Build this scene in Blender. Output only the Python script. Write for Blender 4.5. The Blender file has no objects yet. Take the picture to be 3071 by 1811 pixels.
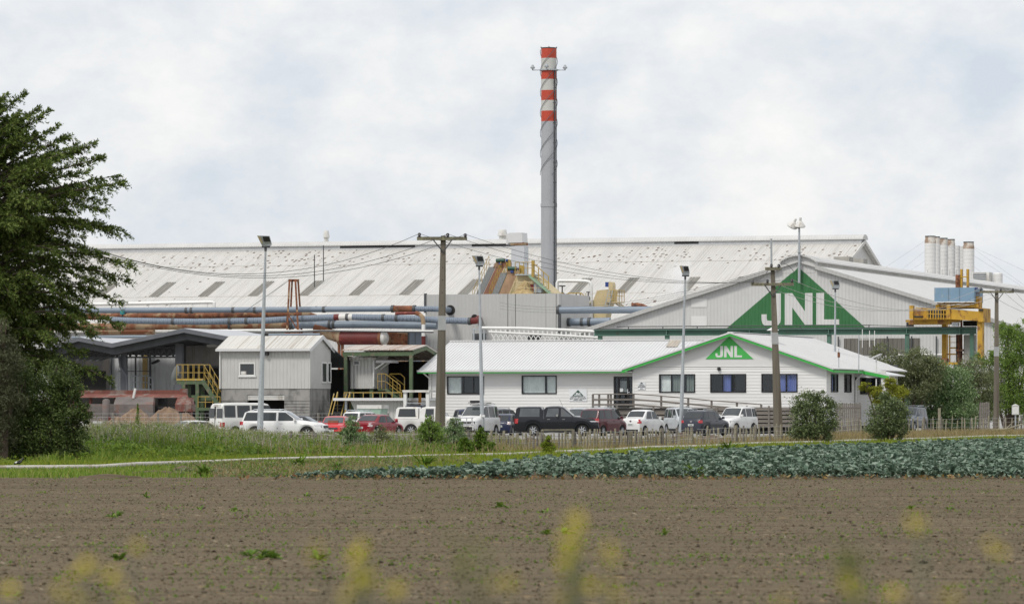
import bpy, bmesh, math, random
import numpy as np
from mathutils import Vector, Matrix
from math import radians as R, sin, cos, pi
random.seed(7); RNG = np.random.default_rng(7)
scene = bpy.context.scene
COL = scene.collection
# ---------------------------------------------------------------- camera (147 mm lens at eye height on the road bank)
FPX, CX, HY, H = 12500.0, 1535.5, 1215.0, 1.9
cam = bpy.data.cameras.new('camera'); camo = bpy.data.objects.new('camera', cam); COL.objects.link(camo)
camo.location = (0, 0, H); camo.rotation_euler = (R(90), 0, 0)
cam.sensor_width = 36; cam.lens = 36*FPX/3071; cam.shift_y = (HY-905.5)/3071
cam.clip_start = .5; cam.clip_end = 20000
cam.dof.use_dof = True; cam.dof.focus_distance = 250; cam.dof.aperture_fstop = (cam.lens/1000)/.026
scene.camera = camo
# ---------------------------------------------------------------- sky: Nishita with a broken cloud sheet over it
SUN_EL, SUN_AZ = 52, -140      # azimuth clockwise from +Y: behind the camera, to the left
world = bpy.data.worlds.new('World'); scene.world = world; world.use_nodes = True
nt = world.node_tree; nt.nodes.clear(); N = nt.nodes.new; L = nt.links.new
wo = N('ShaderNodeOutputWorld'); bg = N('ShaderNodeBackground'); bg.inputs[1].default_value = .1
sky = N('ShaderNodeTexSky'); sky.sky_type = 'NISHITA'; sky.sun_disc = False
sky.sun_elevation = R(SUN_EL); sky.sun_rotation = R(SUN_AZ)
tc = N('ShaderNodeTexCoord')
def wnoise(scale, det, rough, sc=(1, 1, 2.0), off=(0, 0, 0), dist=0.):
    mp = N('ShaderNodeMapping'); mp.inputs['Scale'].default_value = sc; mp.inputs['Location'].default_value = off
    L(tc.outputs['Generated'], mp.inputs[0]); n = N('ShaderNodeTexNoise'); L(mp.outputs[0], n.inputs['Vector'])
    n.inputs['Scale'].default_value = scale; n.inputs['Detail'].default_value = det
    n.inputs['Roughness'].default_value = rough; n.inputs['Distortion'].default_value = dist; return n
def wramp(src, stops):
    r = N('ShaderNodeValToRGB'); e = r.color_ramp.elements
    while len(e) < len(stops): e.new(.5)
    for el, (p, c) in zip(e, stops): el.position = p; el.color = (*c, 1)
    L(src, r.inputs[0]); return r
n1 = wnoise(13, 7, .52, (1, 1, 2.2), (.33, 0, .16), .1)
n2 = wnoise(36, 9, .6, (1, 1, 1.5), (1.7, .3, .2), .1)
mx = N('ShaderNodeMix'); mx.data_type = 'FLOAT'; mx.inputs[0].default_value = .5
L(n1.outputs[0], mx.inputs[2]); L(n2.outputs[0], mx.inputs[3])
n3 = wnoise(7, 2, .4, (1, 1, 2.), (5.2, .7, .35)); mx2 = N('ShaderNodeMix'); mx2.data_type = 'FLOAT'; mx2.inputs[0].default_value = .3
L(mx.outputs[0], mx2.inputs[2]); L(n3.outputs[0], mx2.inputs[3])
cr = wramp(mx2.outputs[0], [(.40, (6.3, 6.85, 7.6)), (.46, (7.2, 7.55, 8.05)), (.505, (8.0, 8.15, 8.4)), (.55, (8.7, 8.72, 8.72)), (.61, (9.4, 9.3, 9.15))])
for e in cr.color_ramp.elements: e.color = [min(c/10, 1) for c in e.color[:3]]+[1]
mul = N('ShaderNodeVectorMath'); mul.operation = 'SCALE'; mul.inputs['Scale'].default_value = 10; L(cr.outputs[0], mul.inputs[0])
sx = N('ShaderNodeSeparateXYZ'); L(tc.outputs['Generated'], sx.inputs[0])
zen = N('ShaderNodeMapRange'); zen.inputs[1].default_value = .12; zen.inputs[2].default_value = 1.0; zen.inputs[3].default_value = 1.0; zen.inputs[4].default_value = 1.1
L(sx.outputs[2], zen.inputs[0])
mul2 = N('ShaderNodeVectorMath'); mul2.operation = 'SCALE'; L(mul.outputs[0], mul2.inputs[0]); L(zen.outputs[0], mul2.inputs['Scale'])
mixc = N('ShaderNodeMix'); mixc.data_type = 'RGBA'; mixc.inputs[0].default_value = .93
L(sky.outputs[0], mixc.inputs[6]); L(mul2.outputs[0], mixc.inputs[7])
L(mixc.outputs[2], bg.inputs[0]); L(bg.outputs[0], wo.inputs[0])
# ---------------------------------------------------------------- sun through thin cloud
sl = bpy.data.lights.new('sun', 'SUN'); sl.energy = 2.1; sl.angle = R(12); sl.color = (1, .95, .88)
so = bpy.data.objects.new('sun', sl); COL.objects.link(so)
sd = Vector((sin(R(SUN_AZ))*cos(R(SUN_EL)), cos(R(SUN_AZ))*cos(R(SUN_EL)), sin(R(SUN_EL))))
so.rotation_euler = sd.to_track_quat('Z', 'Y').to_euler()
so.location = (-60, -60, 120)
vs = scene.view_settings; vs.view_transform = 'Standard'; vs.look = 'None'; vs.exposure = 0.1; vs.gamma = 1
cam.dof.aperture_fstop = (cam.lens/1000)/.030
scene.cycles.max_bounces = 6; scene.cycles.volume_bounces = 5; scene.cycles.transparent_max_bounces = 12
# ---------------------------------------------------------------- where a photo pixel at a chosen distance lies in the place
def W(px, py, Y): return Vector(((px-CX)/FPX*Y, Y, H+(HY-py)/FPX*Y))
def GX(px, Y): return (px-CX)/FPX*Y
class Fr:
    """A building's own axes: u along its front (right and a little nearer), v into its depth; all share one street grid."""
    def __init__(s, px, Y, a=18):
        s.x, s.y, s.a = GX(px, Y), Y, R(a); s.c, s.s = cos(s.a), sin(s.a)
    def u(s, px, v=0):
        k = (px-CX)/FPX; return (k*(s.y+v*s.c)-s.x-v*s.s)/(s.c+k*s.s)
    def v(s, px, u=0):
        k = (px-CX)/FPX; return (k*(s.y-u*s.s)-s.x-u*s.c)/(s.s-k*s.c)
    def z(s, py, u=0, v=0): return H+(HY-py)/FPX*(s.y-u*s.s+v*s.c)
    def p(s, px, py, v=0):
        u = s.u(px, v); return Vector((u, v, s.z(py, u, v)))
    def pu(s, px, py, u):
        v = s.v(px, u); return Vector((u, v, s.z(py, u, v)))
    def world(s, p): return Vector((s.x+p[0]*s.c+p[1]*s.s, s.y-p[0]*s.s+p[1]*s.c, p[2]))
    def thing(s, name, label, cat, group=None): return thing(name, label, cat, (s.x, s.y, 0), -s.a, group)
# ---------------------------------------------------------------- objects
def tag(o, label=None, cat=None, group=None, kind=None):
    if label: o['label'] = label
    if cat: o['category'] = cat
    if group: o['group'] = group
    if kind: o['kind'] = kind
    return o
def thing(name, label, cat, loc=(0, 0, 0), rz=0, group=None):
    o = bpy.data.objects.new(name, None); COL.objects.link(o); o.empty_display_size = .3
    o.location = loc; o.rotation_euler = (0, 0, rz); return tag(o, label, cat, group)
def dup(root, loc, rz=None, label=None, group=None):
    r = root.copy(); COL.objects.link(r); r.location = loc
    if rz is not None: r.rotation_euler = (0, 0, rz)
    tag(r, label, None, group)
    for ch in list(root.children):
        c = ch.copy(); COL.objects.link(c); c.parent = r
        for g in ch.children:
            d = g.copy(); COL.objects.link(d); d.parent = c
    return r
SPLIT = {'downpipe', 'end_frame', 'patch_sheet', 'housing', 'corner_flashing', 'handrail', 'cable_drum', 'valve', 'support_leg', 'post', 'porch_post', 'leg', 'wall_lamp', 'open_vent', 'barge_board', 'gutter', 'meter_box', 'hood_brace', 'column', 'mast', 'platform', 'hoist_column', 'hose', 'upper_girder', 'conduit', 'stand', 'sheet_joint', 'seam', 'cabin_seam', 'fascia', 'mirror', 'door_handle', 'side_window', 'wheel_arch_flare', 'footing_post', 'arm', 'brace', 'door', 'end_plate', 'rafter', 'lap_joint', 'fence_post', 'footing', 'drive_shadow_box', 'rusty_panel', 'louvre', 'bogie_beam', 'ridge_vent', 'side_wall', 'return_wall', 'sloped_guard', 'end_box', 'roller', 'green_fascia', 'roof_rail', 'stay', 'grey_panel', 'door_seam'}
class MB:
    def __init__(s): s.v = []; s.f = []
    def add(s, vs, fs):
        o = len(s.v); s.v += [tuple(v) for v in vs]; s.f += [tuple(i+o for i in f) for f in fs]; return s
    def box(s, a, b):
        (x0, y0, z0), (x1, y1, z1) = a, b
        x0, x1 = min(x0, x1), max(x0, x1); y0, y1 = min(y0, y1), max(y0, y1); z0, z1 = min(z0, z1), max(z0, z1)
        return s.add([(x0, y0, z0), (x1, y0, z0), (x1, y1, z0), (x0, y1, z0), (x0, y0, z1), (x1, y0, z1), (x1, y1, z1), (x0, y1, z1)],
                     [(0, 3, 2, 1), (4, 5, 6, 7), (0, 1, 5, 4), (1, 2, 6, 5), (2, 3, 7, 6), (3, 0, 4, 7)])
    def cbox(s, c, d): return s.box([c[i]-d[i]/2 for i in range(3)], [c[i]+d[i]/2 for i in range(3)])
    def beam(s, p, q, w, h=None):
        h = h or w; p, q = Vector(p), Vector(q); d = (q-p).normalized()
        up = Vector((0, 0, 1)) if abs(d.z) < .95 else Vector((0, 1, 0))
        a = d.cross(up).normalized()*w/2; b = a.cross(d).normalized()*h/2
        return s.add([p-a-b, p+a-b, p+a+b, p-a+b, q-a-b, q+a-b, q+a+b, q-a+b],
                     [(0, 3, 2, 1), (4, 5, 6, 7), (0, 1, 5, 4), (1, 2, 6, 5), (2, 3, 7, 6), (3, 0, 4, 7)])
    def tube(s, pts, r, n=8, caps=True):
        pts = [Vector(p) for p in pts]; rs = r if isinstance(r, (list, tuple)) else [r]*len(pts); o = len(s.v); up = None
        for i, p in enumerate(pts):
            d = (pts[min(i+1, len(pts)-1)]-pts[max(i-1, 0)]).normalized()
            if up is None: up = Vector((0, 0, 1)) if abs(d.z) < .9 else Vector((0, 1, 0))
            a = d.cross(up).normalized(); b = a.cross(d).normalized(); up = b
            for k in range(n): s.v.append(tuple(p+(a*cos(2*pi*k/n)+b*sin(2*pi*k/n))*rs[i]))
        for i in range(len(pts)-1):
            for k in range(n):
                k2 = (k+1) % n; s.f.append((o+i*n+k, o+i*n+k2, o+i*n+n+k2, o+i*n+n+k))
        if caps: s.f.append(tuple(o+k for k in range(n))[::-1]); s.f.append(tuple(o+(len(pts)-1)*n+k for k in range(n)))
        return s
    def lathe(s, prof, n=24, c=(0, 0, 0)):
        o = len(s.v)
        for r, z in prof:
            for k in range(n): s.v.append((c[0]+r*cos(2*pi*k/n), c[1]+r*sin(2*pi*k/n), c[2]+z))
        for i in range(len(prof)-1):
            for k in range(n): k2 = (k+1) % n; s.f.append((o+i*n+k, o+i*n+k2, o+i*n+n+k2, o+i*n+n+k))
        s.f.append(tuple(o+k for k in range(n))[::-1]); s.f.append(tuple(o+(len(prof)-1)*n+k for k in range(n))); return s
    def prism(s, poly, off):
        n = len(poly); a = [Vector(p) for p in poly]; b = [p+Vector(off) for p in a]
        return s.add(a+b, [tuple(range(n))[::-1], tuple(range(n, 2*n))]+[(i, (i+1) % n, n+(i+1) % n, n+i) for i in range(n)])
    def poly(s, pts): return s.add(pts, [tuple(range(len(pts)))])
    def pieces(s):
        """Faces grouped into pieces that touch or nearly touch."""
        n = len(s.v); g = list(range(n))
        def find(i):
            while g[i] != i: g[i] = g[g[i]]; i = g[i]
            return i
        for f in s.f:
            a = find(f[0])
            for k in f[1:]: g[find(k)] = a
        box = {}
        for i, p in enumerate(s.v):
            r = find(i); b = box.setdefault(r, [list(p), list(p)])
            for k in range(3): b[0][k] = min(b[0][k], p[k]); b[1][k] = max(b[1][k], p[k])
        rs = list(box); h = {r: r for r in rs}
        def top(r):
            while h[r] != r: r = h[r]
            return r
        for i, a in enumerate(rs):
            for c in rs[i+1:]:
                if all(box[a][0][k] <= box[c][1][k]+.06 and box[c][0][k] <= box[a][1][k]+.06 for k in range(3)): h[top(c)] = top(a)
        out = {}
        for f in s.f: out.setdefault(top(find(f[0])), []).append(f)
        return list(out.values())
    def build(s, name, m, parent=None, smooth=False, fix=True, angle=None):
        if parent is not None and name in SPLIT and len(s.f) < 3000:
            ps = s.pieces()
            if len(ps) > 1:
                for fs in ps:
                    o = MB(); idx = sorted({i for f in fs for i in f}); mp = {i: k for k, i in enumerate(idx)}; o.v = [s.v[i] for i in idx]; o.f = [tuple(mp[i] for i in f) for f in fs]; r = o._build(name, m, parent, smooth, fix, angle)
                return r
        return s._build(name, m, parent, smooth, fix, angle)
    def _build(s, name, m, parent=None, smooth=False, fix=True, angle=None):
        me = bpy.data.meshes.new(name); v = s.v; off = None
        if parent is None and v:
            A = np.array(v); off = Vector(((A[:, 0].min()+A[:, 0].max())/2, (A[:, 1].min()+A[:, 1].max())/2, A[:, 2].min()))
            v = [tuple(Vector(p)-off) for p in v]
        me.from_pydata(v, [], s.f); me.update()
        if fix:
            bm = bmesh.new(); bm.from_mesh(me); bmesh.ops.recalc_face_normals(bm, faces=bm.faces); bm.to_mesh(me); bm.free()
        me.materials.append(m)
        if smooth:
            me.polygons.foreach_set('use_smooth', [True]*len(me.polygons))
            me.set_sharp_from_angle(angle=R(angle or 40))
        o = bpy.data.objects.new(name, me); COL.objects.link(o)
        if parent is not None: o.parent = parent
        elif off is not None: o.location = off
        return o
def np_obj(name, V, F, m, parent=None, smooth=False):
    """V (n,3), F (k,3 or 4) arrays -> one mesh object."""
    V = np.asarray(V, dtype=np.float32); F = np.asarray(F, dtype=np.int32); k, c = F.shape
    me = bpy.data.meshes.new(name); me.vertices.add(len(V)); me.vertices.foreach_set('co', V.ravel())
    me.loops.add(k*c); me.loops.foreach_set('vertex_index', F.ravel()); me.polygons.add(k)
    me.polygons.foreach_set('loop_start', np.arange(0, k*c, c, dtype=np.int32)); me.polygons.foreach_set('loop_total', np.full(k, c, dtype=np.int32))
    if smooth: me.polygons.foreach_set('use_smooth', np.ones(k, dtype=bool))
    me.materials.append(m); me.update(calc_edges=True); me.validate()
    o = bpy.data.objects.new(name, me); COL.objects.link(o); o.parent = parent; return o
def text_mesh(name, body, size, m, parent, mat4, ext=.004, align='CENTER', sx=1.0):
    cu = bpy.data.curves.new(name, 'FONT'); cu.body = body; cu.size = size; cu.align_x = align; cu.align_y = 'CENTER'; cu.extrude = ext; cu.offset = size*.012; cu.resolution_u = 3
    t = bpy.data.objects.new(name, cu); COL.objects.link(t)
    dg = bpy.context.evaluated_depsgraph_get(); me = bpy.data.meshes.new_from_object(t.evaluated_get(dg)); bpy.data.objects.remove(t)
    me.transform(mat4 @ Matrix.Diagonal((sx, 1, 1, 1))); me.materials.clear(); me.materials.append(m); me.name = name
    o = bpy.data.objects.new(name, me); COL.objects.link(o); o.parent = parent; return o
def facing(u, v, z): return Matrix.Translation((u, v, z)) @ Matrix.Rotation(R(90), 4, 'X')     # text upright, read from -v
# ---------------------------------------------------------------- materials
def newmat(name):
    m = bpy.data.materials.new(name); m.use_nodes = True; n = m.node_tree; return m, n, n.nodes.new, n.links.new, n.nodes['Principled BSDF']
def ramp_node(N, L, src, stops):
    r = N('ShaderNodeValToRGB'); e = r.color_ramp.elements
    while len(e) < len(stops): e.new(.5)
    for el, (p, c) in zip(e, stops): el.position = p; el.color = (*c, 1)
    L(src, r.inputs[0]); return r
def pm(name, col, rough=.6, var=.18, scale=2.5, bump=.0, bscale=30, metal=0., stretch=(1, 1, 1), ribs=None, spots=None, streak=None, coat=0., spec=.5):
    """Painted or bare surface: base colour with blotches; spots/streak = (colour, amount, scale, stretch); ribs = (period, axis, depth)."""
    m, n, N, L, B = newmat(name); B.inputs['Roughness'].default_value = rough; B.inputs['Metallic'].default_value = metal
    B.inputs['Coat Weight'].default_value = coat; B.inputs['Coat Roughness'].default_value = .05; B.inputs['Specular IOR Level'].default_value = spec
    tc = N('ShaderNodeTexCoord')
    def noise(sc, st, det=5):
        mp = N('ShaderNodeMapping'); mp.inputs['Scale'].default_value = st; L(tc.outputs['Object'], mp.inputs[0])
        t = N('ShaderNodeTexNoise'); t.inputs['Scale'].default_value = sc; t.inputs['Detail'].default_value = det; t.inputs['Roughness'].default_value = .6; L(mp.outputs[0], t.inputs['Vector']); return t
    a = tuple(c*(1-var) for c in col); b = tuple(min(1, c*(1+var*.6)) for c in col)
    t = noise(scale, stretch); cr = ramp_node(N, L, t.outputs[0], [(.34, a), (.66, b)]); out = cr.outputs[0]
    for s in ([spots] if spots else [])+([streak] if streak else []):
        c2, amt, sc, st = s; t2 = noise(sc, st, 6); lo = .72-amt*.5
        r2 = ramp_node(N, L, t2.outputs[0], [(lo, (0, 0, 0)), (lo+.09, (1, 1, 1))])
        mxn = N('ShaderNodeMix'); mxn.data_type = 'RGBA'; L(r2.outputs[0], mxn.inputs[0]); L(out, mxn.inputs[6]); mxn.inputs[7].default_value = (*c2, 1); out = mxn.outputs[2]
    L(out, B.inputs['Base Color'])
    hgt = None
    if ribs:
        per, ax, dep = ribs; sp = N('ShaderNodeSeparateXYZ'); L(tc.outputs['Object'], sp.inputs[0])
        mu = N('ShaderNodeMath'); mu.operation = 'MULTIPLY'; mu.inputs[1].default_value = 2*pi/per; L(sp.outputs['XYZ'.index(ax)], mu.inputs[0])
        si = N('ShaderNodeMath'); si.operation = 'SINE'; L(mu.outputs[0], si.inputs[0])
        hm = N('ShaderNodeMath'); hm.operation = 'MULTIPLY'; hm.inputs[1].default_value = dep; L(si.outputs[0], hm.inputs[0]); hgt = hm.outputs[0]
    if bump:
        t3 = noise(bscale, (1, 1, 1), 6); bm_ = N('ShaderNodeMath'); bm_.operation = 'MULTIPLY'; bm_.inputs[1].default_value = bump; L(t3.outputs[0], bm_.inputs[0])
        if hgt: ad = N('ShaderNodeMath'); L(hgt, ad.inputs[0]); L(bm_.outputs[0], ad.inputs[1]); hgt = ad.outputs[0]
        else: hgt = bm_.outputs[0]
    if hgt:
        bp = N('ShaderNodeBump'); bp.inputs['Strength'].default_value = 1; bp.inputs['Distance'].default_value = 1; L(hgt, bp.inputs['Height']); L(bp.outputs[0], B.inputs['Normal'])
    return m
def leafmat(name, cols, rough=.55, trans=.25, spec=.18):
    m, n, N, L, B = newmat(name); g = N('ShaderNodeNewGeometry')
    k = len(cols); cr = ramp_node(N, L, g.outputs['Random Per Island'], [(i/max(1, k-1), c) for i, c in enumerate(cols)])
    L(cr.outputs[0], B.inputs['Base Color']); B.inputs['Roughness'].default_value = rough; B.inputs['Specular IOR Level'].default_value = spec
    tr = N('ShaderNodeBsdfTranslucent'); L(cr.outputs[0], tr.inputs[0]); mx = N('ShaderNodeMixShader'); mx.inputs[0].default_value = trans
    L(B.outputs[0], mx.inputs[1]); L(tr.outputs[0], mx.inputs[2]); L(mx.outputs[0], n.nodes['Material Output'].inputs[0]); return m
def glassmat(name, tint=(.75, .8, .8), op=.25):
    """Thin window glass: mostly see-through, with a faint mirror of what stands opposite."""
    m, n, N, L, B = newmat(name); n.nodes.remove(B)
    t = N('ShaderNodeBsdfTransparent'); t.inputs[0].default_value = (*tint, 1); g = N('ShaderNodeBsdfGlossy'); g.inputs[0].default_value = (.9, .95, 1, 1); g.inputs['Roughness'].default_value = .03
    mx = N('ShaderNodeMixShader'); mx.inputs[0].default_value = op; L(t.outputs[0], mx.inputs[1]); L(g.outputs[0], mx.inputs[2]); L(mx.outputs[0], n.nodes['Material Output'].inputs[0]); return m
def paint(name, col, rough=.28): return pm(name, col, rough, .05, 1.5, coat=.35, spec=.4)
RUST = (.17, .06, .03)
M = dict(
    white=pm('white_paint', (.72, .72, .70), .45, .06, 1.2), whitedirt=pm('weathered_white', (.62, .61, .58), .6, .1, 1.5, spots=((.42, .40, .36), .3, 1.2, (1, 1, .3))),
    board=pm('weatherboard_paint', (.74, .735, .72), .5, .05, 1.0, stretch=(.3, 1, 3)), cream=pm('cream_steel', (.52, .43, .25), .55, .12, 1.2, spots=(RUST, .2, 3, (1, 1, .4))),
    green=pm('fascia_green', (.05, .42, .07), .45, .06), logo=pm('emblem_green', (.06, .42, .08), .5, .05), dgreen=pm('faded_emblem_green', (.035, .15, .05), .6, .14, .5, streak=((.06, .20, .09), .3, 3, (4, 1, .15))),
    teal=pm('gantry_green', (.075, .16, .12), .6, .15, .6, spots=((.10, .09, .06), .2, 2, (1, 1, .5))), pgreen=pm('post_green', (.08, .12, .06), .7, .2, 2, spots=((.15, .13, .09), .35, 3, (1, 1, 1))),
    black=pm('black_frame', (.012, .012, .013), .4, .1), dark=pm('dark_interior', (.022, .021, .02), .9, .4, .6), shade=pm('shaded_wall', (.035, .033, .032), .85, .3, .7, spots=((.05, .045, .04), .4, 1, (1, 1, .5))),  # shade: wall colour darkened to carry the gloom of covered interiors
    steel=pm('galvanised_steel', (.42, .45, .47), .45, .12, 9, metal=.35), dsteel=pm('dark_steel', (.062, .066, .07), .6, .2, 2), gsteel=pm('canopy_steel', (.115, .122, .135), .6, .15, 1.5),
    conc=pm('concrete', (.34, .33, .30), .85, .15, 1.5, bump=.01), block=pm('concrete_block', (.26, .25, .235), .9, .2, 2.2, spots=((.11, .105, .10), .45, .8, (1, 1, 1)), bump=.01),
    wood=pm('grey_timber', (.19, .17, .15), .85, .25, 3, stretch=(.4, 1, 4), spots=((.10, .09, .08), .3, 5, (.3, 1, 4))), pale=pm('weathered_batten', (.28, .255, .185), .9, .25, 5), post=pm('fence_post', (.20, .18, .15), .9, .25, 5),
    polec=pm('pole_concrete', (.165, .145, .115), .9, .22, 2.0, stretch=(2, 2, .15), spots=((.10, .085, .065), .4, 1.2, (3, 3, .1))), lichen=pm('lichen_timber', (.16, .15, .11), .95, .3, 6, spots=((.26, .25, .15), .4, 8, (1, 1, 1))),
    duct=pm('blue_grey_duct', (.19, .235, .29), .5, .08, .8), ductrib=pm('spiral_duct', (.18, .22, .275), .5, .1, .8, ribs=(.34, 'X', .03)), rust=pm('rusted_steel', (.22, .085, .04), .85, .35, 1.1, spots=((.34, .24, .14), .35, 1.5, (1, 1, 1)), streak=((.10, .04, .025), .4, 2.5, (1, 1, 1))),
    rustpale=pm('rust_over_cream', (.33, .24, .15), .8, .25, .6, spots=((.20, .075, .035), .5, .7, (1, 1, 1))), redtank=pm('red_oxide', (.13, .018, .015), .6, .2, 1.0, spots=((.27, .06, .035), .3, 1.5, (1, 1, 1))),
    conv=pm('brown_cover', (.25, .12, .075), .7, .2, 1.5), yellow=pm('safety_yellow', (.40, .27, .05), .6, .2, 3, spots=((.30, .26, .2), .35, 6, (1, 1, 1))), crane=pm('crane_yellow', (.52, .30, .03), .6, .18, 1.2, spots=((.22, .10, .03), .34, 1.6, (1, 1, .6))),
    cblue=pm('faded_blue_panel', (.19, .30, .41), .6, .08, 1.5, spots=((.27, .34, .38), .25, 4, (1, 1, .3))), motor=pm('motor_green', (.02, .075, .05), .5, .1), mblue=pm('motor_blue', (.02, .05, .22), .5, .1),
    sawdust=pm('sawdust', (.225, .155, .105), 1, .2, 3, bump=.05, bscale=9), bark=pm('bark', (.10, .075, .055), .95, .3, 4, stretch=(1, 1, .3), bump=.03, bscale=20), pvc=pm('irrigation_pipe', (.50, .47, .41), .6, .15, 2, spots=((.33, .29, .21), .4, 1.5, (1, 1, 1))),
    wire=pm('wire', (.06, .06, .06), .6, .1), wirep=pm('pale_wire', (.45, .45, .44), .6, .1), insul=pm('brown_insulator', (.02, .015, .02), .25, .1), band=pm('galvanised_band', (.40, .41, .41), .5, .08, 3, metal=.2),
    paper=pm('sign_white', (.74, .76, .78), .4, .03), ink=pm('sign_ink', (.02, .03, .03), .5, .1), sgreen=pm('sign_green', (.012, .07, .045), .5, .1), cwhite=pm('white_curtain', (.80, .81, .79), .9, .1, 2, ribs=(.16, 'X', .003)), cblind=pm('blue_curtain', (.13, .17, .46), .9, .1, 2, ribs=(.16, 'X', .004)),
    tyre=pm('tyre', (.018, .018, .018), .85, .2), rim=pm('alloy', (.55, .56, .58), .3, .05, metal=.6), trim=pm('black_trim', (.02, .02, .021), .6, .1), chrome=pm('chrome', (.7, .7, .72), .12, .02, metal=1), headl=pm('headlamp', (.55, .57, .58), .12, .05, coat=1), taill=pm('tail_lamp', (.42, .012, .015), .15, .05, coat=1), clearl=pm('clear_tail_lamp', (.55, .45, .45), .15, .05, coat=1), amber=pm('amber_lamp', (.6, .2, .02), .2, .05),
    cglass=pm('car_glass', (.042, .047, .050), .04, .1, spec=.5), cglassl=pm('windscreen_glass', (.035, .042, .044), .04, .2, 1.5, spec=.6, coat=.5), plate=pm('number_plate', (.62, .64, .62), .4, .03), glass=glassmat('window_glass', (.95, .97, .97), .035), terracotta=pm('orange_panel', (.6, .25, .03), .6, .1), skyl=pm('translucent_sheet', (.24, .23, .20), .6, .2, 1.5, stretch=(3, .3, .3), ribs=(.5, 'X', .04)),
)
# ================================================================ the large structure
def roofmat(name, base, streakc, amt=.4, spots=None, per=.25, dep=.02):
    """Long-run corrugated sheet: ribs across local X, rain streaks down the slope, optional rust holes in a band of local Y."""
    m = pm(name, base, .55, .07, .5, stretch=(1, .25, .25), ribs=(per, 'X', dep), streak=(streakc, amt, 1.6, (4.5, .06, .06)))
    n = m.node_tree; N = n.nodes.new; L = n.links.new; B = n.nodes['Principled BSDF']
    if spots:
        y0, y1 = spots; tc = N('ShaderNodeTexCoord'); mp = N('ShaderNodeMapping'); mp.inputs['Scale'].default_value = (1.0, .75, 0); L(tc.outputs['Object'], mp.inputs[0])
        vo = N('ShaderNodeTexVoronoi'); vo.inputs['Scale'].default_value = 1.9; L(mp.outputs[0], vo.inputs['Vector'])
        lt = N('ShaderNodeMath'); lt.operation = 'LESS_THAN'; lt.inputs[1].default_value = .30; L(vo.outputs['Distance'], lt.inputs[0])
        sp = N('ShaderNodeSeparateXYZ'); L(tc.outputs['Object'], sp.inputs[0])
        nz = N('ShaderNodeTexNoise'); nz.inputs['Scale'].default_value = .09; nz.inputs['Detail'].default_value = 3; L(tc.outputs['Object'], nz.inputs['Vector'])
        band = N('ShaderNodeMapRange'); band.inputs[1].default_value = y0; band.inputs[2].default_value = y1; band.inputs[3].default_value = .0; band.inputs[4].default_value = 1.; L(sp.outputs[1], band.inputs[0])
        bell = N('ShaderNodeMath'); bell.operation = 'PINGPONG'; bell.inputs[1].default_value = .5; L(band.outputs[0], bell.inputs[0])
        ad = N('ShaderNodeMath'); L(bell.outputs[0], ad.inputs[0]); L(nz.outputs[0], ad.inputs[1])
        sc = N('ShaderNodeSeparateColor'); L(vo.outputs['Color'], sc.inputs[0])
        gt = N('ShaderNodeMath'); gt.operation = 'SUBTRACT'; L(ad.outputs[0], gt.inputs[0]); L(sc.outputs[0], gt.inputs[1])
        g2 = N('ShaderNodeMath'); g2.operation = 'GREATER_THAN'; g2.inputs[1].default_value = .46; L(gt.outputs[0], g2.inputs[0])
        an = N('ShaderNodeMath'); an.operation = 'MULTIPLY'; L(g2.outputs[0], an.inputs[0]); L(lt.outputs[0], an.inputs[1])
        src = B.inputs['Base Color'].links[0].from_socket; mx = N('ShaderNodeMix'); mx.data_type = 'RGBA'
        L(an.outputs[0], mx.inputs[0]); L(src, mx.inputs[6]); mx.inputs[7].default_value = (.13, .085, .06, 1); L(mx.outputs[2], B.inputs['Base Color'])
    return m
M['shed_roof'] = roofmat('weathered_roof_sheet', (.56, .545, .515), (.45, .435, .405), .40, (-8.5, -.8), .32, .03)
M['mill_roof'] = roofmat('mill_roof_sheet', (.54, .535, .52), (.50, .49, .47), .2, None, .3, .02)
M['cladding'] = pm('wall_cladding', (.55, .55, .54), .55, .05, .6, ribs=(.30, 'X', .014), streak=((.51, .505, .49), .25, 1.2, (3, 3, .06)))
M['cladwide'] = pm('trapezoid_cladding', (.50, .50, .49), .55, .06, .6, ribs=(.55, 'X', .035), streak=((.40, .39, .37), .25, 1.0, (2, 2, .08)))
M['greyclad'] = pm('boiler_cladding', (.44, .44, .43), .55, .05, .5, ribs=(.35, 'X', .012), streak=((.36, .355, .34), .25, 1.1, (2, 2, .06)))
M['hutclad'] = pm('hut_cladding', (.52, .515, .49), .6, .06, .8, ribs=(.26, 'X', .02), streak=((.36, .34, .30), .2, 2.2, (2, 2, .12)))
M['hutroof'] = roofmat('hut_roof_sheet', (.58, .57, .53), (.40, .36, .31), .4, None, .3, .025)
M['officeroof'] = pm('office_roof_sheet', (.62, .62, .62), .4, .03, .4)
M['kerbclad'] = pm('fibre_sheet', (.66, .655, .645), .6, .04, .5)
M['silo'] = pm('silo_paint', (.64, .635, .62), .55, .06, .5, ribs=(.42, 'Z', .005), streak=((.46, .43, .38), .25, 1.2, (1, 1, .12)))
M['siloend'] = pm('rusted_stack_top', (.36, .26, .19), .8, .3, 1.5, spots=((.55, .52, .47), .5, 1.2, (1, 1, .5)))
M['louvre'] = pm('louvre', (.30, .31, .32), .5, .1, 1, ribs=(.22, 'Z', .05))

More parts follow.
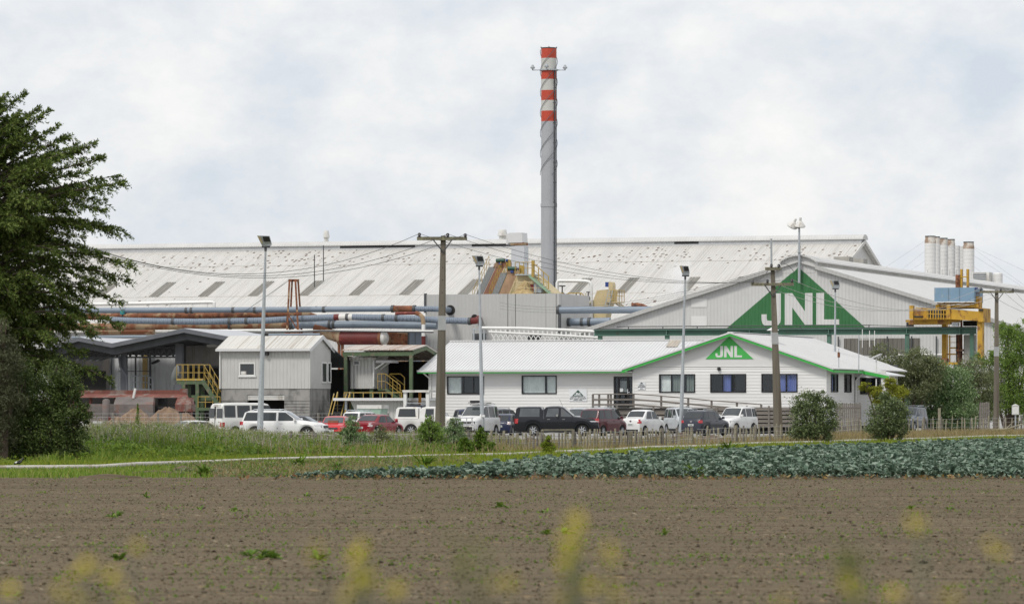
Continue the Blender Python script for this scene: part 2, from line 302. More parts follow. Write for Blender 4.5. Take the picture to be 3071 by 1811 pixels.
def letters(kind, x0, x1, z0, z1, hook=.28):
    """Outline polygons of one capital letter J, N or L in the box given, as lists of (x, z)."""
    w, h = x1-x0, z1-z0
    if kind == 'L': return [[(x0, z0), (x1, z0), (x1, z0+.165*h), (x0+.34*w, z0+.165*h), (x0+.34*w, z1), (x0, z1)]]
    if kind == 'N':
        t = .27*w
        return [[(x0, z0), (x0+t, z0), (x0+t, z0+.55*h), (x1-t, z0), (x1, z0), (x1, z1), (x1-t, z1), (x1-t, z0+.42*h), (x0+t, z1), (x0, z1)]]
    t = .36*w; r = w*.42; pts = [(x1, z1), (x1-t, z1), (x1-t, z0+.24*h)]
    pts += [(x1-t-.03*w, z0+.17*h), (x1-t-.09*w, z0+.155*h), (x0+.30*w, z0+.17*h), (x0+.27*w, z0+.24*h), (x0+.27*w, z0+.36*h), (x0, z0+.36*h), (x0, z0+.2*h)]
    pts += [(x0+.05*w, z0+.08*h), (x0+.16*w, z0+.015*h), (x0+.3*w, z0), (x1-.3*w, z0), (x1-.14*w, z0+.03*h), (x1-.03*w, z0+.1*h), (x1, z0+.22*h)]
    return [pts]
def emblem(parent, tri, boxes, v, mg, mw, name='emblem'):
    a = MB(); a.prism([(x, v, z) for x, z in tri], (0, .03, 0)); e = a.build(name, mg, parent)
    for k, (x0, x1, z0, z1) in zip('JNL', boxes):
        b = MB()
        for pl in letters(k, x0, x1, z0, z1): b.prism([(x, v-.012, z) for x, z in pl], (0, .012, 0))
        b.build('letter', mw, e)
    return e

# ---------------------------------------------------------------- long shed across the back
fb = Fr(2590, 430); big = fb.thing('long_shed', 'huge long white shed with weathered corrugated roof and row of grey roof panels', 'factory shed')
zr = fb.z(722); uL = fb.u(60); hs = 28.0; zE = zr-hs*.335
def bslope(v): return zr+.335*v
b = MB(); b.prism([(uL, 0, zr-.15), (uL, -hs, zE-.15), (uL, -hs, zE), (uL, 0, zr)], (-uL, 0, 0)); b.prism([(uL, 0, zr-.15), (uL, 0, zr), (uL, hs, zE), (uL, hs, zE-.15)], (-uL, 0, 0)); b.build('roof', M['shed_roof'], big)
b = MB(); b.box((uL, -hs+.6, 0), (-.4, -hs+.8, zE)); b.box((uL, hs-.8, 0), (-.4, hs-.6, zE)); b.box((uL, -hs, 0), (uL+.2, hs, zE)); b.build('wall', M['cladding'], big)
b = MB(); b.prism([(-.6, -hs+.8, 0), (-.6, hs-.8, 0), (-.6, hs-.8, zE+.05), (-.6, .85, zr-.4), (-.6, .85, zr+.25), (-.6, .4, zr+.52), (-.6, -.4, zr+.52), (-.6, -.85, zr+.25), (-.6, -.85, zr-.4), (-.6, -hs+.8, zE+.05)], (.25, 0, 0)); b.build('gable_wall', M['cladding'], big)
b = MB()
for s in (-1, 1): b.prism([(0.1, 0, zr-.25), (.1, s*hs, zE-.25), (.1, s*hs, zE+.1), (.1, 0, zr+.1)], (.12, 0, 0))
b.build('barge_board', M['whitedirt'], big)
b = MB(); n = 10
arc = [(-1.15*cos(pi*i/n), zr+.12+.52*sin(pi*i/n)) for i in range(n+1)]
b.prism([(uL, y, z) for y, z in arc], (-uL+.2, 0, 0)); b.build('ridge_cap', M['mill_roof'], big)
b = MB(); b.box((uL, -.98, zr-.45), (0, .98, zr+.13)); b.build('ridge_vent', pm('ridge_vent_sheet', (.46, .47, .48), .6, .08), big)
b = MB()
for p0, p1 in ((1020, 1245), (1415, 1545), (2022, 2095)): b.box((fb.u(p0, -1.0), -1.01, zr-.14), (fb.u(p1, -1.0), -.97, zr+.1))
b.build('open_vent', M['black'], big)
v_a, v_b = -11.9, -16.8
for p0 in (275, 445, 593, 742, 893, 1045, 1196, 1372, 1704, 1846, 2030, 2178, 2330):
    u0 = fb.u(p0, v_b); w = 1.15
    b = MB()
    for k in range(4):
        x0 = u0+k*w/4; b.prism([(x0+.02, v_a, bslope(v_a)+.02), (x0+.02, v_b, bslope(v_b)+.02), (x0+w/4-.05, v_b, bslope(v_b)+.02), (x0+w/4-.05, v_a, bslope(v_a)+.02)], (0, 0, .035))
    b.build('roof_light', M['skyl'], big)
b = MB()
for v in (-6.4, -16.9, -22): b.box((uL, v-.05, bslope(v)+.0), (0, v+.05, bslope(v)+.03))
b.build('lap_joint', M['whitedirt'], big)
def roofvent(px0, px1, pyt, pyb, lab, nm='roof_vent'):
    p = fb.p((px0+px1)/2, pyt, 0); r = (px1-px0)/2*p_scale(p); base = zr+.5
    t = thing(nm, lab, 'roof vent', fb.world((p.x, 0, base)), -fb.a, 'vents on the long shed ridge'); h = p.z-base
    b = MB(); b.lathe([(r*.72, -.3), (r*.72, h*.45)], 16); b.build('shaft', M['whitedirt'], t, True)
    b = MB(); b.lathe([(r*1.05, h*.42), (r*1.05, h*.5), (r*.72, h), (.05, h)], 16); b.build('cowl', M['whitedirt'], t, True)
def p_scale(p): return (fb.world(p).y)/FPX
roofvent(969, 988, 692, 715, 'small white conical roof vent on the shed ridge near the light pole')
roofvent(1493, 1522, 689, 712, 'larger yellowed roof vent on the shed ridge behind the power pole')

# ---------------------------------------------------------------- mill shed with the big emblem on its gable
fj = Fr(2395, 350); jn = fj.thing('mill_shed', 'white gabled mill shed with large green JNL triangle on its front wall', 'factory shed')
hu = 20.2; za = fj.z(783); zj = fj.z(989, -19, 0); zj = za-hu*.302; LJ = 120
def jz(u): return za-abs(u)*(za-zj)/hu
b = MB(); capw = 1.5
wall = [(-hu+.3, 0, 0), (hu-.3, 0, 0), (hu-.3, 0, zj-.1), (capw, 0, jz(capw)-.05), (-capw, 0, jz(capw)-.05), (-hu+.3, 0, zj-.1)]
b.prism(wall, (0, .25, 0)); b.build('front_wall', M['cladding'], jn)
b = MB(); b.box((hu-.5, .3, 0), (hu-.3, LJ, zj)); b.box((-hu+.3, .3, 0), (-hu+.5, LJ, zj)); b.box((-hu+.5, LJ-.3, 0), (hu-.5, LJ, zj)); b.build('side_wall', M['cladding'], jn)
ribr = pm('mill_roof_along', (.54, .535, .52), .5, .05, .5, streak=((.52, .51, .49), .25, 1.3, (.10, 2., .1)), ribs=(.3, 'Y', .015))
for s in (-1, 1):
    b = MB(); b.prism([(0, -.25, za-.1), (s*hu, -.25, zj-.1), (s*hu, -.25, zj+.06), (0, -.25, za+.06)], (0, LJ+.25, 0)); b.build('roof', ribr, jn)
b = MB()
for s in (-1, 1): b.prism([(s*1.5, -.4, jz(1.5)-.24), (s*hu, -.4, zj-.24), (s*hu, -.4, zj+.1), (s*1.5, -.4, jz(1.5)+.1)], (0, .14, 0))
b.build('barge_board', M['greyclad'], jn)
hc = fj.z(768.5)-za
arc = [(-capw*1.06*q, za-.14+(hc+.14)*(1-abs(q)**2.2)) for q in [1-i/7 for i in range(15)]]
b = MB(); b.prism([(u, -.02, z) for u, z in arc]+[(capw*.95, -.02, za-1.0), (-capw*.95, -.02, za-1.0)], (0, .3, 0)); b.build('monitor_front', M['cladding'], jn)
b = MB(); o = [(u, z+.12) for u, z in arc]
for i in range(14): b.prism([(arc[i][0], -.3, arc[i][1]), (arc[i+1][0], -.3, arc[i+1][1]), (o[i+1][0], -.3, o[i+1][1]), (o[i][0], -.3, o[i][1])], (0, LJ+.3, 0))
b.build('ridge_cap', M['mill_roof'], jn)
b = MB()
for s in (-1, 1): b.box((s*1.36, .35, za-1.0), (s*1.47, LJ, za-.12))
b.build('ridge_vent', pm('monitor_side', (.46, .45, .42), .8, .15, 1, spots=((.30, .29, .26), .35, .7, (1, .15, 1))), jn)
tri = [fj.p(2179, 985), fj.p(2596, 983), fj.p(2395, 801)]
Z0, Z1 = fj.z(974, 0), fj.z(879, 0)
bx = [(fj.u(2284), fj.u(2342), fj.z(977, 0), Z1), (fj.u(2354), fj.u(2437), Z0, Z1), (fj.u(2448.5), fj.u(2517), Z0, Z1)]
# the triangle's tip is blunted where it meets the ridge
tp = [(p.x, p.z) for p in tri]; tt = [tp[0], tp[1], (tp[1][0]*.12+tp[2][0]*.88, tp[1][1]*.12+tp[2][1]*.88), (tp[2][0]+.35, tp[2][1]-.35), tp[2], (tp[2][0]-.35, tp[2][1]-.35), (tp[0][0]*.12+tp[2][0]*.88, tp[0][1]*.12+tp[2][1]*.88)]
M['emblemwhite'] = pm('emblem_letter_white', (.60, .60, .59), .6, .06, .6, ribs=(.30, 'X', .018))
M['dgreen'] = pm('faded_emblem_green', (.030, .145, .045), .6, .12, .5, streak=((.05, .19, .075), .3, 3, (4, 1, .15)), ribs=(.30, 'X', .018))
emblem(jn, tt, bx, -.035, M['dgreen'], M['emblemwhite'])
a, c = fj.p(2531, 1015, -.03), fj.p(2759, 1064, -.03)
b = MB(); b.box((a.x, -.05, c.z), (c.x, -.01, a.z)); b.build('translucent_panel', pm('translucent_wall', (.17, .16, .14), .6, .25, 1.2, stretch=(2, 1, .1), ribs=(.36, 'X', .05)), jn)
a, c = fj.p(2073, 895, -.03), fj.p(2120, 921, -.03); b = MB(); b.box((a.x, -.04, c.z), (c.x, -.01, a.z))
a, c = fj.p(2073, 948, -.03), fj.p(2120, 978, -.03); b.box((a.x, -.04, c.z), (c.x, -.01, a.z)); b.build('patch_sheet', M['kerbclad'], jn)
b = MB(); b.tube([(fj.u(2690, -.15), -.15, fj.z(1065)), (fj.u(2830, -.15), -.15, fj.z(1065))], .07); b.build('wall_pipe', M['white'], jn, True)
b = MB()
for px in (2514, 2661, 2734, 2808): b.box((fj.u(px, -.2)-.05, -.25, fj.z(1080)), (fj.u(px, -.2)+.05, -.15, fj.z(1010)))
b.build('downpipe', M['dsteel'], jn)
# vents seen over the ridge, near the long shed
t = thing('roof_fan', 'low grey box vents on the mill shed ridge before the long shed gable', 'roof vent', fj.world((-1, 17, 0)), -fj.a)
b = MB()
for q in (0, 5.5): b.box((-.1, q, za+.15), (1.3, q+1.6, za+.95))
b.build('housing', M['conc'], t)
hv = thing('cooling_unit', 'white louvred cooling unit behind the mill shed ridge beside the stacks', 'cooling unit', fj.world((-3.6, fj.v(2947, -3.6), 0)), -fj.a)
zb_, zt_ = jz(3.6), fj.z(817, -3.6, fj.v(2947, -3.6))
b = MB(); b.box((-.9, -1.1, zb_), (.9, 1.0, zt_)); b.build('casing', M['whitedirt'], hv)
b = MB(); b.box((-.8, -1.13, zb_+.9), (.6, -1.1, zt_-.1)); b.build('louvre', M['louvre'], hv)
b = MB(); b.lathe([(.5, zb_), (.5, zt_-.15), (.4, zt_-.05)], 18, (1.6, .2, 0)); b.build('fan_housing', M['silo'], hv, True)

# ---------------------------------------------------------------- boiler house: grey clad box before the chimney
fg = Fr(1677, 362); bo = fg.thing('boiler_house', 'plain grey clad boiler house with blue ducts entering two round holes', 'factory building')
zt = fg.z(880); u0 = fg.u(1276)
b = MB(); b.box((u0, 0, 0), (0, .25, zt)); b.box((u0, .25, 0), (u0+.25, 9, zt)); b.box((-.25, .25, 0), (0, 9, zt)); b.box((u0+.25, 8.75, 0), (-.25, 9, zt)); b.build('wall', M['greyclad'], bo)
b = MB(); b.box((u0+.25, .25, zt-1.4), (-.25, 8.75, zt-1.2)); b.build('roof', M['conc'], bo)
b = MB(); b.box((u0-.1, -.12, zt-1.6), (u0+.06, .3, zt+.1)); b.box((-.1, -.05, zt-3.4), (.08, .3, zt-1)); b.build('corner_flashing', M['dsteel'], bo)
b = MB()
for px in (1523, 1546, 1668): b.box((fg.u(px)-.02, -.02, 3), (fg.u(px)+.02, -.005, zt))
b.build('sheet_joint', M['dsteel'], bo)
for px, py, r in ((1350, 930, 15.2), (1423, 953, 10.5)):
    p = fg.p(px, py, -.04); rr = r*p_w if False else r*fg.world(p).y/FPX
    b = MB(); b.prism([(p.x+rr*cos(2*pi*k/24), -.045, p.z+rr*sin(2*pi*k/24)) for k in range(24)], (0, .04, 0)); b.build('duct_opening', M['dark'], bo)

# ---------------------------------------------------------------- chimney
Yc = 398; cx = GX(1646, Yc); rc = 23.5*Yc/FPX; zc = lambda py: H+(HY-py)/FPX*Yc
ch = thing('chimney_stack', 'tall grey steel chimney with red and white bands around its top', 'chimney', (cx, Yc, 0))
M['chgrey'] = pm('chimney_grey', (.36, .37, .39), .55, .07, .3, streak=((.30, .31, .32), .25, .8, (2, 2, .05)))
M['chred'] = pm('chimney_red', (.46, .055, .025), .55, .1, .8, spots=((.40, .08, .05), .3, 2, (1, 1, 1))); M['chwhite'] = pm('chimney_white', (.50, .50, .47), .55, .06, .6)
b = MB(); b.lathe([(rc, 0), (rc, zc(616)-.15), (rc*1.06, zc(616)-.15), (rc*1.06, zc(616)+.15), (rc*.985, zc(616)+.15), (rc*.985, zc(365))], 32); b.build('shaft', M['chgrey'], ch, True)
ys = [365, 333.5, 302, 272, 239, 209, 176, 145]
for i in range(7):
    b = MB(); b.lathe([(rc*.985, zc(ys[i])), (rc*.985, zc(ys[i+1]))], 32); b.build('band', M['chred'] if i % 2 == 0 else M['chwhite'], ch, True)
b = MB(); b.lathe([(rc*1.0, zc(147)), (rc*1.02, zc(144)), (rc*.8, zc(144)), (rc*.8, zc(150))], 32)
for k in range(4): b.box((rc*cos(k*pi/2+.0)-.04, rc*sin(k*pi/2)-.04, zc(145)), (rc*cos(k*pi/2)+.04, rc*sin(k*pi/2)+.04, zc(141)))
b.build('rim', M['dsteel'], ch, True)
for s in range(3):
    pts = []
    for i in range(97):
        q = i/96; a_ = 2*pi*(q*2.05+s/3)+.9; z = zc(526)+(zc(150)-zc(526))*q; pts.append((rc*1.09*cos(a_), rc*1.09*sin(a_), z))
    b = MB(); b.tube(pts, .027, 5); b.build('helical_strake', M['gsteel'], ch)
b = MB(); b.lathe([(rc*1.2, zc(213)), (rc*1.2, zc(209)), (rc, zc(209)), (rc, zc(213))], 28); b.build('light_platform', M['steel'], ch, True)
for k, a_ in enumerate((pi, 0, -pi/2-.15, pi/2)):
    b = MB(); d = Vector((cos(a_), sin(a_), 0)); q = Vector((0, 0, zc(211)))
    b.beam(q+d*rc, q+d*(rc+.85), .08); b.tube([q+d*(rc+.8), q+d*(rc+.8)+Vector((0, 0, .35))], .07, 8); b.lathe([(.2, zc(202)-.15), (.22, zc(202)), (.12, zc(199.5)), (.1, zc(196)), (.05, zc(195))], 12, (q+d*(rc+.8))*1-Vector((0, 0, q.z)))
    b.build('warning_light', M['steel'], ch, True)
b = MB(); xl = GX(1663.5, Yc)-cx; yl = -math.sqrt(max(0, rc*rc-xl*xl))-.1
b.tube([(xl, yl, 4), (xl, yl, zc(213))], .06, 6); b.tube([(xl+.16, yl+.12, 4), (xl+.16, yl+.12, zc(213))], .035, 6)
for k in range(14): b.box((xl-.25, yl-.03, 6+k*1.9), (xl+.2, yl+.1, 6.05+k*1.9))
b.build('cable_conduit', M['dsteel'], ch)

# ---------------------------------------------------------------- square exhaust tower left of the chimney
fx = Fr(1558, 384); ex = fx.thing('exhaust_tower', 'pale square exhaust tower with wider cowl left of the chimney', 'exhaust tower')
p0, p1 = fx.p(1533, 738), fx.p(1572, 738)
b = MB(); b.box((p0.x, 0, 0), (p1.x, 1.3, p0.z)); b.build('shaft', pm('exhaust_shaft', (.52, .54, .57), .5, .05), ex)
q0, q1 = fx.p(1517, 738), fx.p(1571, 697); zq = fx.z(720)
b = MB(); b.prism([(fx.u(1526), -.1, fx.z(728)), (fx.u(1568), -.1, fx.z(728)), (fx.u(1566), -.1, fx.z(698)), (fx.u(1529), -.1, fx.z(698)), (fx.u(1521), -.1, fx.z(704))], (0, 1.6, 0))
b.prism([(fx.u(1517), .1, fx.z(703)), (fx.u(1524), .1, fx.z(700)), (fx.u(1524), .1, fx.z(730)), (fx.u(1517), .1, fx.z(733))], (0, 1.2, 0)); b.build('cowl', M['officeroof'], ex)
b = MB(); b.box((fx.u(1531), -.06, fx.z(735)), (fx.u(1570), 1.36, fx.z(727))); b.build('collar', M['rustpale'], ex)

# ---------------------------------------------------------------- stacks on the right
def stack(px0, px1, pyt, Y, lab, rusty):
    r = (px1-px0)/2*Y/FPX; z1 = H+(HY-pyt)/FPX*Y
    t = thing('steel_stack', lab, 'stack', (GX((px0+px1)/2, Y), Y, 0), 0, 'steel stacks behind the mill shed')
    b = MB(); b.lathe([(r, 0), (r, z1-.75 if rusty else z1)], 24); b.build('shell', M['silo'], t, True)
    if rusty:
        b = MB(); b.lathe([(r, z1-.75), (r, z1-.45), (r*.9, z1-.3), (r*.9, z1)], 24); b.build('rusty_rim', M['siloend'], t, True)
        b = MB(); b.lathe([(r*.93, z1-.06), (r*.95, z1+.05), (r*.8, z1+.05)], 24); b.build('cap_ring', M['dsteel'], t, True)
    b = MB(); b.cbox((-r*.7, -r*.8, H+(HY-815)/FPX*Y-1), (.14, .2, 2.6)); b.build('drain_bracket', M['white'], t)
    return t
stack(2773, 2807, 709, 455, 'nearest white ribbed steel stack with rusty top, left of the row', True)
stack(2794, 2820, 711, 468, 'ribbed steel stack mostly hidden behind the nearest rusty stack', True)
stack(2818, 2843, 715, 474, 'ribbed stack with orange rusty rim in the middle of the row', True)
stack(2841, 2864.5, 718.5, 482, 'ribbed stack with brown rim at the right end of the row', True)
stack(2863, 2879, 737.5, 500, 'short clean white stack without rust behind the crane mast', False)
stack(2878, 2894, 739, 504, 'short clean white stack half hidden by the separate stack', False)
stack(2888, 2922, 726.5, 462, 'separate stained steel stack standing apart on the right', True)
gw = [((2790, 712), (2640, 812)), ((2790, 740), (2700, 812)), ((2800, 765), (2725, 815)), ((2905, 735), (3120, 890)), ((2905, 735), (3090, 820)), ((2910, 760), (3020, 830)), ((2820, 720), (2960, 830)), ((2830, 760), (2905, 830))]
for (a_, c_) in gw:
    b = MB(); p, q = W(*a_, 466), W(*c_, 470); b.tube([p, q+(q-p)*.9], .011, 4); tag(b.build('guy_wire', M['wirep']), 'thin pale guy wire bracing the steel stacks', 'guy wire', 'guy wires of the stacks')
# ================================================================ office
fo = Fr(1900, 284); of = fo.thing('office_building', 'white weatherboard office with green trim and JNL triangle on its gable', 'office')
BH = .215
def boards(mb, u0, u1, z0, z1, v, holes=(), side=None):
    """Lapped weatherboards on the plane v (facing -v), or, with side=u, on the end wall u running from v=u0 to v=u1."""
    n = int(math.ceil((z1-z0)/BH))
    for i in range(n):
        a, c = z0+i*BH, min(z1, z0+(i+1)*BH); cuts = [(u0, u1)]
        zz = sorted({a, c}|{h for hh in holes for h in (hh[2], hh[3]) if a < h < c})
        for za_, zb_ in zip(zz, zz[1:]):
            segs = [(u0, u1)]
            for h in holes:
                if h[2] < zb_-1e-4 and h[3] > za_+1e-4:
                    nsg = []
                    for s0, s1 in segs:
                        if h[1] <= s0 or h[0] >= s1: nsg.append((s0, s1)); continue
                        if h[0] > s0: nsg.append((s0, h[0]))
                        if h[1] < s1: nsg.append((h[1], s1))
                    segs = nsg
            ta = .03-.024*(za_-a)/BH; tb = .03-.024*(zb_-a)/BH
            for s0, s1 in segs:
                if side is None: mb.prism([(s0, v-ta, za_), (s0, v-tb, zb_), (s0, v+.08, zb_), (s0, v+.08, za_)], (s1-s0, 0, 0))
                else: mb.prism([(side+ta, s0, za_), (side+tb, s0, zb_), (side-.08, s0, zb_), (side-.08, s0, za_)], (0, s1-s0, 0))
vW = 1.5; u1 = fo.u(2477); zg = .5
def hole(p0, p1, t, bt, v): return (fo.u(p0, v), fo.u(p1, v), fo.z(bt, fo.u(p0, v), v), fo.z(t, fo.u(p0, v), v))
H1, H2 = hole(1341, 1452, 1128, 1182, vW), hole(1565, 1670, 1126, 1181, vW); HD = hole(1841, 1899.5, 1129, 1221, vW)
H3, H4, H5 = hole(1977, 2085, 1121.6, 1177, 0), hole(2130.5, 2238, 1121, 1176.5, 0), hole(2284, 2392, 1120.5, 1176, 0)
uE = fo.u(1288, vW); zEv = fo.z(1110, fo.u(1590, .9), .9); zS = fo.z(1098, 8, 0)
b = MB(); boards(b, uE, .1, zg, zEv+.05, vW, [H1, H2, HD]); b.box((uE-.06, vW-.04, zg), (uE+.06, vW+.1, zEv)); b.build('wing_wall', M['board'], of)
b = MB(); boards(b, 0, u1, zg, zS, 0, [H3, H4, H5]); b.box((-.06, -.04, zg), (.05, .1, zS)); b.box((u1-.05, -.04, zg), (u1+.05, .1, zS)); b.build('gable_wall', M['board'], of)
ap = fo.p(2190, 997, -.5); eL = fo.p(1865, 1110, -.5); eR = fo.p(2500, 1102, -.5); zA, zL = ap.z, (eL.z+eR.z)/2; uA = ap.x; uLx, uRx = eL.x, eR.x
def gz(u): return zA-(zA-zL)*(uA-u)/(uA-uLx) if u < uA else zA-(zA-zL)*(u-uA)/(uRx-uA)
b = MB(); b.prism([(0, -.02, zS), (u1, -.02, zS), (u1, -.02, gz(u1)-.1), (uA, -.02, zA-.15), (0, -.02, gz(0)-.1)], (0, .1, 0)); b.build('gable_panel', M['kerbclad'], of)
b = MB(); b.box((0, -.05, zS-.03), (u1, .0, zS+.02)); b.build('gable_strip', M['white'], of)
# roofs with real ribs
def ribroof(mb, e0, e1, r1, r0, n, th=.06, rh=.035, rw=.05):
    """Slab e0-e1 (eave) to r0-r1 (ridge) with n standing ribs running up the slope."""
    e0, e1, r0, r1 = map(Vector, (e0, e1, r0, r1)); nr = (e1-e0).cross(r0-e0).normalized()
    if nr.z < 0: nr = -nr
    mb.prism([e0, e1, r1, r0], -nr*th)
    for i in range(n):
        q = (i+.5)/n; a = e0.lerp(e1, q)+nr*(rh/2+.002); c = r0.lerp(r1, q)+nr*(rh/2+.002); mb.beam(a, c, rw, rh)
vR = vW+6.4; zR = fo.z(1022, fo.u(1700, vR), vR); uW0 = fo.u(1266, .85); uW0r = fo.u(1346, vR)
uW0 = (uW0+uW0r)/2-.1; uW1 = fo.u(2000, vR)
b = MB(); ribroof(b, (uW0, .85, zEv), (6.5, .85, zEv), (6.5, vR, zR), (uW0, vR, zR), 96)
b.prism([(uW0, vR, zR), (6.5, vR, zR), (6.5, vR+6.4, zEv), (uW0, vR+6.4, zEv)], (0, 0, -.06)); b.build('wing_roof', M['officeroof'], of)
b = MB(); b.box((uW0, vR-.18, zR+.0), (6.5, vR+.18, zR+.07)); b.build('ridge_flashing', M['officeroof'], of)
VB = fo.v(2432, uA)
print('VB', VB, 'vx', fo.v(2563, u1))
b = MB()
for s, ue in ((-1, uLx), (1, uRx)): ribroof(b, (ue, -.5, zL), (ue, VB, zL), (uA, VB, zA), (uA, -.5, zA), 78, .06, .03, .05)
b.build('gable_roof', M['officeroof'], of)
b = MB(); b.box((uA-.2, -.5, zA+.0), (uA+.2, VB, zA+.05)); b.build('gable_ridge', M['officeroof'], of)
b = MB()
for ue in (uLx, uRx): b.prism([(ue, -.56, zL-.24), (uA, -.56, zA-.24), (uA, -.56, zA-.07), (ue, -.56, zL-.07)], (0, .055, 0))
b.box((uW0, .72, zEv-.2), (uLx+.05, .78, zEv-.11)); b.build('green_fascia', M['green'], of)
b = MB()
for ue in (uLx, uRx): b.prism([(ue, -.6, zL-.07), (uA, -.6, zA-.07), (uA, -.6, zA+.045), (ue, -.6, zL+.045)], (0, .1, 0))
b.box((uW0, .68, zEv-.11), (uLx-.02, .84, zEv+.02)); b.build('gutter', M['officeroof'], of)
b = MB(); b.box((uW0+.1, .8, zEv-.16), (0, vW, zEv-.12)); b.box((uW0+.6, vW, zEv-.3), (uW0+.9, vR+5, zEv)); b.box((uLx+.2, -.45, zL-.2), (0, 1.4, zL-.16)); b.build('soffit', M['white'], of)
b = MB(); b.prism([(uE, vW+.1, zg), (uE, vR+5, zg), (uE, vR+5, zEv), (uE, vR, zR-.15), (uE, vW+.1, zEv)], (.1, 0, 0)); b.box((uE, vR+5, zg), (0, vR+5.1, zEv)); b.build('end_wall', M['white'], of)
b = MB(); b.box((uE+.1, vW+1.6, zg), (u1-.2, vW+1.65, zEv)); b.box((uE+.1, vW+.1, zg-.1), (u1-.1, vR+5, zg)); b.build('inner_partition', M['dark'], of)
b = MB(); b.tube([(uE+.12, vW-.12, zEv-.2), (uE+.12, vW-.12, zg)], .05); b.tube([(uE-.25, .8, zEv-.15), (uE+.12, vW-.12, zEv-.6)], .05); b.build('downpipe', M['white'], of, True)
# skylight patch on the wing roof
def onroof(px, py):
    for k in range(200):
        v = .85+(vR-.85)*k/199; p = fo.p(px, py, v)
        if zEv+(zR-zEv)*(v-.85)/(vR-.85) >= p.z: break
    return p
q = [onroof(*c) for c in ((1997, 1042), (2030, 1042), (2044, 1021.5), (2011, 1021.5))]
q = [Vector((p.x, p.y, zEv+(zR-zEv)*(p.y-.85)/(vR-.85)+.05)) for p in q]
b = MB(); b.prism(q, (0, 0, .02)); b.build('roof_light', pm('office_roof_light', (.45, .40, .33), .6, .2, 2, stretch=(4, .3, .3), ribs=(.26, 'X', .03)), of)
# windows
def window(parent, h, v, panes, curtains, name='window', bar=.07):
    u0_, u1_, z0_, z1_ = h; f = MB(); d = .05
    f.box((u0_, v-.07, z0_), (u0_+bar, v+.06, z1_)); f.box((u1_-bar, v-.07, z0_), (u1_, v+.06, z1_))
    f.box((u0_+bar, v-.07, z1_-bar), (u1_-bar, v+.06, z1_)); f.box((u0_+bar, v-.07, z0_), (u1_-bar, v+.06, z0_+bar))
    for q in panes: x = u0_+(u1_-u0_)*q; f.box((x-d/2, v-.06, z0_+bar), (x+d/2, v+.05, z1_-bar))
    o = f.build(name, M['black'], parent)
    f = MB(); f.box((u0_+bar, v-.01, z0_+bar), (u1_-bar, v-.004, z1_-bar)); f.build('pane', M['glass'], o)
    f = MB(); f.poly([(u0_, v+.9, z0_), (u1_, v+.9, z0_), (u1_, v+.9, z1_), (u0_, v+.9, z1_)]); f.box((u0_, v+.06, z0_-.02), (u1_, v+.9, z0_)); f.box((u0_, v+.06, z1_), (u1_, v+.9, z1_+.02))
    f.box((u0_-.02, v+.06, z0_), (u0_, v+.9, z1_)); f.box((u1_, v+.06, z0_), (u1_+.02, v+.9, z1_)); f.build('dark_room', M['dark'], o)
    for c0, c1, m in curtains:
        a, c = u0_+(u1_-u0_)*c0, u0_+(u1_-u0_)*c1; n = max(6, int((c-a)/.07)); vs = []
        for i in range(n+1):
            x = a+(c-a)*i/n; y = v+.14+.03*(i % 2)+.02*random.random(); vs += [(x, y, z0_+.03), (x, y, z1_-.03)]
        f = MB(); f.add(vs, [(2*i, 2*i+2, 2*i+3, 2*i+1) for i in range(n)]); f.build('curtain', m, o, fix=False)
    return o
M['cgreen'] = pm('grey_green_blind', (.22, .25, .23), .9, .1, 2, ribs=(.2, 'X', .02)); M['cgap'] = M['cwhite']
window(of, H1, vW, (.45, .72), [(.02, .36, M['cwhite'])])
window(of, H2, vW, (.68,), [(.03, .66, M['cwhite']), (.71, .97, M['cwhite'])])
window(of, H3, 0, (.34, .66), [(.04, .32, M['cwhite']), (.36, .63, M['cgreen']), (.75, .95, M['cgreen'])])
window(of, H4, 0, (.34, .68), [(.35, .56, M['cblind'])])
window(of, H5, 0, (.34, .68), [(.42, .66, M['cblind']), (.70, .97, M['cblind'])])
# door
f = MB(); u0_, u1_, z0_, z1_ = HD; f.box((u0_, vW-.06, z0_), (u0_+.12, vW+.05, z1_)); f.box((u1_-.1, vW-.06, z0_), (u1_, vW+.05, z1_)); f.box((u0_+.12, vW-.06, z1_-.1), (u1_-.1, vW+.05, z1_))
du = u1_-u0_; f.box((u0_+.22*du, vW-.04, z0_), (u0_+.3*du, vW+.04, z1_-.1)); f.box((u0_+.68*du, vW-.04, z0_), (u0_+.8*du, vW+.04, z1_-.1)); f.box((u0_+.3*du, vW-.04, z0_), (u0_+.68*du, vW+.04, z0_+.35)); f.box((u0_+.3*du, vW-.04, z0_+.95), (u0_+.68*du, vW+.04, z0_+1.05))
dr = f.build('door', M['black'], of)
f = MB(); f.box((u0_+.12, vW-.005, z0_), (u1_-.1, vW, z1_-.1)); f.build('pane', M['glass'], dr)
f = MB(); f.box((u0_+.3*du, vW+.1, z0_+1.05), (u0_+.68*du, vW+.12, z1_-.3)); f.build('blind', pm('door_blind', (.3, .31, .31), .8, .2), dr)
f = MB(); f.box((u0_+.71*du, vW-.12, z0_+.95), (u0_+.75*du, vW-.08, z0_+1.25)); f.box((u0_+.75*du, vW-.12, z0_+1.0), (u0_+.84*du, vW-.09, z0_+1.05)); f.build('handle', M['chrome'], dr)
f = MB(); f.box((u0_+.32*du, vW-.05, z0_+1.07), (u0_+.48*du, vW-.045, z0_+1.3)); f.build('notice', M['paper'], dr)
f = MB(); f.box((u0_, vW+.9, z0_), (u1_, vW+.95, z1_)); f.build('dark_room', M['dark'], dr)
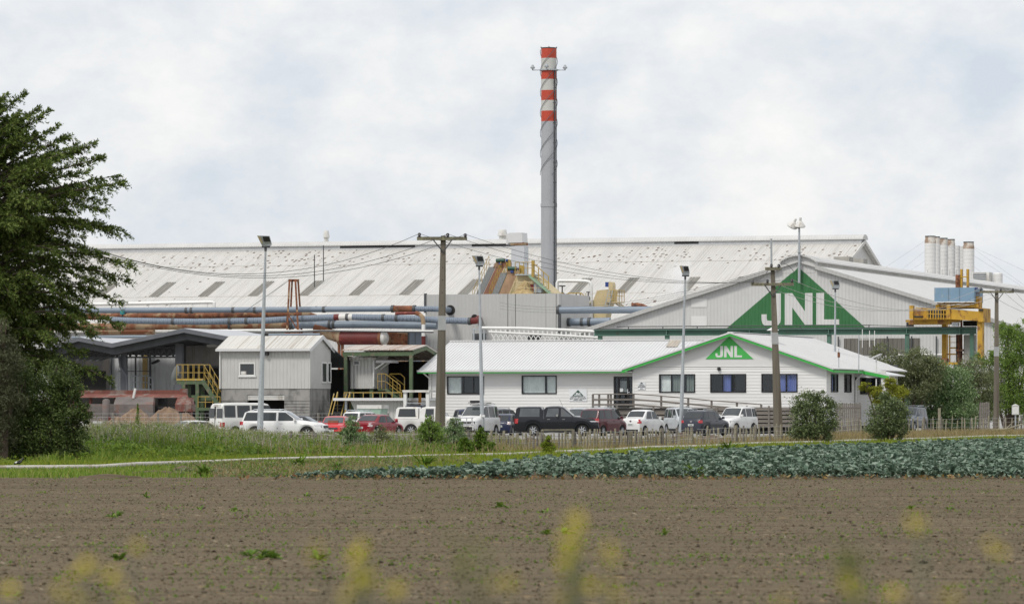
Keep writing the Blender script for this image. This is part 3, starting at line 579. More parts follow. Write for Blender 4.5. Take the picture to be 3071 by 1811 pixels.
c = fo.p(2318, 996, 4.5); t = thing('roof_cowl', 'white mushroom cowl on the office gable roof behind the power pole', 'roof vent', fo.world((c.x, c.y, c.z)), -fo.a); b = MB(); b.lathe([(.16, -.4), (.16, .12), (.45, .12), (.1, .33), (.02, .34)], 16); b.build('cowl', M['officeroof'], t, True)
# emblem on the gable
te = [fo.p(2115.8, 1076.3, -.06), fo.p(2259, 1076, -.06), fo.p(2186.3, 1009, -.06)]
L0, L1 = fo.z(1071, 8.2, 0), fo.z(1037, 8.2, 0)
emblem(of, [(p.x, p.z) for p in te], [(fo.u(2146.5), fo.u(2169), L0, L1), (fo.u(2172.5), fo.u(2199), L0, L1), (fo.u(2203), fo.u(2226), L0, L1)], -.06, M['logo'], M['kerbclad'])
c = fo.p(2156, 1106, -.1); f = MB(); f.lathe([(.02, .12), (.1, .1), (.13, 0), (.11, -.07), (.02, -.12)], 12, c); f.build('camera_dome', M['trim'], of, True)
c = fo.p(2178, 1173, -.02); 
# right end wall, porch, aerials
zEr = zL-.1
vP = fo.v(2563, u1); vP = 7.5
hw = [(fo.v(a, u1), fo.v(c, u1)) for a, c in ((2491, 2512), (2531, 2552))]; zw0, zw1 = fo.z(1176, u1, 3), fo.z(1121, u1, 3)
hs_ = [(a, c, zw0, zw1) for a, c in hw]
vx = fo.v(2563, u1)
b = MB(); boards(b, .1, vx, zg, zEr, 0, hs_, side=u1); b.build('right_wall', M['board'], of)
for a, c, z0_, z1_ in hs_:
    f = MB(); f.box((u1-.05, a, z0_), (u1+.06, a+.12, z1_)); f.box((u1-.05, c-.12, z0_), (u1+.06, c, z1_)); f.box((u1-.05, a+.12, z0_), (u1+.06, c-.12, z0_+.07)); f.box((u1-.05, a+.12, z1_-.07), (u1+.06, c-.12, z1_)); w_ = f.build('window', M['black'], of)
    f = MB(); f.box((u1-.02, a+.12, z0_+.07), (u1-.01, c-.12, z1_-.07)); f.build('pane', M['glass'], w_)
    f = MB(); f.box((u1-.3, a, z0_), (u1-.28, c, z1_)); f.build('blind', M['cblind'] if a < hw[1][0]-.1 else M['dark'], w_)
uX = fo.u(2648, vx); pw = [fo.u(2580, vx), fo.u(2642, vx)]; zp0, zp1 = fo.z(1182, pw[0], vx), fo.z(1132, pw[0], vx)
zX = fo.z(1128, uX, vx-2)
hp = (pw[0], pw[1], zp0, zp1); hd_ = (fo.u(2563.5, vx), fo.u(2570, vx), zg, fo.z(1130, u1, vx))
b = MB(); boards(b, u1, uX+.2, zg, fo.z(1112, u1, vx), vx, [hp, hd_]); b.box((uX+.1, vx+.1, zg), (uX+.2, vx+3, zX)); b.build('porch_wall', M['kerbclad'], of)
window(of, hp, vx, (.06,), [])
b = MB(); b.box((hd_[0], vx+.02, zg), (hd_[1], vx+.06, hd_[3])); b.build('side_door', M['black'], of)
pz = lambda u: zL+(zX+.12-zL)*(u-uRx)/(uX+.35-uRx)
vp0 = fo.v(2590, uRx)
b = MB(); b.prism([(uRx-.1, vp0, zL+.02), (uX+.45, vp0, pz(uX+.45)), (uX+.45, vp0+5, pz(uX+.45)), (uRx-.1, vp0+5, zL+.02)], (0, 0, -.08)); b.build('porch_roof', M['officeroof'], of)
b = MB(); b.prism([(uRx, vp0-.05, zL-.3), (uX+.45, vp0-.05, pz(uX+.45)-.28), (uX+.45, vp0-.05, pz(uX+.45)-.09), (uRx, vp0-.05, zL-.09)], (0, .05, 0)); b.box((uRx-.02, -.5, zL-.26), (uRx+.05, vp0, zL-.1)); b.build('porch_fascia', M['green'], of)
b = MB()
for u_ in (uX+.15, uX+.38): b.box((u_-.05, vp0+.1, zg), (u_+.05, vp0+.2, pz(u_)-.1))
b.build('porch_post', M['white'], of)
b = MB(); b.tube([(uRx, vp0-.1, zL-.2), (u1+.12, vx-.1, zL-.75), (u1+.12, vx-.1, zg)], .06); b.build('downpipe', M['white'], of, True)
b = MB(); b.box((uE, vW+.3, 0), (u1-.1, vW+.5, zg)); b.box((u1-.5, .3, 0), (u1-.3, 18, zg)); b.box((.3, .3, 0), (u1-.3, .5, zg)); b.box((uE+.1, vR+4.9, 0), (0, vR+5, zg)); b.box((.2, VB-.4, 0), (u1, VB-.3, zA-2)); b.box((uX, vx+.5, 0), (uX+.15, vx+3, zg+.02)); b.box((u1, vx+.3, 0), (uX+.1, vx+.4, zg)); b.build('footing', M['dsteel'], of)
b = MB(); b.box((-.05, .1, zg), (.05, vW, zEv)); b.box((.1, VB-.5, zg), (u1, VB-.4, zL)); b.build('return_wall', M['board'], of)
def aerial(px, py0, py1, v, lab, yag=False):
    p, q = fo.p(px, py0, v), fo.p(px, py1, v); t = thing('radio_aerial', lab, 'aerial', fo.world((p.x, p.y, p.z)), -fo.a)
    h = q.z-p.z; b = MB(); b.tube([(0, 0, -.3), (0, 0, h)], .03, 6); b.build('mast', M['steel'], t)
    b = MB()
    if yag:
        b.tube([(0, 0, h*.85), (1.15, 0, h*.85)], .02, 5)
        for x, a_, c_ in ((.25, -.55, .7), (.75, -.5, .6), (1.1, -.45, .6)): b.tube([(x, 0, h*.85+a_), (x, 0, h*.85+c_)], .025, 5)
    else: b.lathe([(.03, h*.5), (.09, h*.52), (.09, h*.75), (.03, h*.8)], 10)
    b.build('antenna', M['white'] if yag else M['rust'], t)
aerial(2575.5, 1104, 1003, 4, 'tall aerial mast with three white whips on the office roof edge', True)
aerial(2515.5, 1100, 1044, 1.5, 'short aerial with brown coil on the office roof', False)
t = thing('solar_light', 'white solar panel light on a short post beside the office porch', 'solar light', fo.world((fo.u(2628, vx), vx, 0)), -fo.a)
zq = fo.z(1074, fo.u(2628, vx), vx); b = MB(); b.tube([(0, 0, 0), (0, 0, zq)], .05); b.build('post', M['white'], t, True)
b = MB(); b.prism([(-.35, -.3, zq-.05), (.35, -.3, zq+.25), (.35, .3, zq+.25), (-.35, .3, zq-.05)], (0, 0, .07)); b.build('panel', M['officeroof'], t)

# signs on the office wall
a, c = fo.p(1707, 1166, vW-.06), fo.p(1760, 1202.5, vW-.06)
sg = thing('company_sign', 'white wall sign with dark green JNL triangle reading East Coast District', 'sign', fo.world(((a.x+c.x)/2, vW-.06, c.z)), -fo.a)
w_, h_ = c.x-a.x, a.z-c.z; b = MB(); b.box((-w_/2, 0, 0), (w_/2, .03, h_)); b.build('board', M['paper'], sg)
emblem(sg, [(-.33*w_, .43*h_), (.32*w_, .43*h_), (0, .92*h_)], [(-.2*w_, -.07*w_, .46*h_, .70*h_), (-.055*w_, .085*w_, .46*h_, .70*h_), (.105*w_, .2*w_, .46*h_, .70*h_)], -.02, M['sgreen'], M['paper'])
text_mesh('lettering', 'JUKEN NEW ZEALAND LTD', .085, M['ink'], sg, facing(0, -.008, .35*h_), sx=1.0)
text_mesh('lettering', 'EAST COAST DISTRICT', .135, M['ink'], sg, facing(0, -.008, .2*h_), sx=.85)
text_mesh('lettering', 'FORESTRY OFFICE', .07, M['ink'], sg, facing(0, -.008, .08*h_), sx=1.1)
a, c = fo.p(1912.7, 1145, -.06), fo.p(1935.8, 1168.5, -.06)
sg = thing('enquiries_sign', 'small white Office Enquiries sign with arrow right of the door', 'sign', fo.world(((a.x+c.x)/2, -.06, c.z)), -fo.a)
w_, h_ = c.x-a.x, a.z-c.z; b = MB(); b.box((-w_/2, 0, 0), (w_/2, .03, h_)); b.build('board', M['paper'], sg)
b = MB(); b.prism([(-.22*w_, -.02, .76*h_), (.22*w_, -.02, .76*h_), (0, -.02, .95*h_)], (0, .02, 0)); b.build('emblem', M['ink'], sg)
text_mesh('lettering', 'OFFICE', .12, M['ink'], sg, facing(0, -.008, .56*h_)); text_mesh('lettering', 'ENQUIRIES', .12, M['ink'], sg, facing(0, -.008, .36*h_), sx=.9)
b = MB(); b.prism([(-.2*w_, -.01, .14*h_), (-.1*w_, -.01, .07*h_), (-.1*w_, -.01, .11*h_), (.2*w_, -.01, .11*h_), (.2*w_, -.01, .17*h_), (-.1*w_, -.01, .17*h_), (-.1*w_, -.01, .21*h_)], (0, .01, 0)); b.build('arrow', M['ink'], sg)

# timber deck and ramp before the office
rp = fo.thing('timber_ramp', 'weathered grey timber deck and access ramp along the office front', 'ramp'); vF = -1.7
zD = fo.z(1222, 0, vF); pts = [(1778, 1182, 1222), (1900, 1181, 1222), (1983, 1187, 1229), (2064, 1194, 1236), (2134, 1201, 1243), (2210, 1206.5, 1249), (2283, 1212.5, 1255)]
P = [(fo.u(a, vF), fo.z(t_, fo.u(a, vF), vF), fo.z(d_, fo.u(a, vF), vF)) for a, t_, d_ in pts]
for (ux, zt_, zd_) in P[:1]+[(fo.u(q, vF), P[0][1], zD) for q in (1797, 1824, 1832)]+P[1:]:
    b = MB(); b.box((ux-.06, vF-.06, 0), (ux+.06, vF+.06, zt_)); b.build('rail_post', M['wood'], rp)
for (a, c) in zip(P, P[1:]):
    for q, th in ((1, .07), (.6, .12), (.22, .12)):
        b = MB(); b.beam((a[0], vF-.08, a[2]+(a[1]-a[2])*q), (c[0], vF-.08, c[2]+(c[1]-c[2])*q), .05, th); b.build('rail', M['wood'], rp)
b = MB(); b.box((P[0][0], vF-.04, zD-.14), (P[1][0], vW-.1, zD)); b.build('deck', M['wood'], rp)
b = MB(); b.prism([(P[1][0], vF, P[1][2]-.12), (P[-1][0], vF, P[-1][2]-.12), (P[-1][0], vF, P[-1][2]), (P[1][0], vF, P[1][2])], (0, 1.5, 0)); b.build('ramp_deck', M['wood'], rp)
# slatted lower run in front
vG = vF-1.3; uA0, uA1 = fo.u(1840, vG), fo.u(2386, vG); zq = fo.z(1221, uA1, vG)
for i in range(5):
    z1_ = zq-.02-i*.27
    b = MB(); b.box((uA0 if i else fo.u(2120, vG), vG, z1_-.2), (uA1, vG+.04, z1_)); b.build('skirting_board', M['wood'], rp)
for px in (1850, 1960, 2060, 2150, 2240, 2306, 2380):
    ux = fo.u(px, vG); b = MB(); b.box((ux-.06, vG-.05, 0), (ux+.06, vG-.002, zq+.1)); b.build('skirting_post', M['wood'], rp)
b = MB(); b.box((uA0, vG+.7, 0), (uA1, vG+.75, zq-.05)); b.build('under_deck', M['dark'], rp)
b = MB(); b.box((uA0, vG+.04, zq-.26), (uA1, vF-.06, zq-.22)); b.build('lower_deck', M['wood'], rp)
# ================================================================ ducts, pipes and plant before the long shed
Fg = lambda px, py, v: fg.world(fg.p(px, py, v))
def rad(px, v=-2): return fg.world(fg.p(px, 950, v)).y/FPX
def duct(name, lab, group, pieces, v=-2.0, joints=(), jr=1.12, jm='dsteel'):
    """pieces: (material, radius in px, [(px, py)...]); joints: pixels along the run where flanges sit."""
    c = Fg(pieces[0][2][0][0], pieces[0][2][0][1], v); t = thing(name, lab, 'duct', (c.x, c.y, c.z), 0, group); s = rad(1000, v)
    for m, r, pts in pieces:
        b = MB(); P = []
        for q in pts: P.append(Fg(q[0], q[1], q[2] if len(q) > 2 else v)-c)
        b.tube(P, [r*s]*len(P), 18); b.build('pipe_run' if m in ('duct', 'ductrib') else 'rusty_run', M[m], t, True)
    for (px, py, r) in joints:
        p = Fg(px, py, v)-c; d = Vector((fo.c, -fo.s, 0))*.12; b = MB(); b.tube([p-d, p+d], r*s*jr, 18); b.build('flange', M[jm], t, True)
    return t
ELB = lambda x0, y0, x1, y1, n=6: [(x0+(x1-x0)*sin(pi/2*i/n), y0+(y1-y0)*(1-cos(pi/2*i/n))) for i in range(n+1)]
duct('exhaust_duct', 'upper blue grey duct running from the conifer into the large wall hole', 'blue grey ducts', [('duct', 8.6, [(130, 932), (800, 929), (1178, 926)]), ('rust', 9.6, [(1178, 926), (1243, 926)]), ('ductrib', 8.2, [(1243, 926), (1309, 926.5)]), ('duct', 8.4, [(1309, 926.5), (1330, 928), (1350, 930, .3)])], -2.2,
     [(373, 933, 8.8), (560, 931, 8.6), (575, 931, 8.6), (700, 930, 8.6), (765, 930, 8.6), (972, 928, 8.7), (1178, 926, 10), (1243, 926, 10)])
duct('rusty_duct', 'long rust brown duct beneath the upper blue grey duct', 'rusty ducts', [('rust', 9.5, [(130, 951), (600, 946), (905, 942)]), ('rustpale', 9.5, [(905, 942), (925, 944), (945, 951), (958, 962)])], -1.0, [(690, 945, 9.8), (585, 946, 9.8), (905, 942, 9.8)], 1.06, 'rust')
duct('spiral_duct', 'ribbed blue grey spiral duct ending in a red elbow at the grey boiler house', 'blue grey ducts', [('ductrib', 9.6, [(330, 959), (400, 962), (600, 965), (800, 961), (870, 957), (1003, 951.5)]), ('redtank', 9.8, [(1003, 951.5), (1018, 951)]), ('whitedirt', 9.6, [(1018, 951), (1058, 951)]), ('ductrib', 9.6, [(1058, 951), (1240, 955), (1311, 960), (1409, 963)]), ('redtank', 9.8, [(1409, 963), (1424, 962), (1433, 959, -1.4), (1436, 955, .2)])], -3.2,
     [(520, 964, 9.8), (690, 964, 9.8), (740, 962.5, 9.8), (865, 957.5, 9.8), (1042, 951, 9.8), (1150, 952.5, 9.8), (1190, 953.5, 9.8), (1409, 963, 10.2)])
duct('large_duct', 'widest duct, rust streaked on the left and blue grey towards the boiler house', 'blue grey ducts', [('rustpale', 11.2, [(130, 981), (500, 978), (870, 974)]), ('duct', 11.6, [(874, 974), (1110, 973), (1311, 976)])], -2.0, [(876, 974, 12.5), (990, 973, 11.8), (1002, 973, 11.8), (690, 976, 11.4)])
t = duct('red_vessel', 'fat red oxide vessel with rusty elbow and pale end cap below the ducts', None, [('rustpale', 17, [(945, 984), (962, 989), (984, 1000), (1020, 1012)]), ('redtank', 20, [(1018, 1014), (1140, 1014)]), ('whitedirt', 19, [(1140, 1014), (1155, 1014)])], -2.0, [(1019, 1014, 20), (1142, 1014, 20)], 1.04, 'rustpale')
s = rad(1000); c0 = Fg(945, 984, -2)
p = Fg(1155, 1014, -2)-c0; b = MB(); ax = Vector((fo.c, -fo.s, 0)); b.tube([p+ax*(19*s*.0), p+ax*.12, p+ax*.25, p+ax*.34], [19*s, 17*s, 11*s, 3*s], 18); b.build('end_cap', M['whitedirt'], t, True)
b = MB()
for px in (1017, 1027, 1142):
    q = Fg(px, 1030, -2)-c0; b.tube([q, (q.x, q.y, -c0.z)], .13, 8)
b.build('support_leg', M['rust'], t)
duct('drain_pipe', 'rusty pipe turning down into a red and white banded standpipe', None, [('redtank', 4.5, [(1186, 940), (1250, 939)]), ('rustpale', 6.5, [(1246, 938), (1258, 942), (1267, 951), (1270, 972)]), ('white', 5.8, [(1270, 972), (1270, 1008)]), ('redtank', 6, [(1270, 1008), (1270, 1037)]), ('white', 5.8, [(1270, 1037), (1270, 1060)]), ('rustpale', 5.8, [(1270, 1060), (1270, 1270)])], -4.4)
duct('transfer_duct', 'straight blue grey duct with rusty end fixed to the mill shed wall', 'blue grey ducts', [('duct', 10.4, [(1673, 930), (2025, 929)]), ('dsteel', 9.4, [(2022, 929), (2037, 929)]), ('rust', 11, [(2036, 928.5), (2098, 928)]), ('rustpale', 10.5, [(2096, 928), (2106, 928, -3.4), (2110, 927, -2.4)])], -4.2, [(1675, 930, 11), (2024, 929, 11), (2037, 929, 11.4), (2096, 928, 11.5)])
duct('short_duct', 'shorter flanged blue grey duct passing behind the mill shed roof edge', 'blue grey ducts', [('duct', 11, [(1660, 967), (1775, 965), (1830, 963)])], 2.5, [(1698, 966, 11.3), (1707, 966, 11.3), (1768, 965, 12.3), (1746, 965.5, 11)])
def pipe(lab, pts, r, m, v=-2.5, grp='small pipes above the yard', leg=()):
    c = Fg(pts[0][0], pts[0][1], v); P = [Fg(a, q, v)-c for a, q in pts]
    b = MB(); b.tube(P, r, 8)
    for px, py in leg: q = Fg(px, py, v)-c; b.beam(q, (q.x, q.y, q.z-.5), .1)
    o = b.build('yard_pipe', M[m], None, True); o.location = o.location+c; tag(o, lab, 'pipe', grp); return o
pipe('white lagged pipe on brackets above the upper duct', [(150, 915), (357, 911), (636, 906), (642, 908), (642, 922)], .16, 'white', 2, None, [(372, 910), (445, 910), (510, 908), (578, 908), (622, 907)])
pipe('blue grey thin pipe below the large duct crossing the canopy roof', [(215, 1012), (330, 1010), (440, 1009)], .1, 'duct', -4, None)
pipe('thin grey service pipe just under the large duct', [(590, 990), (940, 992), (1300, 993)], .07, 'white', -5, None)
pipe('long thin steel conduit above the workshop roof', [(560, 998), (830, 996), (960, 992), (1300, 996)], .06, 'dsteel', -5.2, None)
pipe('pale pipe with rusty end behind the workshop roof', [(560, 1003), (830, 1004), (960, 1002)], .09, 'duct', -5.4, None)
pipe('stained cream pipe left of the canopy peak', [(270, 994), (330, 994), (462, 993)], .3, 'rustpale', 1, None)
c = Fg(367, 937, -2.6); t = thing('junction_box', 'small teal box fixed to the rusty duct near the conifer', 'box', (c.x, c.y, c.z)); b = MB(); b.lathe([(.05, -.2), (.2, -.17), (.22, .12), (.05, .2)], 12); b.build('case', pm('teal_paint', (.03, .25, .27), .5, .1), t, True); b = MB(); b.box((-.05, .1, -.6), (.05, .3, -.15)); b.build('bracket', M['dsteel'], t)
def rustpanel():
    t = thing('filter_housing', 'rust streaked pale housing with grey panel right of the red vessel', 'housing', fg.world((fg.u(1195, -1), -1, 0)), -fg.a)
    x = lambda px: fg.u(px, -1)-fg.u(1195, -1); z0_, z1_ = fg.z(1070, -14, -1), fg.z(993, -14, -1)
    b = MB(); b.box((x(1160), 0, 0), (x(1228), 1, z1_)); b.build('casing', M['rustpale'], t)
    b = MB(); b.box((x(1172), -.03, z0_), (x(1222), 0, z1_-.2)); b.build('rusty_panel', M['rust'], t)
    b = MB(); b.box((x(1229), -.1, 0), (x(1266), .8, z1_)); b.build('grey_panel', pm('grey_panel', (.17, .20, .24), .6, .1), t)
    b = MB(); b.box((x(1246), -.12, 0), (x(1247), -.1, z1_)); b.box((x(1224), -.1, 0), (x(1229), 0, z1_)); b.build('seam', M['dsteel'], t)
rustpanel()
# A-frame of rusty angle iron carrying the ducts
c = Fg(882, 1010, -2.6); at = thing('pipe_trestle', 'tall rusty trestle of angle iron straddling the ducts', 'trestle', (c.x, c.y, 0))
T = lambda px, py, v: Fg(px, py, v)-Vector((c.x, c.y, 0)); b = MB()
for (a, q, v0, v1) in (((868, 842), (860, 1010), -3.9, -4.3), ((876, 842), (868, 1010), -.6, .2), ((886, 842), (895, 1010), -3.9, -4.3), ((894, 842), (906, 1010), -.6, .2)):
    p, e = T(*a, v0), T(*q, v1); e2 = p+(e-p)*((p.z)/(p.z-e.z)); b.beam(p, e2, .16)
for py in (841,): b.beam(T(866, py, -2), T(896, py, -2), .22); b.beam(T(872, py, -3.9), T(876, py, -.6), .15); b.beam(T(888, py, -3.9), T(893, py, -.6), .15)
for py in (940, 1000): b.beam(T(856, py, -4.2), T(905, py, -4.2), .14)
b.beam(T(862, 940, -4.2), T(900, 1000, -4.2), .09); b.build('frame', M['rust'], at)
for k, (a, q) in enumerate((((868, 840), (718, 945)), ((868, 840), (600, 985)))):
    if k: continue
    b = MB(); b.tube([Fg(*a, -2.5), Fg(*q, -2.5)], .02, 4); tag(b.build('stay_cable', M['wire']), 'thin stay cable from the rusty trestle top', 'cable')
# light poles sprouting from the long shed roof
for px, pyt, pyb, lab in ((970, 736, 816, 'taller thin vent pole standing on the long shed roof'), (943, 764, 832, 'shorter thin rusty vent pole on the long shed roof')):
    v = -11.9 if px > 950 else -14; b = MB(); p = fb.p(px, pyb, v); zq = bslope(v); u = fb.u(px, v); b.tube([(u, v, zq-.1), (u, v, fb.z(pyt, u, v))], .055, 6); o = b.build('vent_pole', M['dsteel'], None)
    o.rotation_euler = (0, 0, -fb.a); o.location = fb.world((u, v, zq-.1)); tag(o, lab, 'vent pole')

# ---------------------------------------------------------------- conveyors, chip hopper and stairs above the boiler house
fc = Fr(1560, 374); 
def P3(px, py, v=0): return fc.p(px, py, v)
def rails(mb, a, c, h=1.0, n=4, r=.035, mid=True):
    a, c = Vector(a), Vector(c); up = Vector((0, 0, h)); mb.tube([a+up, c+up], r, 6)
    if mid: mb.tube([a+up*.5, c+up*.5], r*.8, 6)
    for i in range(n+1): p = a.lerp(c, i/n); mb.tube([p, p+up], r, 6)
M['convpale'] = pm('pale_brown_cover', (.36, .23, .14), .75, .25, 1.5)
def conveyor(lab, bot, top, w, m, wm, mot, v):
    t = thing('chip_conveyor', lab, 'conveyor', (fc.x, fc.y, 0), -fc.a, 'inclined chip conveyors')
    a, c = P3(*bot, v), P3(*top, v); d = (a-c); a2 = c+d*1.35
    side = Vector((1, 0, 0)); b = MB(); b.prism([a2-side*w/2, a2+side*w/2, c+side*w/2, c-side*w/2], (0, .2, -.9)); b.build('cover', M[m], t)
    b = MB(); b.prism([a2+side*(w/2+.01), c+side*(w/2+.01), c+side*(w/2+.01)+Vector((0, .2, -1)), a2+side*(w/2+.01)+Vector((0, .2, -1))], (.1, 0, 0)); b.build('side_plate', M['cream'], t)
    o = -side*(w/2+.38); b = MB(); b.prism([a2+o-side*.3, a2+o+side*.3, c+o+side*.3, c+o-side*.3], (0, .05, -.08)); b.build('walkway', pm('grating_'+wm, (.22, .23, .23), .8, .15, 8), t)
    b = MB(); rails(b, a2+o-side*.28, c+o-side*.28, 1.0, 7, .025); b.build('handrail', M['yellow'], t)
    b = MB(); b.prism([c-side*.7+Vector((0, 0, -.1)), c+side*.8+Vector((0, 0, -.1)), c+side*.8+Vector((0, 0, .45)), c-side*.4+Vector((0, 0, .45))], (0, .9, 0)); b.build('head_box', M['rustpale'], t)
    b = MB(); p = P3(*mot, v); b.tube([p-side*.4, p+side*.4], .17, 12); b.build('motor', M['motor'], t, True)
    b = MB(); b.tube([p+side*.5, p+side*.7], .12, 10); b.box((p.x-.1, p.y-.2, p.z-.4), (p.x+.15, p.y+.2, p.z-.2)); b.build('gearbox', M['mblue'], t, True)
    b = MB(); q = c+Vector((w/2+.25, 0, 0)); b.prism([q+Vector((-.1, 0, .7)), q+Vector((.3, 0, .6)), q+Vector((.3, 0, -3.0)), q+Vector((.0, 0, -3.0))], (0, .3, 0)); b.build('drive_guard', M['yellow'], t)
    b = MB(); e = c+d*.12; b.box((e.x-.2, e.y+.4, 0), (e.x+.2, e.y+.8, e.z-.9)); b.build('support', M['cream'], t)
    return t
conveyor('left brown covered conveyor with green motor climbing above the boiler house', (1463, 879), (1500, 800), .8, 'conv', 'left', (1501, 781), 1.5)
conveyor('right lighter conveyor with rusty belt and green motor beside the chip heap', (1512, 879), (1538, 818), .92, 'convpale', 'right', (1536, 805), .2)
hp_ = thing('chip_hopper', 'cream steel chip hopper with railed platform and green stairs before the chimney', 'hopper', (fc.x, fc.y, 0), -fc.a)
b = MB(); b.prism([P3(1541, 880), P3(1652, 879), P3(1600, 833), P3(1563, 820), P3(1552, 822)], (0, 3.5, 0)); b.build('side_wall', M['cream'], hp_)
b = MB(); q = P3(1545, 822, -.4); e = P3(1602, 822, -.4); b.box((q.x, -.4, q.z-.12), (e.x, 2.2, q.z)); b.build('platform', M['steel'], hp_)
b = MB(); rails(b, (q.x, -.4, q.z), (e.x-.2, -.4, q.z), 1.05, 4); b.build('handrail', M['yellow'], hp_)
b = MB(); 
for k in range(9):
    p = P3(1592+k*6.4, 826+k*5.6, -.5); b.box((p.x-.16, -.9, p.z-.06), (p.x+.16, -.1, p.z))
b.beam(P3(1588, 828, -.95), P3(1652, 882, -.95), .06, .2); b.build('stair', M['motor'] if False else pm('stair_green', (.25, .38, .26), .6, .1), hp_)
b = MB(); a, c = P3(1600, 828, -1), P3(1645, 868, -1); rails(b, a, c, 1.15, 3, .045); q_ = P3(1598, 825, -.9); b.box((q_.x-.12, -.95, q_.z-.2), (q_.x+.12, -.7, q_.z+1.3)); b.build('stair_rail', M['yellow'], hp_)
b = MB(); a, c = P3(1541, 880, -.8), P3(1640, 880, -.8); rails(b, a, c, 1.0, 3, .03); b.build('lower_rail', M['cream'], hp_)
b = MB(); q = P3(1604, 878, -.3); b.box((q.x, -.6, q.z), (q.x+.7, 0, q.z+.85)); b.build('control_box', M['steel'], hp_)
b = MB(); a, c = P3(1590, 880, -.2), P3(1604, 852, -.2); b.box((a.x, -.2, a.z), (c.x, .0, c.z)); b.build('hatch', M['redtank'], hp_)
b = MB(); p0 = P3(1541, 880, .1); p1 = P3(1652, 880, .1); b.box((p0.x+.3, .1, 0), (p1.x-.5, 3, p0.z)); b.build('base', M['cream'], hp_)
# heap of chips on the hopper: a lumpy cone
def heap(name, lab, cat, loc, rx, ry, h, m, seed, par=None):
    rg = np.random.default_rng(seed); n, k = 40, 14; V = [(0, 0, h)]; F = []
    for i in range(1, k+1):
        r = i/k
        for j in range(n):
            a = 2*pi*j/n; q = 1+.13*math.sin(3*a+seed)+.08*math.sin(7*a+2*seed)
            z = h*(.5+.5*cos(pi*r**.9))*(1+.06*math.sin(5*a+i*.6))+rg.normal(0, .022*h)*(1 if i < k else 0); V.append((rx*r*q*cos(a), ry*r*q*sin(a), max(z, 0) if i < k else -.05))
    F += [(0, 1+j, 1+(j+1) % n) for j in range(n)]
    for i in range(k-1):
        for j in range(n): o = 1+i*n; F.append((o+j, o+n+j, o+n+(j+1) % n, o+(j+1) % n))
    b = MB(); b.add(V, F); o = b.build(name, m, par, True, angle=180)
    if par is None: tag(o, lab, cat)
    o.location = loc; return o
p = fc.world(P3(1572, 879, -.2)); q = P3(1572, 842, -.2)
heap('chip_heap', 'pale heap of wood chips spilling beside the right conveyor', 'chip heap', (p.x, p.y-.2, fc.p(1572, 881, -.2).z-.05), 1.15, .8, q.z-P3(1572, 881, -.2).z, pm('chips', (.44, .33, .17), 1, .3, 4, bump=.1, bscale=6), 5)
# white lagged pipe bend, valve platform, cream bucket elevator right of the boiler house
fe = Fr(1760, 382)
E3 = lambda px, py, v=0: fe.p(px, py, v)
t = thing('lagged_pipe', 'white lagged pipe bending from the chimney down to the valve platform', 'pipe', (fe.x, fe.y, 0), -fe.a); b = MB()
b.tube([E3(1671, 880), E3(1671, 848), E3(1673, 843), E3(1680, 842), E3(1755, 843), E3(1766, 845), E3(1772, 851), E3(1773, 860), E3(1773, 900)], .155, 12); b.build('pipe', M['white'], t, True)
b = MB(); p = E3(1671, 880); b.box((p.x-.25, -.25, 0), (p.x+.25, .25, p.z)); p = E3(1773, 900); b.box((p.x-.2, -.2, 0), (p.x+.2, .2, p.z)); b.build('stand', M['greyclad'], t)
t = thing('valve_platform', 'clad plant block with yellow rails and valve wheels beside the boiler house', 'platform', (fe.x, fe.y, 0), -fe.a)
p, q = E3(1678, 911), E3(1768, 911); b = MB(); b.box((p.x-1, -.2, 0), (q.x, 4, p.z)); b.build('block', M['greyclad'], t)
b = MB(); b.box((p.x-1, -.4, p.z), (q.x+.2, 2, p.z+.12)); b.build('deck', M['cream'], t)
b = MB(); r0, r1, r2 = E3(1680, 909), E3(1698, 909), E3(1756, 909); h = E3(1698, 880).z-r1.z
b.tube([(r0.x, -.3, r0.z+h), (r1.x-.25, -.3, r0.z+h), (r1.x, -.3, r0.z+h-.25), (r1.x, -.3, r0.z)], .05, 6); b.tube([(r1.x, -.3, r0.z), (r1.x+.02, -.3, r0.z+h-.25), (r1.x+.25, -.3, r0.z+h), (r2.x-.3, -.3, r0.z+h), (r2.x, -.3, r0.z+h-.3), (r2.x, -.3, r0.z+h*.5), (r1.x, -.3, r0.z+h*.5)], .05, 6)
for px in (1709, 1744, 1760): x = fe.u(px); b.tube([(x, -.3, r0.z), (x, -.3, r0.z+h)], .035, 6)
b.build('handrail', M['yellow'], t)
b = MB()
for px, s_ in ((1687, 1.6), (1729, .9), (1741, .9), (1752, .6), (1765, 1)): x = E3(px, 905); b.lathe([(.05, 0), (.1*s_, .1), (.22*s_, .3*s_), (.22*s_, .45*s_), (.06, .6*s_), (.06, .9*s_), (.2*s_, .92*s_), (.2*s_, .97*s_)], 10, (x.x, -.1, p.z+.12))
b.build('valve', M['trim'], t)
t = thing('bucket_elevator', 'cream curved bucket elevator with blue motor and railed ladder platform', 'elevator', (fe.x, fe.y, 0), -fe.a); b = MB()
b.prism([E3(*c) for c in ((1760, 961), (1773, 917), (1788, 877), (1797, 870), (1822, 868), (1838, 872), (1832, 905), (1824, 917), (1815, 961))], (0, 1.6, 0)); b.build('casing', M['cream'], t)
b = MB(); b.prism([E3(*c, -.3) for c in ((1825, 851), (1826, 846), (1830, 845), (1836, 847), (1838, 855), (1837, 902), (1825, 902))], (0, .9, 0)); b.build('belt_guard', M['cream'], t)
b = MB(); a, c = E3(1815, 846, -.2), E3(1825, 860, -.2); b.box((a.x, -.2, c.z), (c.x, .5, a.z)); b.build('motor', M['mblue'], t)
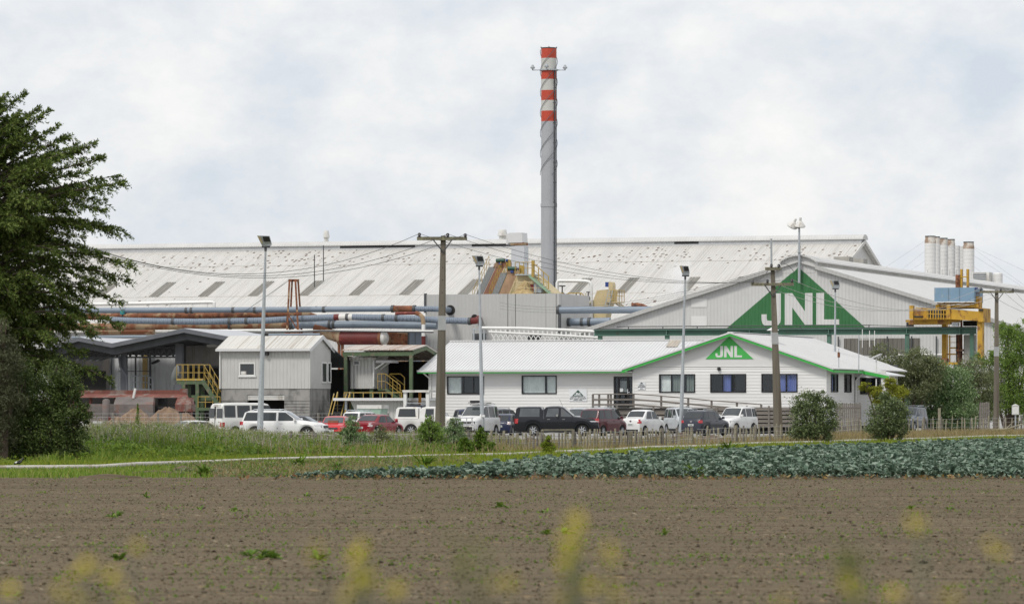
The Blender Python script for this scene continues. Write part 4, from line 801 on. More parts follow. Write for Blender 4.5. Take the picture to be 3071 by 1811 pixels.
b = MB(); a, c = E3(1812, 905, -.9), E3(1858, 905, -.9); b.box((a.x, -.9, a.z-.1), (c.x, .6, a.z)); b.build('platform', M['cream'], t)
b = MB(); rails(b, (a.x+.6, -.9, a.z), (c.x, -.9, a.z), 1.05, 6, .035); rails(b, (c.x, -.9, a.z), (c.x, .6, a.z), 1.05, 2, .035); a2, c2 = E3(1778, 905, .2), E3(1812, 905, .2); rails(b, (a2.x, 1.5, a.z), (c2.x, 1.5, a.z), 1.05, 3, .035); b.build('handrail', M['yellow'], t)
b = MB(); a, c = E3(1814, 919, -1), E3(1825, 870, -1)
for s_ in (0, .4): b.beam(a+Vector((s_, 0, 0)), c+Vector((s_, 0, 0)), .06)
for k in range(6): q = a.lerp(c, (k+.5)/6); b.beam(q, q+Vector((.4, 0, 0)), .05)
b.build('ladder', M['steel'], t)
b = MB(); a = E3(1760, 961); c = E3(1815, 961); b.box((a.x, .2, 0), (c.x, 1.4, a.z)); 
for s_ in (1840, 1850): b.beam(E3(s_, 906, -.4), E3(s_+24, 921, .5), .1)
b.build('base', M['cream'], t)
# rusty flue and small vent beside the steam
fs_ = Fr(1960, 368)
t = thing('rusty_elbow', 'rusty elbow flue poking above the mill shed roof edge', 'flue', (fs_.x, fs_.y, 0), -fs_.a)
b = MB(); s3 = 368/FPX; b.tube([fs_.p(1896, 914), fs_.p(1912, 914), fs_.p(1925, 916), fs_.p(1938, 922), fs_.p(1946, 935), fs_.p(1950, 1000)], 6*s3, 12); b.tube([fs_.p(1895, 914), fs_.p(1897, 914)], 7.5*s3, 12); b.build('pipe', M['rust'], t, True)
b = MB(); q = fs_.p(1950, 1000); b.box((q.x-.3, -.2, 0), (q.x+.3, .2, q.z)); b.build('stand', M['dsteel'], t)
t = thing('steam_vent', 'stubby pale red vent releasing steam behind the mill shed roof edge', 'steam vent', (fs_.x, fs_.y, 0), -fs_.a)
q = fs_.p(1982, 918, 6); b = MB(); b.lathe([(.26, 0), (.26, q.z-q.z*.05-.5), (.28, q.z-.6), (.33, q.z-.15), (.36, q.z), (.25, q.z)], 16, (q.x, 6, 0)); b.build('pipe', pm('pale_red_vent', (.35, .22, .18), .7, .15), t, True)
# white truss pipe bridge
t = thing('pipe_bridge', 'white trussed pipe bridge in front of the boiler house, above the office roof', 'pipe bridge', fg.world((fg.u(1446, -12), -12, 0)), -fg.a); o = Vector((fg.u(1446, -12), -12, 0))
B3 = lambda px, py, v=-12: fg.p(px, py, v)-o
for pts, r in (([(1446, 983), (1560, 984), (1690, 989), (1783, 994)], .125), ([(1466, 995), (1560, 1000), (1690, 1006), (1802, 1012)], .095)):
    b = MB(); b.tube([B3(*q) for q in pts], r, 10); b.build('pipe', M['white'], t, True)
b = MB(); m_ = 22
for k in range(m_):
    x = 1474+k*14; y0_ = 1000+(x-1466)*.038; y1_ = 1026
    b.beam(B3(x, y0_), B3(x+(14 if k % 2 else 14), y1_), .06); b.beam(B3(x+14, y0_), B3(x, y1_), .06); b.beam(B3(x, y0_-14), B3(x, y0_-2), .12)
b.beam(B3(1470, 1027), B3(1800, 1027), .1); b.build('truss', M['white'], t)
b = MB()
for px in (1421, 1452, 1783): q = B3(px, 1000); b.tube([(q.x, 0, 0), (q.x, 0, B3(px, 988).z)], .08, 6)
b.beam(B3(1412, 988), B3(1446, 986), .1); b.build('leg', M['steel'], t)
b = MB()
for px in (1428, 1594): q = B3(px, 1021); b.box((q.x-.5, .5, q.z-.6), (q.x+.5, 1.2, q.z+.6))
b.build('meter_box', M['dsteel'], t)

# ---------------------------------------------------------------- gantry beam, crane, concrete column
vG_ = -13
gt = fj.thing('gantry_beam', 'long green steel gantry beam on posts before the mill shed', 'gantry')
J3 = lambda px, py, v=vG_: fj.p(px, py, v)
a, c = J3(1783, 1004), J3(2928, 1003); zt_ = fj.z(989, 0, vG_); zb_ = fj.z(1003, 0, vG_)
b = MB(); b.box((a.x, vG_-.06, zb_), (c.x, vG_+.06, zt_)); b.box((a.x, vG_-.3, zt_), (c.x, vG_+.3, zt_+.07)); b.box((a.x, vG_-.26, zb_-.06), (c.x, vG_+.26, zb_)); 
for px in (2001, 2250, 2487, 2721, 2880): x = fj.u(px, vG_); b.box((x-.04, vG_-.26, zb_), (x+.04, vG_-.06, zt_))
b.build('beam', M['teal'], gt)
b = MB(); b.box((a.x, vG_-.06, zt_+.07), (c.x, vG_+.06, zt_+.16)); b.build('rail', M['dsteel'], gt)
for px in (1800, 2001, 2487, 2721, 2915):
    x = fj.u(px, vG_); b = MB(); b.box((x-.16, vG_-.16, 0), (x+.16, vG_+.16, zb_-.06)); b.build('post', M['teal'], gt)
b = MB(); h = fj.z(977, 0, vG_+.4)
for zz in (h, h-.22): b.tube([(fj.u(1850, vG_+.4), vG_+.4, zz), (fj.u(2610, vG_+.4), vG_+.4, zz)], .04, 5)
for k in range(8): x = fj.u(1885+103*k, vG_+.4); b.tube([(x, vG_+.4, zt_), (x, vG_+.4, h)], .04, 5)
b.tube([(fj.u(2610, vG_+.4), vG_+.4, h), (fj.u(2720, vG_+.4), vG_+.4, h-.1)], .03, 5); b.build('handrail', M['dsteel'], gt)
cr_ = fj.thing('travelling_crane', 'yellow travelling crane with faded blue cabin at the gantry end', 'crane')
def jbox(mb, x0, x1, y0, y1, v0=vG_-.5, v1=vG_+1.5):
    p, q = J3(x0, y0, v0), J3(x1, y1, v0); mb.box((p.x, v0, q.z), (q.x, v1, p.z))
def part(name, m, *bx, par=None):
    b = MB()
    for x in bx: jbox(b, *x)
    return b.build(name, M[m], par or cr_)
cab = part('cabin', 'cblue', (2802, 2922, 863, 905, vG_-1.4, vG_+2.0))
part('cabin_seam', 'dsteel', (2844.5, 2845.2, 864, 904, vG_-1.42, vG_-1.405), (2877.5, 2878.2, 864, 904, vG_-1.42, vG_-1.405), par=cab)
part('cabin_sill', 'white', (2802, 2922, 905, 906.5, vG_-1.45, vG_+2.0), par=cab)
part('cabin_bracket', 'mblue', (2922, 2928, 862, 867, vG_-1.2, vG_-.6), par=cab)
part('bogie_beam', 'crane', (2716, 2856, 959, 965, vG_-.35, vG_+.35), (2725, 2850, 965, 972.5, vG_-.33, vG_+.33), (2845, 2877, 957, 966, vG_-.34, vG_+.34))
b = MB(); b.prism([J3(*q, vG_-1.2) for q in ((2839, 926), (2934, 934), (2934, 962), (2930, 962), (2839, 957))], (0, .5, 0)); b.build('side_girder', M['crane'], cr_)
part('end_frame', 'crane', (2934, 2949, 924, 965, vG_-1.3, vG_+1.6), (2839, 2850, 914, 957, vG_-1.32, vG_-1.2), (2931, 2946, 962, 1094, vG_-1.0, vG_-.2), (2922, 2936, 889, 925, vG_-.8, vG_+.5))
part('platform', 'crane', (2727, 2738, 916, 957, vG_-1.2, vG_-.6), (2738, 2781, 927, 955, vG_+.9, vG_+1.1), (2738, 2840, 953, 958, vG_-1.0, vG_+.9))
part('cable_drum', 'trim', (2780, 2794, 930, 952, vG_-.2, vG_+.5), (2825, 2836, 930, 955, vG_-.2, vG_+.5), (2742, 2766, 947, 952, vG_-1.1, vG_-.7), (2935, 2947, 926, 932, vG_-1.4, vG_-1.31), (2810, 2932, 922, 925.5, vG_+.2, vG_+.6), (2718, 2736, 967, 979, vG_-.3, vG_+.3))
part('upper_girder', 'crane', (2806, 2816, 913, 926, vG_-1.1, vG_-.4), (2811, 2920, 907.5, 912, vG_-.9, vG_-.3), (2813, 2915, 914.5, 922.5, vG_-1.0, vG_-.4), (2910, 2934, 913, 922, vG_-1.1, vG_-.4))
b = MB(); q0, q1 = J3(2746, 955, vG_-1.15), J3(2838, 956, vG_-1.15)
tp0, tp1 = J3(2746, 923, vG_-1.15), J3(2838, 930, vG_-1.15); b.beam(tp0, tp1, .09); b.beam((q0+tp0)/2, (q1+tp1)/2, .06)
for k in range(8): b.beam(q0.lerp(q1, .4+k*.6/7), tp0.lerp(tp1, .4+k*.6/7), .07)
b.build('platform_rail', M['crane'], cr_)
b = MB(); r0 = J3(2924, 888, vG_-.9)
for px in (2924, 2930, 2936): b.beam(J3(px, 889, vG_-.8), J3(px, 877, vG_-.8), .06)
b.beam(J3(2923, 877.5, vG_-.8), J3(2937, 877.5, vG_-.8), .06); b.beam(J3(2936, 878, vG_-.8), J3(2936, 924, vG_-.8), .06); b.build('cabin_rail', M['rust'], cr_)
part('mast', 'crane', (2879.5, 2885, 807, 863, vG_-.2, vG_+.2), (2898.5, 2904, 807, 863, vG_-.2, vG_+.2), (2873, 2900, 829, 832, vG_-.25, vG_-.2), (2872, 2878, 842, 863, vG_-.1, vG_+.2))
part('mast_carriage', 'rust', (2865.5, 2878.5, 824, 862, vG_-.3, vG_-.1), (2867, 2874, 835, 846, vG_-.5, vG_-.3))
part('leg', 'crane', (2824.5, 2838, 973, 1262, vG_+1.7, vG_+2.4))
part('hoist_column', 'rust', (2869, 2872, 1003, 1095, vG_+1.0, vG_+1.3), (2873.5, 2877.5, 1003, 1095, vG_+1.0, vG_+1.3), (2879, 2881, 1003, 1095, vG_+.9, vG_+1.2), (2866, 2888, 1047, 1053, vG_+.85, vG_+1.35), (2880, 2885, 957, 1092, vG_+1.1, vG_+1.3))
part('hose', 'trim', (2867, 2868.5, 1003, 1093, vG_+.9, vG_+1.1), (2878, 2879, 1003, 1093, vG_+.8, vG_+.9))
part('ladder_frame', 'crane', (2846, 2849, 1005, 1095, vG_+1.3, vG_+1.5), (2838, 2868, 1008, 1010, vG_+1.3, vG_+1.4), (2846, 2868, 1026, 1027.5, vG_+1.3, vG_+1.4), (2846, 2868, 1041, 1045, vG_+1.3, vG_+1.4), (2838, 2890, 1060, 1064, vG_+1.3, vG_+1.4), (2846, 2847, 972, 980, vG_+1.3, vG_+1.4))
part('base_frame', 'crane', (2808, 2872, 1086, 1093, vG_+.6, vG_+1.0)); part('base_guard', 'rust', (2820, 2840, 1074, 1087, vG_+.5, vG_+1.2))
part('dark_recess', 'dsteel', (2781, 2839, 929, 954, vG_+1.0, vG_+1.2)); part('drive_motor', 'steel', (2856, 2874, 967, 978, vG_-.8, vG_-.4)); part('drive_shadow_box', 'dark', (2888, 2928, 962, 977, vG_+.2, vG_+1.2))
b = MB(); 
for px in (2812, 2868): x = fj.u(px, vG_+.8); b.box((x-.2, vG_+.62, 0), (x+.2, vG_+.98, fj.z(1093, x, vG_+.8)))
b.build('footing_post', M['dsteel'], cr_)
p = fj.p(2907, 1093, vG_+1.2); w_ = fj.world((p.x, vG_+1.2, 0)); r = 17*w_.y/FPX
t = thing('concrete_column', 'round stained concrete column beneath the end of the green gantry', 'column', w_)
zz = H+(HY-1004)/FPX*w_.y; b = MB(); b.lathe([(r, 0), (r, zz*.78), (r*.99, zz*.78+.02), (r*.99, zz)], 28); b.build('shaft', M['conc'], t, True)
b = MB(); b.box((r*.9, -.2, zz*.45), (r*1.25, .2, zz)); b.build('bracket', M['steel'], t)
# twin floodlight pole on the mill shed gable
t = thing('gable_floodlight', 'tall pole with two dish floodlights fixed to the mill shed gable', 'floodlight', fj.world((fj.u(2397, -.4), -.4, fj.z(849, 0, -.4))), -fj.a, None)
zo = fj.z(849, 0, -.4); zz = lambda py: fj.z(py, 0, -.4)-zo; b = MB(); b.tube([(0, 0, 0), (0, 0, zz(757)), (0, 0, zz(684))], [.12, .11, .08], 10); b.lathe([(.2, zz(758)), (.2, zz(756))], 10); b.build('pole', M['steel'], t, True)
b = MB(); b.tube([(0, 0, zz(686)), (-.25, 0, zz(682)), (-.5, 0, zz(676))], .05, 6); b.tube([(0, 0, zz(686)), (.05, -.1, zz(680))], .06, 6); b.build('arm', M['dsteel'], t)
for dx, tilt in ((-.62, .55), (.06, .1)):
    b = MB(); b.lathe([(.02, .75), (.1, .7), (.11, .42), (.2, .36), (.45, .02), (.47, -.05), (.4, -.12), (.02, -.14)], 18); h_ = b.build('lamp_head', M['whitedirt'], t, True); h_.location = (dx, 0, zz(676)-.05); h_.rotation_euler = (.15, tilt, 0)
# ================================================================ yard buildings on the left
fw = Fr(930, 286); wk = fw.thing('workshop', 'two storey pale clad workshop on a grey block base with roller door', 'workshop')
u0 = fw.u(659); zC = fw.z(1165); zE = fw.z(1047); dW = fw.v(992, 0); rv = dW*.52; zR = fw.z(1009, 0, rv)
b = MB(); b.box((u0, 0, zC), (0, .12, zE)); b.box((u0, .12, zC), (u0+.12, dW, zE)); b.box((u0+.12, dW-.12, zC), (0, dW, zE))
b.prism([(-.0, .12, zC), (0, dW-.12, zC), (0, dW-.12, zE), (0, rv, zR-.12), (0, .12, zE)], (-.12, 0, 0)); b.prism([(u0+.12, .12, zE), (u0+.12, dW-.12, zE), (u0+.12, rv, zR-.12)], (-.12, 0, 0)); b.build('wall', M['hutclad'], wk)
b = MB(); b.prism([(u0-.15, -.3, zE-.02), (.12, -.3, zE-.02), (.12, rv, zR), (u0-.15, rv, zR)], (0, 0, .08)); b.prism([(u0-.15, rv, zR), (.12, rv, zR), (.12, dW+.3, zE-.02), (u0-.15, dW+.3, zE-.02)], (0, 0, .08)); b.build('roof', M['hutroof'], wk)
b = MB(); b.box((u0-.16, -.4, zE-.12), (.14, -.3, zE+.04)); b.prism([(.12, -.32, zE-.2), (.12, rv, zR-.18), (.12, rv, zR+.1), (.12, -.32, zE+.08)], (.06, 0, 0)); b.prism([(.12, dW+.3, zE-.2), (.12, rv, zR-.18), (.12, rv, zR+.1), (.12, dW+.3, zE+.08)], (.06, 0, 0)); b.build('gutter', M['officeroof'], wk)
b = MB(); hD_ = (fw.u(741), fw.u(852)); zD0 = fw.z(1184)
b.box((u0+.1, .05, 0), (hD_[0], .3, zC)); b.box((hD_[1], .05, 0), (-.05, .3, zC)); b.box((hD_[0], .05, zD0), (hD_[1], .3, zC)); b.box((-.3, .3, 0), (-.05, dW, zC)); b.box((u0+.1, .3, 0), (u0+.3, dW, zC))
b.build('block_wall', pm('block_masonry', (.30, .29, .275), .9, .15, 1.8, spots=((.15, .145, .14), .42, .6, (1, 1, 1)), streak=((.20, .195, .19), .3, 2.5, (1, 1, .2)), bump=.015, bscale=14), wk)
b = MB()
for k in range(11): b.box((u0+.08, .02, .2+k*.2), (hD_[0], .05, .21+k*.2)); b.box((hD_[1], .02, .2+k*.2), (-.06, .05, .21+k*.2)); b.box((-.06, .25, .2+k*.2), (-.03, dW, .21+k*.2))
b.build('mortar_joint', M['block'], wk)
b = MB(); b.box((hD_[0], .12, zD0-.36), (hD_[1], .18, zD0))
for k in range(3): b.box((hD_[0], .09, zD0-.35+k*.115), (hD_[1], .12, zD0-.27+k*.115))
b.build('roller_door', M['whitedirt'], wk)
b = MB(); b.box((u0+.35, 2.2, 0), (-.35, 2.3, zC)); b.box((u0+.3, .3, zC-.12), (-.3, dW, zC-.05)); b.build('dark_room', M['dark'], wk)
def hutwin(fr, par, x0, x1, y0, y1, v=0, sill=True):
    h = (fr.u(x0, v), fr.u(x1, v), fr.z(y1, fr.u(x0, v), v), fr.z(y0, fr.u(x0, v), v)); f = MB(); t = .07
    for bx in ((h[0]-t, h[0], h[2]-t, h[3]+t), (h[1], h[1]+t, h[2]-t, h[3]+t), (h[0], h[1], h[3], h[3]+t), (h[0], h[1], h[2]-t, h[2])): f.box((bx[0], v-.06, bx[2]), (bx[1], v-.001, bx[3]))
    if sill: f.box((h[0]-.15, v-.09, h[2]-.16), (h[1]+.15, v-.02, h[2]-t))
    o = f.build('window', M['white'], par); f = MB(); f.box((h[0], v-.03, h[2]), (h[1], v-.012, h[3])); f.build('pane', M['cglass'], o)
    return h, o
h, o = hutwin(fw, wk, 721, 762.5, 1091, 1123.5)
f = MB(); f.box((h[0]+.05, -.05, h[2]+.02), (h[0]+.45, -.031, h[2]+.24)); f.build('carton', M['whitedirt'], o)
for a, c in ((964.8, 977.6), (983, 990)):
    va, vc = fw.v(a, 0), fw.v(c, 0); z0_, z1_ = fw.z(1144, 0, va), fw.z(1090, 0, va); f = MB()
    f.box((0.001, va-.1, z0_-.1), (.06, va, z1_+.1)); f.box((.001, vc, z0_-.1), (.06, vc+.1, z1_+.1)); f.box((.001, va, z1_), (.06, vc, z1_+.1)); f.box((.001, va, z0_-.1), (.06, vc, z0_)); o = f.build('window', M['white'], wk)
    f = MB(); f.box((.01, va, z0_), (.03, vc, z1_)); f.build('pane', M['cglass'], o)
b = MB(); q = fw.p(798, 1060, -.2); b.box((q.x-.08, -.3, q.z-.12), (q.x+.15, -.01, q.z+.1)); b.build('wall_lamp', M['trim'], wk)
b = MB(); b.tube([(u0+.06, -.12, zE-.1), (u0+.06, -.12, zC)], .05); b.build('downpipe', M['white'], wk)
# dark lean-to behind it
lt = fw.thing('lean_to', 'dark open lean-to with sloping roof behind the workshop gable', 'lean-to')
a0, a1 = fw.pu(985, 1048, -.3), fw.p(1032, 1102, dW+2.6)
b = MB(); vz = dW+4.2; b.prism([(u0, dW-.2, fw.z(1046, 0, dW)), (.2, dW-.2, fw.z(1046, 0, dW)), (.2, vz, fw.z(1103, .2, vz)), (u0, vz, fw.z(1103, .2, vz))], (0, 0, .08)); b.build('roof', M['gsteel'], lt)
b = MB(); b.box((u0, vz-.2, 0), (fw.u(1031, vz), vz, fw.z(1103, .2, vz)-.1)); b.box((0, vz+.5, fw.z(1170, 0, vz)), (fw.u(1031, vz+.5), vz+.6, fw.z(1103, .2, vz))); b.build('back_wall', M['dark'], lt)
b = MB(); b.box((.1, vz-.7, fw.z(1182, 0, vz)), (3, vz-.5, fw.z(1170, 0, vz))); b.box((.9, vz-.8, 0), (1.05, vz-.6, fw.z(1105, 0, vz))); b.build('green_beam', M['pgreen'], lt)

# open shed with a small cabin
fo2 = Fr(1238, 289); os_ = fo2.thing('open_shed', 'open sided shed with rusty white roof on mossy green posts', 'open shed')
uS0 = fo2.u(1033, 0); dS = fo2.v(1283, 0); dS = 7.5; zE2 = fo2.z(1051, -4, 0); rv2 = fo2.v(1259, 0); rv2 = 2.6; zR2 = fo2.z(1037, 0, rv2)
zB2 = fo2.z(1081, 0, dS)
b = MB(); b.prism([(uS0-.1, -.2, zE2), (.1, -.2, zE2), (.1, rv2, zR2), (uS0-.1, rv2, zR2)], (0, 0, .07)); b.prism([(uS0-.1, rv2, zR2), (.1, rv2, zR2), (.1, dS, zB2), (uS0-.1, dS, zB2)], (0, 0, .07)); b.build('roof', roofmat('rusty_hut_roof', (.52, .47, .42), (.34, .24, .18), .5, None, .3, .03), os_)
b = MB(); b.box((uS0-.1, -.1, zE2-.38), (.05, .05, zE2-.1)); b.prism([(.0, -.1, zE2-.3), (0, rv2, zR2-.28), (0, rv2, zR2-.02), (0, -.1, zE2-.02)], (.1, 0, 0)); b.prism([(.0, dS, zB2-.28), (0, rv2, zR2-.28), (0, rv2, zR2-.02), (0, dS, zB2-.02)], (.1, 0, 0)); b.build('fascia', M['pgreen'], os_)
for x in (uS0+.1, -.12):
    for v in (0, dS-.2):
        if v and x < -1: continue
        b = MB(); b.box((x-.11, v-.1, 0), (x+.11, v+.1, zE2-.38 if not v else zB2-.3)); b.build('post', M['pgreen'], os_)
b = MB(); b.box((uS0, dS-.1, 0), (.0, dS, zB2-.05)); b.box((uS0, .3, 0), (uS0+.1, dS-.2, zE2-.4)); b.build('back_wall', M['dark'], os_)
b = MB(); b.box((uS0+4.6, dS-.4, fo2.z(1178, 0, dS)), (-.1, dS-.2, fo2.z(1122, 0, dS))); b.build('grey_panel', M['shade'], os_)
b = MB(); b.box((uS0+4.2, dS-.6, fo2.z(1122, 0, dS)), (.2, dS-.5, fo2.z(1118, 0, dS))); b.build('light_rail', M['whitedirt'], os_)
hb = fo2.thing('cabin', 'small raised clad cabin with lean roof and wall ventilator under the open shed', 'cabin')
vc = .9; x0, x1 = fo2.u(1040, vc), fo2.u(1124, vc); z0_, z1_ = fo2.z(1165, x0, vc), fo2.z(1076, x0, vc); dh = 2.8; z2_ = fo2.z(1059, x0, vc+dh)
b = MB(); b.prism([(x1, vc, z0_), (x1, vc+dh, z0_), (x1, vc+dh, z2_), (x1, vc, z1_)], (x0-x1, 0, 0)); b.build('wall', M['hutclad'], hb)
b = MB(); b.prism([(x0-.1, vc-.15, z1_-.02), (x1+.1, vc-.15, z1_-.02), (x1+.1, vc+dh, z2_+.02), (x0-.1, vc+dh, z2_+.02)], (0, 0, .08)); b.box((x0-.1, vc-.2, z1_-.1), (x1+.12, vc-.14, z1_+.1)); b.build('roof', M['hutroof'], hb)
b = MB(); p, q = fo2.p(1061, 1081, vc), fo2.p(1080, 1095, vc); b.box((p.x, vc-.08, q.z), (q.x, vc-.005, p.z)); w_ = b.build('ventilator', M['white'], hb)
b = MB(); b.box((p.x+.07, vc-.1, q.z+.06), (q.x-.07, vc-.08, p.z-.06)); b.build('grille', M['louvre'], w_)
b = MB(); p, q = fo2.p(1128, 1080, vc), fo2.p(1178, 1088, vc); b.box((x1+.1, vc-.1, q.z), (q.x, vc+1.2, p.z)); b.build('door_hood', M['officeroof'], hb)
b = MB(); b.beam((x1+.05, vc-.05, fo2.z(1106, x1, vc)), (x1+.7, vc-.05, q.z), .1); b.beam((x1+.05, vc+1, fo2.z(1106, x1, vc)), (x1+.7, vc+1, q.z), .1); b.build('hood_brace', M['white'], hb)
b = MB(); b.tube([(x1-.05, vc-.1, z1_), (x1-.05, vc-.1, 3.2)], .06); b.build('downpipe', M['white'], hb)
b = MB()
for x in (x0+.3, x1-.3): b.box((x-.12, vc+.1, 0), (x+.12, vc+.35, z0_))
b.build('leg', M['pgreen'], hb)
st = fo2.thing('yellow_stair', 'short yellow railed stair leading up to the raised cabin door', 'stair')
vS = .6; b = MB(); a, m_, c = fo2.p(1133, 1166, vS), fo2.p(1156, 1166, vS), fo2.p(1200, 1200, vS)
b.box((a.x, vS, a.z-.1), (m_.x, vS+.9, a.z)); b.beam(m_, c, .08, .2); b.beam(m_+Vector((0, .9, 0)), c+Vector((0, .9, 0)), .08, .2)
for k in range(6): q = m_.lerp(c, (k+.5)/6); b.box((q.x-.14, vS, q.z-.03), (q.x+.14, vS+.9, q.z+.02))
b.box((a.x, vS+.3, 0), (a.x+.12, vS+.42, a.z-.1)); b.box((m_.x-.12, vS+.3, 0), (m_.x, vS+.42, a.z-.1)); b.box((c.x-.1, vS+.2, 0), (c.x, vS+.6, c.z)); b.build('steps', M['pgreen'], st)
b = MB(); rails(b, (a.x, vS, a.z), (m_.x, vS, a.z), 1.05, 2, .03); rails(b, m_, c, 1.05, 2, .03); rails(b, m_+Vector((0, .9, 0)), c+Vector((0, .9, 0)), 1.05, 2, .03); b.tube([(m_.x, vS+.9, a.z+1.05), (c.x-.3, vS+.9, a.z+1.05), (c.x, vS+.9, a.z+.8), (c.x, vS+.9, c.z)], .04, 6); b.build('handrail', M['yellow'], st)
# low store in front, with railing on its flat roof
fl = Fr(1240, 281); ls = fl.thing('low_store', 'low clad store with white flat roof edge and yellow rail above', 'store')
uL0 = fl.u(1008); z1_ = fl.z(1193, -3, 0); z0_ = fl.z(1201, -3, 0)
b = MB(); b.box((uL0, -.6, z0_), (0, 5, z1_)); b.build('roof', M['officeroof'], ls)
b = MB(); xa = fl.u(1050); xb = fl.u(1075); b.prism([(xa, 0, z0_), (-.1, 0, z0_), (-.1, 0, 0), (xb, 0, 0), (xb, 0, 1.0)], (0, .15, 0)); b.box((-.25, .15, 0), (-.1, 5, z0_)); b.box((uL0+.2, 4.8, 0), (-.3, 4.95, z0_)); b.build('wall', M['hutclad'], ls)
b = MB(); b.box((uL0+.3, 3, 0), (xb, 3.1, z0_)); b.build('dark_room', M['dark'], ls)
b = MB(); b.box((uL0+.7, -.2, 0), (uL0+.85, -.05, z0_)); b.box((uL0+2, .5, 0), (uL0+2.12, .62, z0_)); b.build('post', M['steel'], ls)
b = MB(); p, q = fl.p(1032, 1193, 1), fl.p(1205, 1193, 1); rails(b, (p.x, 1, z1_), (q.x, 1, z1_), fl.z(1177, -3, 1)-z1_, 6, .028, False); b.build('handrail', M['yellow'], ls)
ys = fl.thing('access_ladder', 'yellow railed steps at the workshop corner left of the low store', 'steps'); b = MB()
a, c = fl.p(985, 1248, -.4), fl.p(1002, 1180, .6)
for o in (0, .9): 
    b.tube([a+Vector((o, 0, 0)), c+Vector((o, 0, 0))], .04, 6); b.tube([a+Vector((o+.25, 0, .1)), c+Vector((o+.25, 0, .1)), c+Vector((o+.25, 0, -1.2))], .04, 6)
b.build('handrail', M['yellow'], ys); b = MB()
for k in range(7): q = a.lerp(c, k/7); b.box((q.x+.1, q.y, q.z-.6), (q.x+1.0, q.y+.25, q.z-.56))
b.box((a.x+.1, a.y-.05, 0), (a.x+.25, a.y+.1, a.z)); b.box((c.x+.8, c.y-.05, 0), (c.x+.95, c.y+.1, c.z)); b.build('steps', M['dsteel'], ys)
# carport slab between store and office
cp = fl.thing('porch_roof_slab', 'small concrete slab canopy on posts between store and office wall', 'canopy'); p, q = fl.p(1207, 1176, -1), fl.p(1287, 1170, -1); b = MB()
b.box((p.x, -1, p.z), (q.x, .8, p.z+.15)); b.build('slab', M['whitedirt'], cp); b = MB(); 
for px in (1214, 1281): x = fl.u(px, -.9); b.box((x-.1, -.9, 0), (x+.12, -.7, p.z))
b.build('post', M['white'], cp); b = MB(); x = fl.u(1258, .3); b.box((x-.08, .3, 0), (x+.1, .4, p.z-.02)); b.build('orange_post', M['terracotta'], cp)
# green transformer box
p, q = W(1073, 1214, 275), W(1143, 1290, 275); tb = thing('transformer_box', 'pale green transformer cabinet with white lid behind the parked cars', 'cabinet', (p.x, 275, 0), -R(18)); w_ = (q.x-p.x)/.95
M['pgbox'] = pm('pale_green_paint', (.28, .40, .32), .5, .06)
b = MB(); b.box((0, 0, .1), (w_, 1.3, p.z-.25)); b.build('body', M['pgbox'], tb); b = MB(); b.box((-.05, -.05, p.z-.25), (w_+.05, 1.35, p.z)); b.build('lid', M['whitedirt'], tb)
b = MB(); b.box((.02, -.03, .2), (w_*.5-.02, 0, p.z-.4)); b.box((w_*.5+.02, -.03, .2), (w_-.02, 0, p.z-.4)); b.build('door', M['pgbox'], tb); b = MB(); b.box((-.1, -.1, 0), (w_+.1, 1.4, .1)); b.build('plinth', M['conc'], tb)

# ---------------------------------------------------------------- steel canopy and dark sheds at the left
fk = Fr(553, 300); ck = fk.thing('steel_canopy', 'open steel canopy with shallow gabled roof, dark underside and trusses', 'canopy')
K = lambda px, py, v=0: fk.p(px, py, v); dK = 11
pk, lk, rk = K(553, 989), K(337, 1034), K(688, 1014); l2, l3 = K(236, 1015), K(120, 1052)
b = MB()
for a, c in ((lk, pk), (pk, rk), (l2, lk), (l3, l2)):
    b.prism([a, c, c+Vector((0, 0, .12)), a+Vector((0, 0, .12))], (0, dK, 0))
b.build('roof', pm('canopy_roof', (.46, .47, .49), .5, .06, .5, ribs=(.4, 'Y', .02)), ck)
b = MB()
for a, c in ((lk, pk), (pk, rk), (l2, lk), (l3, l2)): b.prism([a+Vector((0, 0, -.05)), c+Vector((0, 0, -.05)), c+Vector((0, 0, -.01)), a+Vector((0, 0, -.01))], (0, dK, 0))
b.build('shade_lining', M['dsteel'], ck)  # added dark slabs that put the underside's shade into colour
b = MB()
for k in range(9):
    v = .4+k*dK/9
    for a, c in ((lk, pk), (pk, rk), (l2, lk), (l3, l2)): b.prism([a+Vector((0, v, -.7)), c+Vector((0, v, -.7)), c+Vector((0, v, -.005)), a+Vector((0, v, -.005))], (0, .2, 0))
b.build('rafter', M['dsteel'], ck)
b = MB(); 
for a, c in ((lk, pk), (pk, rk), (l2, lk), (l3, l2)): b.prism([a+Vector((0, -.12, -.2)), c+Vector((0, -.12, -.2)), c+Vector((0, -.12, .1)), a+Vector((0, -.12, .1))], (0, .1, 0))
b.build('fascia', M['gsteel'], ck)
zc0 = fk.z(1068, 0, 2.5); vT = 2.5
for px, w_ in ((372, .42), (538, .5), (205, .4)):
    x = fk.u(px, vT); b = MB(); b.box((x-w_/2, vT-.2, 0), (x+w_/2, vT+.2, fk.z(1030, x, vT))); b.build('column', M['gsteel'], ck)
b = MB()
for p0, p1 in ((180, 372), (372, 538)):
    xa, xb = fk.u(p0, vT), fk.u(p1, vT); n = 9; h = fk.z(1044, 0, vT)-zc0
    b.box((xa, vT-.1, zc0-.12), (xb, vT+.1, zc0)); b.box((xa, vT-.08, zc0+h), (xb, vT+.08, zc0+h+.1))
    for k in range(n): x = xa+(xb-xa)*k/n; w_ = (xb-xa)/n; b.beam((x, vT, zc0), (x+w_/2, vT, zc0+h), .1); b.beam((x+w_/2, vT, zc0+h), (x+w_, vT, zc0), .1)
b.build('truss', M['dsteel'], ck)
